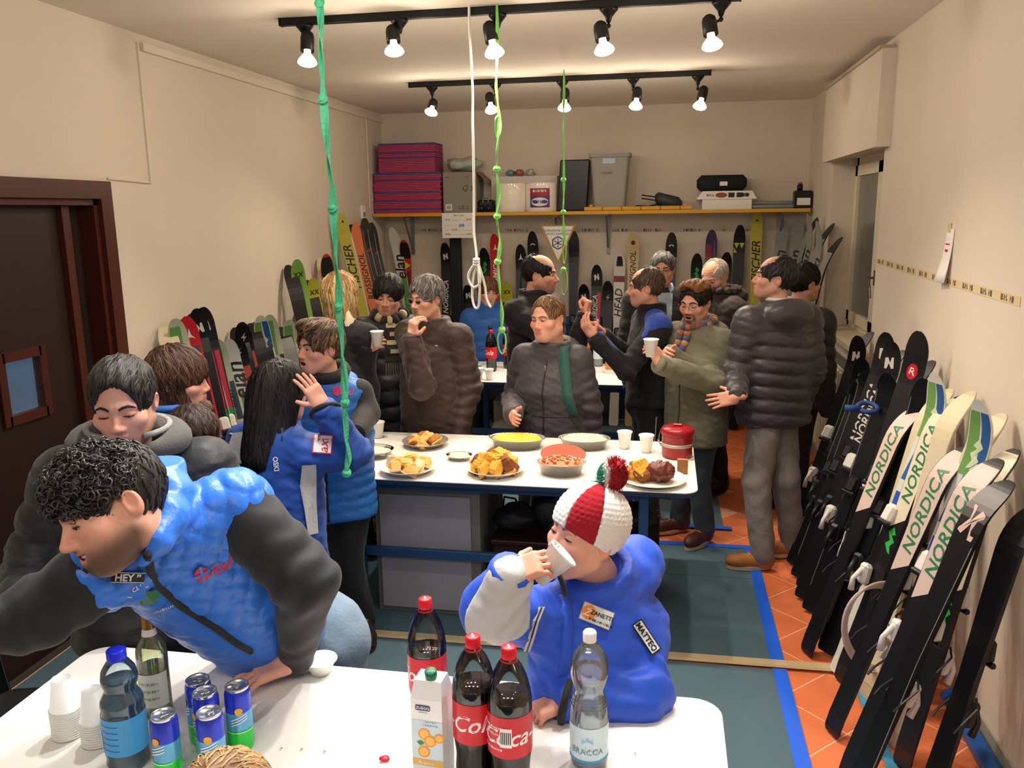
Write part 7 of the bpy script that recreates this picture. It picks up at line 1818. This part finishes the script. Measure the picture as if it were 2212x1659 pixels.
def scalp(q):
    d = ell(q, (0, .004, .042), (.084, .098, .090))
    d = smax(d, -ell(q, (0, .130, -.050), (.082, .085, .104)), .01); qa = np.abs(q[..., 0])
    d = smax(d, -(q[..., 2]-.022-.35*np.maximum(-q[..., 1], -.03)*0), .02); return d
P.hairf = lambda X: scalp(((X-hc.astype(f32)) @ hm.astype(f32))/k_)*k_
P.hv, _q = surfnet(P.hairf, hc-.17, hc+.17, .007)
cg = curls(P, 900, 5)
P.hair('short', '1b1817', '3c3836', th=.007, n=500, line=.02, nape=-.065, seed=4)
cv, cf = quads(cg); bv = P.hv
rs = np.random.RandomState(1); cc = np.vstack([np.tile(srgb('151312'), (len(bv), 1)), np.repeat(np.array(srgb('1a1716'))+np.array(srgb('4a4644'))*(rs.rand(900, 1)**2.2), 55, 0)[:len(cv)]])
wpart('curly_top', joinq((bv, _q), (cv, cf)), mat('hair_gloss', '222222', .38, attr=True, spec=.5), P.t, True, cc)
mv = mat('vest_blue', '2a72dc', .38, noise=.05, nscale=10, bump=.25, bscale=45, sheen=.1); mk2 = cloth('black_softshell', '17191c', .75, bump=.12, bs=40)
shL, shR = pz(505, 1095, 2.06), pz(235, 1225, 1.92)
elL, wL = pz(662, 1255, 2.04), atZ(640, 1420, .822); elR, wR = pz(70, 1330, 1.86), pz(-70, 1370, 1.72)
rgt = shR-shL
def hoodf(X):
    ch = [(270, 995, 1.97, .030), (312, 990, 2.00, .042), (352, 1015, 2.01, .048), (372, 1065, 1.97, .048), (362, 1120, 1.90, .042), (338, 1168, 1.84, .032), (312, 1208, 1.82, .018)]
    d = None
    for a, b in zip(ch[:-1], ch[1:]):
        x = cone(X, pz(*a[:3]), pz(*b[:3]), a[3], b[3]); d = x if d is None else smin(d, x, .02)
    return d
A_, B_ = A, B
u_ = norm(B-A); r_ = norm(rgt-u_*np.dot(rgt, u_))
def diamond(X):
    q = X-A.astype(f32); a = q @ u_.astype(f32); b = q @ r_.astype(f32)
    return .006*(np.abs(np.sin((a+b)*48))**.6+np.abs(np.sin((a-b)*48))**.6)
P.jacket(A, B, rgt, [(0, .15, .12), (.25, .16, .125), (.55, .175, .125), (.8, .17, .11), (.93, .12, .09), (1, .075, .08)], shL, shR, {'L': (elL, wL), 'R': (elR, wR)}, mv, name='vest', rs=(.092, .078, .046), wr=.004, wfr=18, h=.0062, arm_m=mk2, extra=lambda X: hoodf(X), cuff=False)
f0 = P.jf
P.jf = lambda X: f0(X)
# quilted panels of the vest: diamond relief
vme = P.j.data; n_ = len(vme.vertices); co = np.empty(n_*3, np.float32); vme.vertices.foreach_get('co', co); co = co.reshape(-1, 3)+np.array(P.t.location, np.float32)
nr = grad(f0, co); amp = diamond(co)*np.clip(((co-A) @ u_)/.6, 0, 1)[:, None].ravel()*np.clip(hoodf(co)/.03, 0, 1)
co2 = co+nr*amp[:, None]-np.array(P.t.location, np.float32); vme.vertices.foreach_set('co', co2.astype(np.float32).ravel()); vme.update()
# lining and collar round the neck
wpart('collar_lining', tube([pz(*q) for q in ((288, 1015, 1.95), (312, 1020, 1.93), (330, 1060, 1.90), (332, 1115, 1.86), (320, 1160, 1.82), (300, 1195, 1.80))], [.012, .02, .024, .022, .018, .008], 10), mk2, P.t, True)
zp = np.array([on_px(f0, x, y) for x, y in ((322, 1196), (330, 1235), (352, 1270), (390, 1305), (430, 1330), (470, 1355), (510, 1385), (545, 1405))])
wpart('zip', tube(zp-FW*.009, .0095, 6), mk2, P.t, True)
mw = mat('print_pale', 'd8dcdc', .6); mr = mat('print_red', 'd0202c', .5); mgd = mat('print_green', '2f7a44', .5)
b1 = pxdecal(P, grid2(-.034, .034, -.011, .011, 6, 2), 277, 1248, f0, mat('print_black', '121418', .6), 'name_badge', -.02, .018)
pxdecal(P, join(grid2(-.034, .034, .0095, .011, 6, 1), grid2(-.034, .034, -.011, -.0095, 6, 1)), 277, 1248, f0, mw, 'badge_border', -.02, .0205, under=b1)
pxdecal(P, text('HEY ”', .021, 0, 1.0, True, .03), 277, 1248, f0, mw, 'badge_letters', -.02, .0205, under=b1)
s = 'SCI CLUB'
for i, ch in enumerate(s):
    if ch == ' ': continue
    a = math.radians(200-16*i); pxdecal(P, text(ch, .013, 0, 1, True, .03), 316+36*math.cos(a), 1297-32*math.sin(a), f0, mw, 'club_letter', a-math.pi/2, .018)
pxdecal(P, join(*[xf(disc(r, 10, 1.3), None, (x, y, 0)) for x, y, r in ((0, 0, .018), (.018, .008, .008), (-.018, -.006, .009), (.016, .014, .006), (-.016, -.012, .006))]), 316, 1294, f0, mgd, 'club_emblem', 0, .018)
pxdecal(P, scribble(12, .006), 356, 1316, f0, mw, 'club_caption', .35, .018)
lg = pxdecal(P, disc(.017, 20), 437, 1242, f0, mr, 'sponsor_disc', 0, .018)
pxdecal(P, join(grid2(-.019, .019, -.003, .003, 3, 1), xf(grid2(-.019, .019, -.003, .003, 3, 1), rotz(1.4))), 437, 1242, f0, mv, 'sponsor_cross', .5, .0205, under=lg)
pxdecal(P, text('axl', .042, .35, 1, True, .01), 480, 1222, f0, mr, 'sponsor_word', .30, .018)
# hand spread on the table
P.hand(wL+[-.012, -.01, -.008], norm(np.array([-.75, -.62, -.12])), (-.1, -.15, 1), (-.3, .9, 0), (.25, .15, .1), 1.0, spread=.28, h=.003, thumbc=.1, tdir=norm(np.array([-.9, .35, -.1])))
wpart('watch_band', tube([wL+norm(wL-elL)*.005+(im(1, .3, 0)*math.cos(a)+im(0, .2, 1)*math.sin(a))*.034 for a in np.linspace(0, 6.28, 18)[:-1]], .006, 6, True), m_zinc, P.t, True)
hp = A+np.array([.04, .10, -.05])
aL = np.array([hp[0]+.05, hp[1]+.0, .11]); aR = np.array([hp[0]-.22, hp[1]+.05, .11])
P.legs(hp, (hp+aL)/2+[.02, -.02, 0], aL, (hp+aR)/2+[-.03, -.02, 0], aR, cloth('washed_jeans', '6f8494', .85, noise=.2), (m_dshoe, m_soled), shoefw=((-.5, -.8), (-.6, -.8)), r=(.105, .08, .066), h=.011, hipw=.08, wr=.004)
P.done()
# ---------------------------------------------------------------- man in hoodie and puffer jacket looking down
P = figure('dark-haired man in grey hoodie and dark puffer jacket looking down', 268, 872, 2.44, 20, 12, 2, body=22, size=1.06, hem=.70, shw=.20, head=dict(h=.0034, eyes='down', beard=.5, beardc='3a302a', brow='1c1512', nose=1.05, skin=SKIN*.93, chin=1.03))
P.hair('short', '16130f', '3a342f', th=.008, n=1100, line=.046, fwd=.9, quiff=.0, wid=.0024, h=.0045, L=6, flowx=.4)
mpf = cloth('black_puffer', '1b1d20', .55, bump=.3, bs=30)
P.jacket(P.A, P.B, P.right, MAN, P.shL, P.shR, {'L': (P.shL+[.05, 0, -.29], P.shL+[-.02, -.1, -.5]), 'R': (P.shR+[-.09, -.06, -.26], P.shR+[-.02, -.25, -.36])}, mpf, bulk=1.12, quilt=(.095, .014), rs=(.09, .078, .06), h=.008)
mh = cloth('grey_hoodie', '55534f', .92, bump=.3, bs=150); 
def hoodring(sc=1.0, lift=0.0):
    out = []
    for a in np.linspace(-.35*math.pi, 1.35*math.pi, 22):
        # open at the front, rolled high behind the neck
        out.append(P.B-P.right*.135*math.cos(a)*sc-P.fw*(.075*math.sin(a)-.045)*sc+np.array([0, 0, .055+.02*math.sin(a)+lift]))
    return np.array(out)
hr = hoodring(); wpart('hood', tube(hr, np.interp(np.linspace(0, 1, 22), [0, .15, .5, .85, 1], [.02, .040, .05, .040, .02]), 12), mh, P.t, True)
wpart('hood_edge', tube(hoodring(.86, .042), .009, 8), cloth('hood_binding', '8a8884', .9), P.t, True)
g = grid2(-.06, .06, -.2, .05, 4, 8); P.patch(g, 0, .92, cloth('dark_top', '15171a'), 'top', .008)
stand(P, m_blackt, (m_dshoe, m_soled)); P.done()
# ---------------------------------------------------------------- girl with fringe and plait, profile to the right
P = figure('girl with brown fringe and plait in profile, wearing a dark and blue jacket', 388, 822, 3.02, 106, 4, 0, body=90, size=.96, shw=.155, hem=.62, head=dict(h=.0042, brow='4a3024', nose=.95, tint=.25))
P.hair('fringe', '33211a', '6b4a36', th=.016, n=1000, L=8, step=.016, wid=.0026, down=.45, line=-.012, fringe=.022, nape=-.11, side=False, fwd=.3, long_to=[((0, -.045, -.04), (.02, -.05, -.14), .065, .05), ((-.045, .02, -.05), (-.05, .045, -.15), .03, .022), ((.045, .02, -.05), (.05, .045, -.15), .03, .022)])
mnb = cloth('navy_padded', '24324a', .6, bump=.3, bs=26)
P.jacket(P.A, P.B, P.right, MAN, P.shL, P.shR, {'L': rest_arm(P, 'L', L=(.25, .22)), 'R': rest_arm(P, 'R', L=(.25, .22))}, mnb, bulk=1.0, quilt=(.09, .01), rs=(.076, .064, .052), h=.010, collar=(P.B, P.B+[0, 0, .06], .082, .016))
q = [pz(437, 880, 2.92), pz(445, 905, 2.86), pz(452, 930, 2.83), pz(460, 955, 2.82), pz(466, 985, 2.83)]
wpart('plait', join(*[blob(q[0]+(q[-1]-q[0])*i/8+np.array([.012*(-1)**i, 0, 0]), (.026, .024, .03), 90+i, .18, 12, 8, 5) for i in range(9)]), mat('plait_hair', '5a3c2c', .55, bump=.8, bscale=160), P.t, True)
wpart('blue_collar', tube([P.B+P.right*.088*math.cos(a)+P.fw*.088*math.sin(a)+np.array([0, 0, .07]) for a in np.linspace(0, 6.28, 20)[:-1]], .014, 8, True), cloth('bright_blue_collar', '2f66b8', .6), P.t, True)
stand(P, m_blackt, (m_dshoe, m_soled)); P.done()
# ---------------------------------------------------------------- small child between them
P = figure('small child with dark brown hair in a blue jacket, half hidden behind the hoodie man', 420, 950, 2.78, 60, 10, 0, body=60, size=.86, shw=.12, hem=.55, head=dict(h=.005, nose=.7))
P.hair('short', '2a1b15', '4a3226', th=.014, n=420, line=.0, fwd=.4)
P.jacket(P.A, P.B, P.right, MAN, P.shL, P.shR, {'L': rest_arm(P, 'L', L=(.2, .17)), 'R': rest_arm(P, 'R', L=(.2, .17))}, cloth('sky_jacket', '2f6f9e', .6), bulk=.82, rs=(.062, .055, .045), h=.012)
stand(P, m_blackt, (m_dshoe, m_soled), spread=.08, r=(.075, .058, .05)); P.done()
# ---------------------------------------------------------------- boy in the blue vest, mouth open
P = figure('boy with open mouth in a blue quilted vest over a black hoodie', 690, 752, 3.72, -33, -2, 0, body=12, size=.97, shw=.14, hem=.62, head=dict(h=.0036, mouth='open', brow='4a3526', nose=1.0, tint=.2))
P.hair('short', '3a2a1e', '8a6a4a', th=.015, n=800, line=.012, fwd=.7, quiff=.004, wid=.0026, L=6)
mv2 = mat('vest_blue2', '2a6fc0', .42, noise=.05, nscale=10, bump=.3, bscale=40)
wr_ = pz(772, 930, 3.60); el = pz(792, 893, 3.78)
sw = np.dot(P.right, [1, 0, 0]) < 0
arms_ = {'L': (P.shL+(el-P.shL)*1.0, wr_), 'R': rest_arm(P, 'R', L=(.26, .22))} if sw else {'R': (el, wr_), 'L': rest_arm(P, 'L', L=(.26, .22))}
P.jacket(P.A, P.B, P.right, MAN, P.shL, P.shR, arms_, mv2, name='vest', bulk=.98, quilt=(.05, .005), sleeve_quilt=(.1, 0.0), rs=(.068, .058, .046), h=.008, arm_m=mk2, wr=.003, hood=[(P.B-P.fw*.07+[0, 0, -.005], (.13, .07, .055), np.column_stack([P.right, P.fw, [0, 0, 1]]))])
wpart('hood_lining', tube([P.B+P.right*.082*math.cos(a)+P.fw*.08*math.sin(a)+np.array([0, 0, .05-.02*math.sin(a)]) for a in np.linspace(0, 6.28, 22)[:-1]], .028, 8, True), mk2, P.t, True)
P.zipper(0, .03, .93, mk2, .006)
P.hand(wr_+[0, 0, -.03], norm(np.array([-.45, -.5, -.6])), (.6, -.6, .1), (-.5, -.3, .3), (.5, .5, .4), .9)
b1 = pxdecal(P, grid2(-.042, .042, -.016, .016, 6, 2), 668, 828, P.jf, mw, 'name_badge', .02, .010)
pxdecal(P, text('HEY ”', .028, 0, 1.0, True, .03), 668, 828, P.jf, mat('print_black', '121418', .6), 'badge_letters', .02, .0125, under=b1)
for i, ch in enumerate('SCI CLUB'):
    if ch != ' ':
        a = math.radians(150-18*i); pxdecal(P, text(ch, .018, 0, 1, True, .03), 674+22*math.cos(a), 868-22*math.sin(a), P.jf, mw, 'club_letter', a-math.pi/2, .010)
mpk = mat('print_magenta', 'd02870', .5)
lg = pxdecal(P, disc(.021, 18), 729, 845, P.jf, mpk, 'sponsor_disc', 0, .010); pxdecal(P, text('axl', .045, .3, 1, True, .01), 752, 846, P.jf, mpk, 'sponsor_word', .05, .010)
stand(P, m_blackt, (m_dshoe, m_soled)); P.done()
# ---------------------------------------------------------------- girl with long black hair, back turned
P = figure('girl with long black hair in a blue and white ski jacket, back turned, hand raised', 608, 850, 3.30, 148, 4, 0, body=160, size=.98, shw=.165, hem=.50, head=dict(h=.0042, brow='15110f'))
P.hair('long', '0d0b0b', '2c2626', th=.018, n=1500, L=11, step=.026, wid=.0032, down=.7, line=-.01, nape=-.12, side=False, long_to=[((0, -.06, -.02), (.02, -.10, -.24), .085, .075), ((-.06, -.02, -.03), (-.11, -.07, -.24), .05, .05), ((.05, -.01, -.03), (.075, -.055, -.2), .05, .035), ((-.02, -.09, -.2), (-.06, -.12, -.34), .06, .03)])
mbj = cloth('royal_ski_jacket', '1d4a9e', .6, bump=.25, bs=30)
el = pz(762, 975, 3.25); wr_ = pz(706, 893, 3.15)
sd = 'R' if np.dot(P.right, [1, 0, 0]) > 0 else 'L'; od = 'L' if sd == 'R' else 'R'
P.jacket(P.A, P.B, P.right, [(0, .19, .15), (.3, .18, .145), (.62, .19, .14), (.82, .18, .12), (.93, .12, .10), (1, .085, .085)], P.shL, P.shR, {sd: (el, wr_), od: rest_arm(P, od, L=(.26, .22))}, mbj, bulk=1.08, rs=(.080, .070, .055), h=.0085, wr=.006, collar=(P.B, P.B+[0, 0, .05], .085, .014))
P.hand(wr_+norm(wr_-el)*.03, norm(np.array([-.35, -.1, .75])), (.8, -.5, .2), (-.3, -.7, .5), (.18, .2, .15), .92, spread=.12)
wpart('cuff_tab', tube([wr_+norm(wr_-el)*.012+(im(.9, .4, 0)*math.cos(a)+im(-.2, .3, .9)*math.sin(a))*.054 for a in np.linspace(0, 6.28, 18)[:-1]], .010, 6, True), mk2, P.t, True)
# white panels laid on the back and the side
mwp = cloth('white_panel', 'cfccc8', .7)
def panel(P, poly, name, m, off=.016, n=10):
    xs = np.array(poly, float); c = xs.mean(0); V = [c]; 
    ring = []
    for k in range(1, 5): ring += [c+(p-c)*k/4 for p in xs]
    pts = np.vstack([[c], np.array(ring)]); m_ = len(xs)
    W = march(P.jf, np.array([pz(x, y, .9) for x, y in pts]), norm(ray(*c)), 90, 6); 
    W = np.array([march(P.jf, np.array([pz(x, y, 1.2)]), ray(x, y), 90, 6)[0] for x, y in pts])-FW*off
    Fc = [[0, 1+i, 1+(i+1) % m_] for i in range(m_)]
    for k in range(3): Fc += [[1+k*m_+i, 1+(k+1)*m_+i, 1+(k+1)*m_+(i+1) % m_, 1+k*m_+(i+1) % m_] for i in range(m_)]
    return wpart(name, (W, [q[::-1] for q in Fc]), m, P.t, True)
panel(P, [(505, 935), (540, 930), (548, 960), (556, 990), (562, 1002), (540, 1006), (515, 998), (500, 985), (497, 960)], 'back_panel', mwp)
panel(P, [(655, 1005), (685, 1003), (686, 1040), (686, 1080), (688, 1120), (690, 1150), (668, 1155), (660, 1100), (650, 1050)], 'side_panel', mwp)
b1 = pxdecal(P, grid2(-.036, .036, -.036, .036, 5, 5), 697, 959, P.jf, mat('print_red', 'd0202c', .5), 'sleeve_badge', -.08, .008)
pxdecal(P, grid2(-.032, .032, -.032, .032, 5, 5), 697, 959, P.jf, mw, 'badge_field', -.08, .0095, under=b1)
pxdecal(P, text('axl', .05, .3, 1, True, .01), 699, 959, P.jf, mat('print_red', 'd0202c', .5), 'badge_script', 1.5, .011, under=b1)
pxdecal(P, text('AL', .04, 0, 1, True, .03), 507, 945, P.jf, mw, 'back_letters', -1.3, .010)
pxdecal(P, text('OSKI', .026, 0, 1, True, .03), 596, 1002, P.jf, mw, 'back_word', -1.45, .010)
stand(P, m_blackt, (m_dshoe, m_soled)); P.done()
# ---------------------------------------------------------------- boy with the knitted hat, drinking
hc = pz(1262, 1160, 2.16); hm = fr(im(-.78, .16, .56), im(.34, .93, .05)); size = .96
B = pz(1300, 1265, 2.24)
A = pz(1270, 1500, 2.20); A[2] = .68
P = Person('boy in a red and white bobble hat and blue ski jacket drinking from a cup', (A[0], A[1]))
P.head(hc, hm, size, h=.0034, nose=.8, eyes='down', brow='8a6a50', tint=.1, neck_to=B+(hc-B)*.1, skin=SKIN*1.04)
def hat(X):
    q = ((X-hc.astype(f32)) @ hm.astype(f32))/size
    d = ell(q, (0, -.012, .048), (.094, .112, .105)); az = np.arctan2(q[..., 0], q[..., 1]+.012); z = q[..., 2]
    rowf = z*math.pi/.013; st = np.abs(np.sin(az*22+(np.floor(z/.013) % 2)*1.57))*np.abs(np.sin(rowf)); d = d-.0045*np.sqrt(st+1e-6)
    cut = q[..., 2]-(-.006-.45*np.minimum(q[..., 1]+.0, .06)*0+.36*q[..., 1])
    return smax(d, -cut, .004)*size
cq = (CAM-hc) @ hm; az0 = math.atan2(cq[0], cq[1])
def sector(a, b):
    def f(X):
        q = ((X-hc.astype(f32)) @ hm.astype(f32))/size; az = np.arctan2(q[..., 0], q[..., 1]+.012); m_ = (a+b)/2; dlt = np.abs((az-az0-m_+math.pi) % (2*math.pi)-math.pi)-(b-a)/2
        rr = np.hypot(q[..., 0], q[..., 1]+.012); return np.maximum(hat(X), np.where(dlt > math.pi/2, 1, np.sin(np.clip(dlt, -1.5, 1.5))*np.maximum(rr, .01))*1.0)
    return f
mwool = {'white': mat('wool_white', 'e6e2dc', .95, bump=.3, bscale=400), 'red': mat('wool_red', '9c1220', .95, bump=.3, bscale=400), 'green': mat('wool_green', '1f8a6a', .95, bump=.3, bscale=400)}
for a, b, cn in ((-.22, .62, 'red'), (-1.75, -.22, 'white'), (.62, 1.5, 'white'), (1.5, 2.4, 'green'), (-2.9, -1.75, 'red'), (-3.883, -2.9, 'white')):
    V, Q = surfnet(sector(a, b), hc-.155, hc+.165, .0042)
    if len(V): wpart('hat_panel', (V, Q), mwool[cn], P.t, True)
pc = hc+hm @ np.array([0.0, -.035, .180])*size
rs = np.random.RandomState(9); D = rs.randn(900, 3); D /= np.linalg.norm(D, axis=1)[:, None]
gp = []; cl = []
side_ = (D @ RT); 
for d_ in D:
    e = np.cross(d_, [.3, .2, .9]); e = norm(e); r1 = .041+.012*rs.rand()
    gp.append((np.array([pc+e*.0022, pc-e*.0022, pc+d_*r1*1.05-e*.0016, pc+d_*r1*1.05+e*.0016]), [[0, 1, 2, 3]]))
    s_ = d_ @ RT; cn = 'red' if s_ > -.35 else ('white' if s_ > -.62 else 'green'); cl.append(np.tile(srgb({'red': 'a01522', 'white': 'e0dcd6', 'green': '2a8a70'}[cn]), (4, 1))*(.75+.5*rs.rand()))
gc = quads(join(*gp)); sp = quads(sphere(pc, .041, 20, 14)); so = (sp[0]-pc) @ RT/.041
cc = np.vstack([np.array([srgb('8a1220') if s_ > -.35 else (srgb('cfcbc5') if s_ > -.62 else srgb('1f7a62')) for s_ in so])]+cl)
wpart('pompom', joinq(sp, gc), mat('wool_pompom', 'ffffff', .95, attr=True), P.t, False, cc)
mkj = cloth('cobalt_ski_jacket', '1c4fc8', .55, bump=.22, bs=35); mkg = cloth('pale_grey_sleeve', 'c2c4c2', .6, bump=.3, bs=35)
shR, shL = pz(1180, 1330, 2.16), pz(1375, 1345, 2.30)
elR, wR = pz(1062, 1316, 2.04), pz(1094, 1250, 1.97)
elL = pz(1388, 1500, 2.12); wL = atZ(1236, 1512, .80)
rgt = shR-shL
P.jacket(A, B, rgt, [(0, .175, .13), (.3, .18, .135), (.62, .18, .135), (.82, .165, .115), (.93, .12, .10), (1, .085, .09)], shL, shR, {'L': (elL, wL), 'R': (elR, wR)}, mkj, bulk=1.05, rs=(.076, .070, .055), wr=.0055, h=.0068, collar=(B+[0, 0, -.02], B+(hc-B)*.42, .088, .015), hood=[(B+im(.52, .16, -.5)*.09, (.115, .095, .085), None), (pz(1380, 1215, 2.32), (.075, .07, .075), None)])
f0 = P.jf
def slv(a, b, r1, r2, name, m, lift=.005, hh=.0068):
    fn = lambda X: np.maximum(f0(X)-lift, cone(X, a, b, r1, r2)); p3 = np.array([a, b]); V, Q = surfnet(fn, p3.min(0)-.12, p3.max(0)+.12, hh)
    if len(V): wpart(name, (V, Q), m, P.t, True)
slv(elR+im(.02, -.02, .05), wR+im(.02, .0, .05), .085, .07, 'grey_sleeve_panel', mkg)
slv(pz(1345, 1400, 2.22), pz(1330, 1460, 2.18), .028, .022, 'grey_side_panel', mkg)
wpart('cuff_strap', tube([wL+norm(wL-elL)*.012+(im(.2, .95, 0)*math.cos(a)+im(-.25, .1, .95)*math.sin(a))*.058 for a in np.linspace(0, 6.28, 20)[:-1]], .011, 6, True), mk2, P.t, True)
zp = np.array([on_px(f0, x, y) for x, y in ((1170, 1310), (1158, 1340), (1148, 1375), (1138, 1405))]); wpart('pocket_zip', strap(zp-FW*.004, RT, .016, .004), mkg, P.t); wpart('zip_line', tube(zp-FW*.007, .0022, 5), mk2, P.t)
zp = np.array([on_px(f0, x, y) for x, y in ((1215, 1285), (1222, 1320), (1226, 1360), (1222, 1410), (1215, 1460))]); wpart('storm_flap', strap(zp-FW*.003, RT, .03, .006), mkj, P.t, True)
wpart('collar_zip', tube([pz(1202, 1228, 2.06), pz(1216, 1262, 2.06), pz(1222, 1285, 2.07)], .007, 6), mk2, P.t, True)
b1 = pxdecal(P, grid2(-.041, .041, -.023, .023, 6, 3), 1289, 1330, f0, mat('badge_edge', '8a8c8c', .6), 'chest_badge', -.38, .008)
pxdecal(P, grid2(-.039, .039, -.021, .021, 6, 3), 1289, 1330, f0, mw, 'badge_field', -.38, .0095, under=b1)
pxdecal(P, disc(.018, 18), 1272, 1322, f0, mat('print_orange', 'ef8a2c', .5), 'badge_disc', 0, .011, under=b1)
pxdecal(P, text('Z', .026, .4, 1, True, .02), 1270, 1322, f0, mw, 'badge_initial', -.38, .0122, under=b1)
pxdecal(P, text('ZANETTI', .0145, 0, 1, True, .02), 1300, 1330, f0, mat('print_black', '121418', .6), 'badge_word', -.38, .0125, under=b1)
pxdecal(P, scribble(14, .006), 1298, 1346, f0, mat('print_black', '121418', .6), 'badge_caption', -.38, .012, under=b1)
b2 = pxdecal(P, grid2(-.044, .044, -.015, .015, 7, 3), 1397, 1376, f0, mat('print_black', '121418', .6), 'name_badge', -.98, .008)
pxdecal(P, grid2(-.041, .041, -.012, .012, 7, 3), 1397, 1376, f0, mw, 'name_field', -.98, .0095, under=b2)
pxdecal(P, text('MATTEO', .020, 0, 1, True, .03), 1397, 1376, f0, mat('print_black', '121418', .6), 'name_letters', -.98, .0115, under=b2)
cupc = pz(1188, 1222, 1.985)
P.hand(wR+norm(wR-elR)*.015, norm(im(.80, .34, .10)), im(-.35, .55, .75), im(.35, .6, -.7), (.5, .75, .5), .84, thumbc=.5, h=.003, spread=.08)
P.hand(wL+norm(wL-elL)*.02, norm(np.array([-.75, -.45, -.15])), (-.2, -.25, .9), (.1, .9, .2), (1.0, 1.2, .8), .82, thumbc=.8, h=.003)
hp = np.array([A[0], A[1]+.02, .66])
P.legs(hp, hp+[-.07, 0, -.3], np.array([hp[0]-.08, hp[1]+.02, .1]), hp+[.07, 0, -.3], np.array([hp[0]+.08, hp[1]+.02, .1]), m_blackt, (m_dshoe, m_soled), shoefw=((-.2, -1), (.1, -1)), r=(.085, .065, .055), h=.016, hipw=.07)
P.done()
ax = norm(im(.50, .22, .05)+im(0, .25, 0)); # cup tipped towards his mouth
Mc = np.column_stack([norm(np.cross([0, 1, 0], ax)), np.cross(ax, norm(np.cross([0, 1, 0], ax))), ax])
cup('white plastic cup tipped to the mouth of the boy in the bobble hat', cupc-ax*.045, M=Mc, s=1.12)
# ---------------------------------------------------------------- fair-haired child at the bottom edge
P = figure('fair-haired child in front of the near table, only the top of the head showing', 490, 1783, 1.50, 180, 0, 0, body=180, size=1.0, shw=.13, hem=.50, head=dict(h=.006))
P.hair('short', '8a6a46', 'd0aa78', th=.016, n=1400, L=8, step=.014, wid=.0018, line=-.01, nape=-.10, down=.1, h=.0045)
P.jacket(P.A, P.B, P.right, MAN, P.shL, P.shR, {'L': rest_arm(P, 'L', L=(.2, .17)), 'R': rest_arm(P, 'R', L=(.2, .17))}, cloth('navy_kid', '26344e', .7), bulk=.85, rs=(.066, .056, .046), h=.013)
stand(P, m_blackt, (m_dshoe, m_soled), spread=.08, r=(.08, .06, .05)); P.done()
# dark rucksack standing by the door at the left edge
c = pz(25, 1420, 2.35); bag('black rucksack with grey straps at the left edge behind the near table', (c[0], c[1], .32), (.24, .2, .32), '15161a', 63, handles=False)
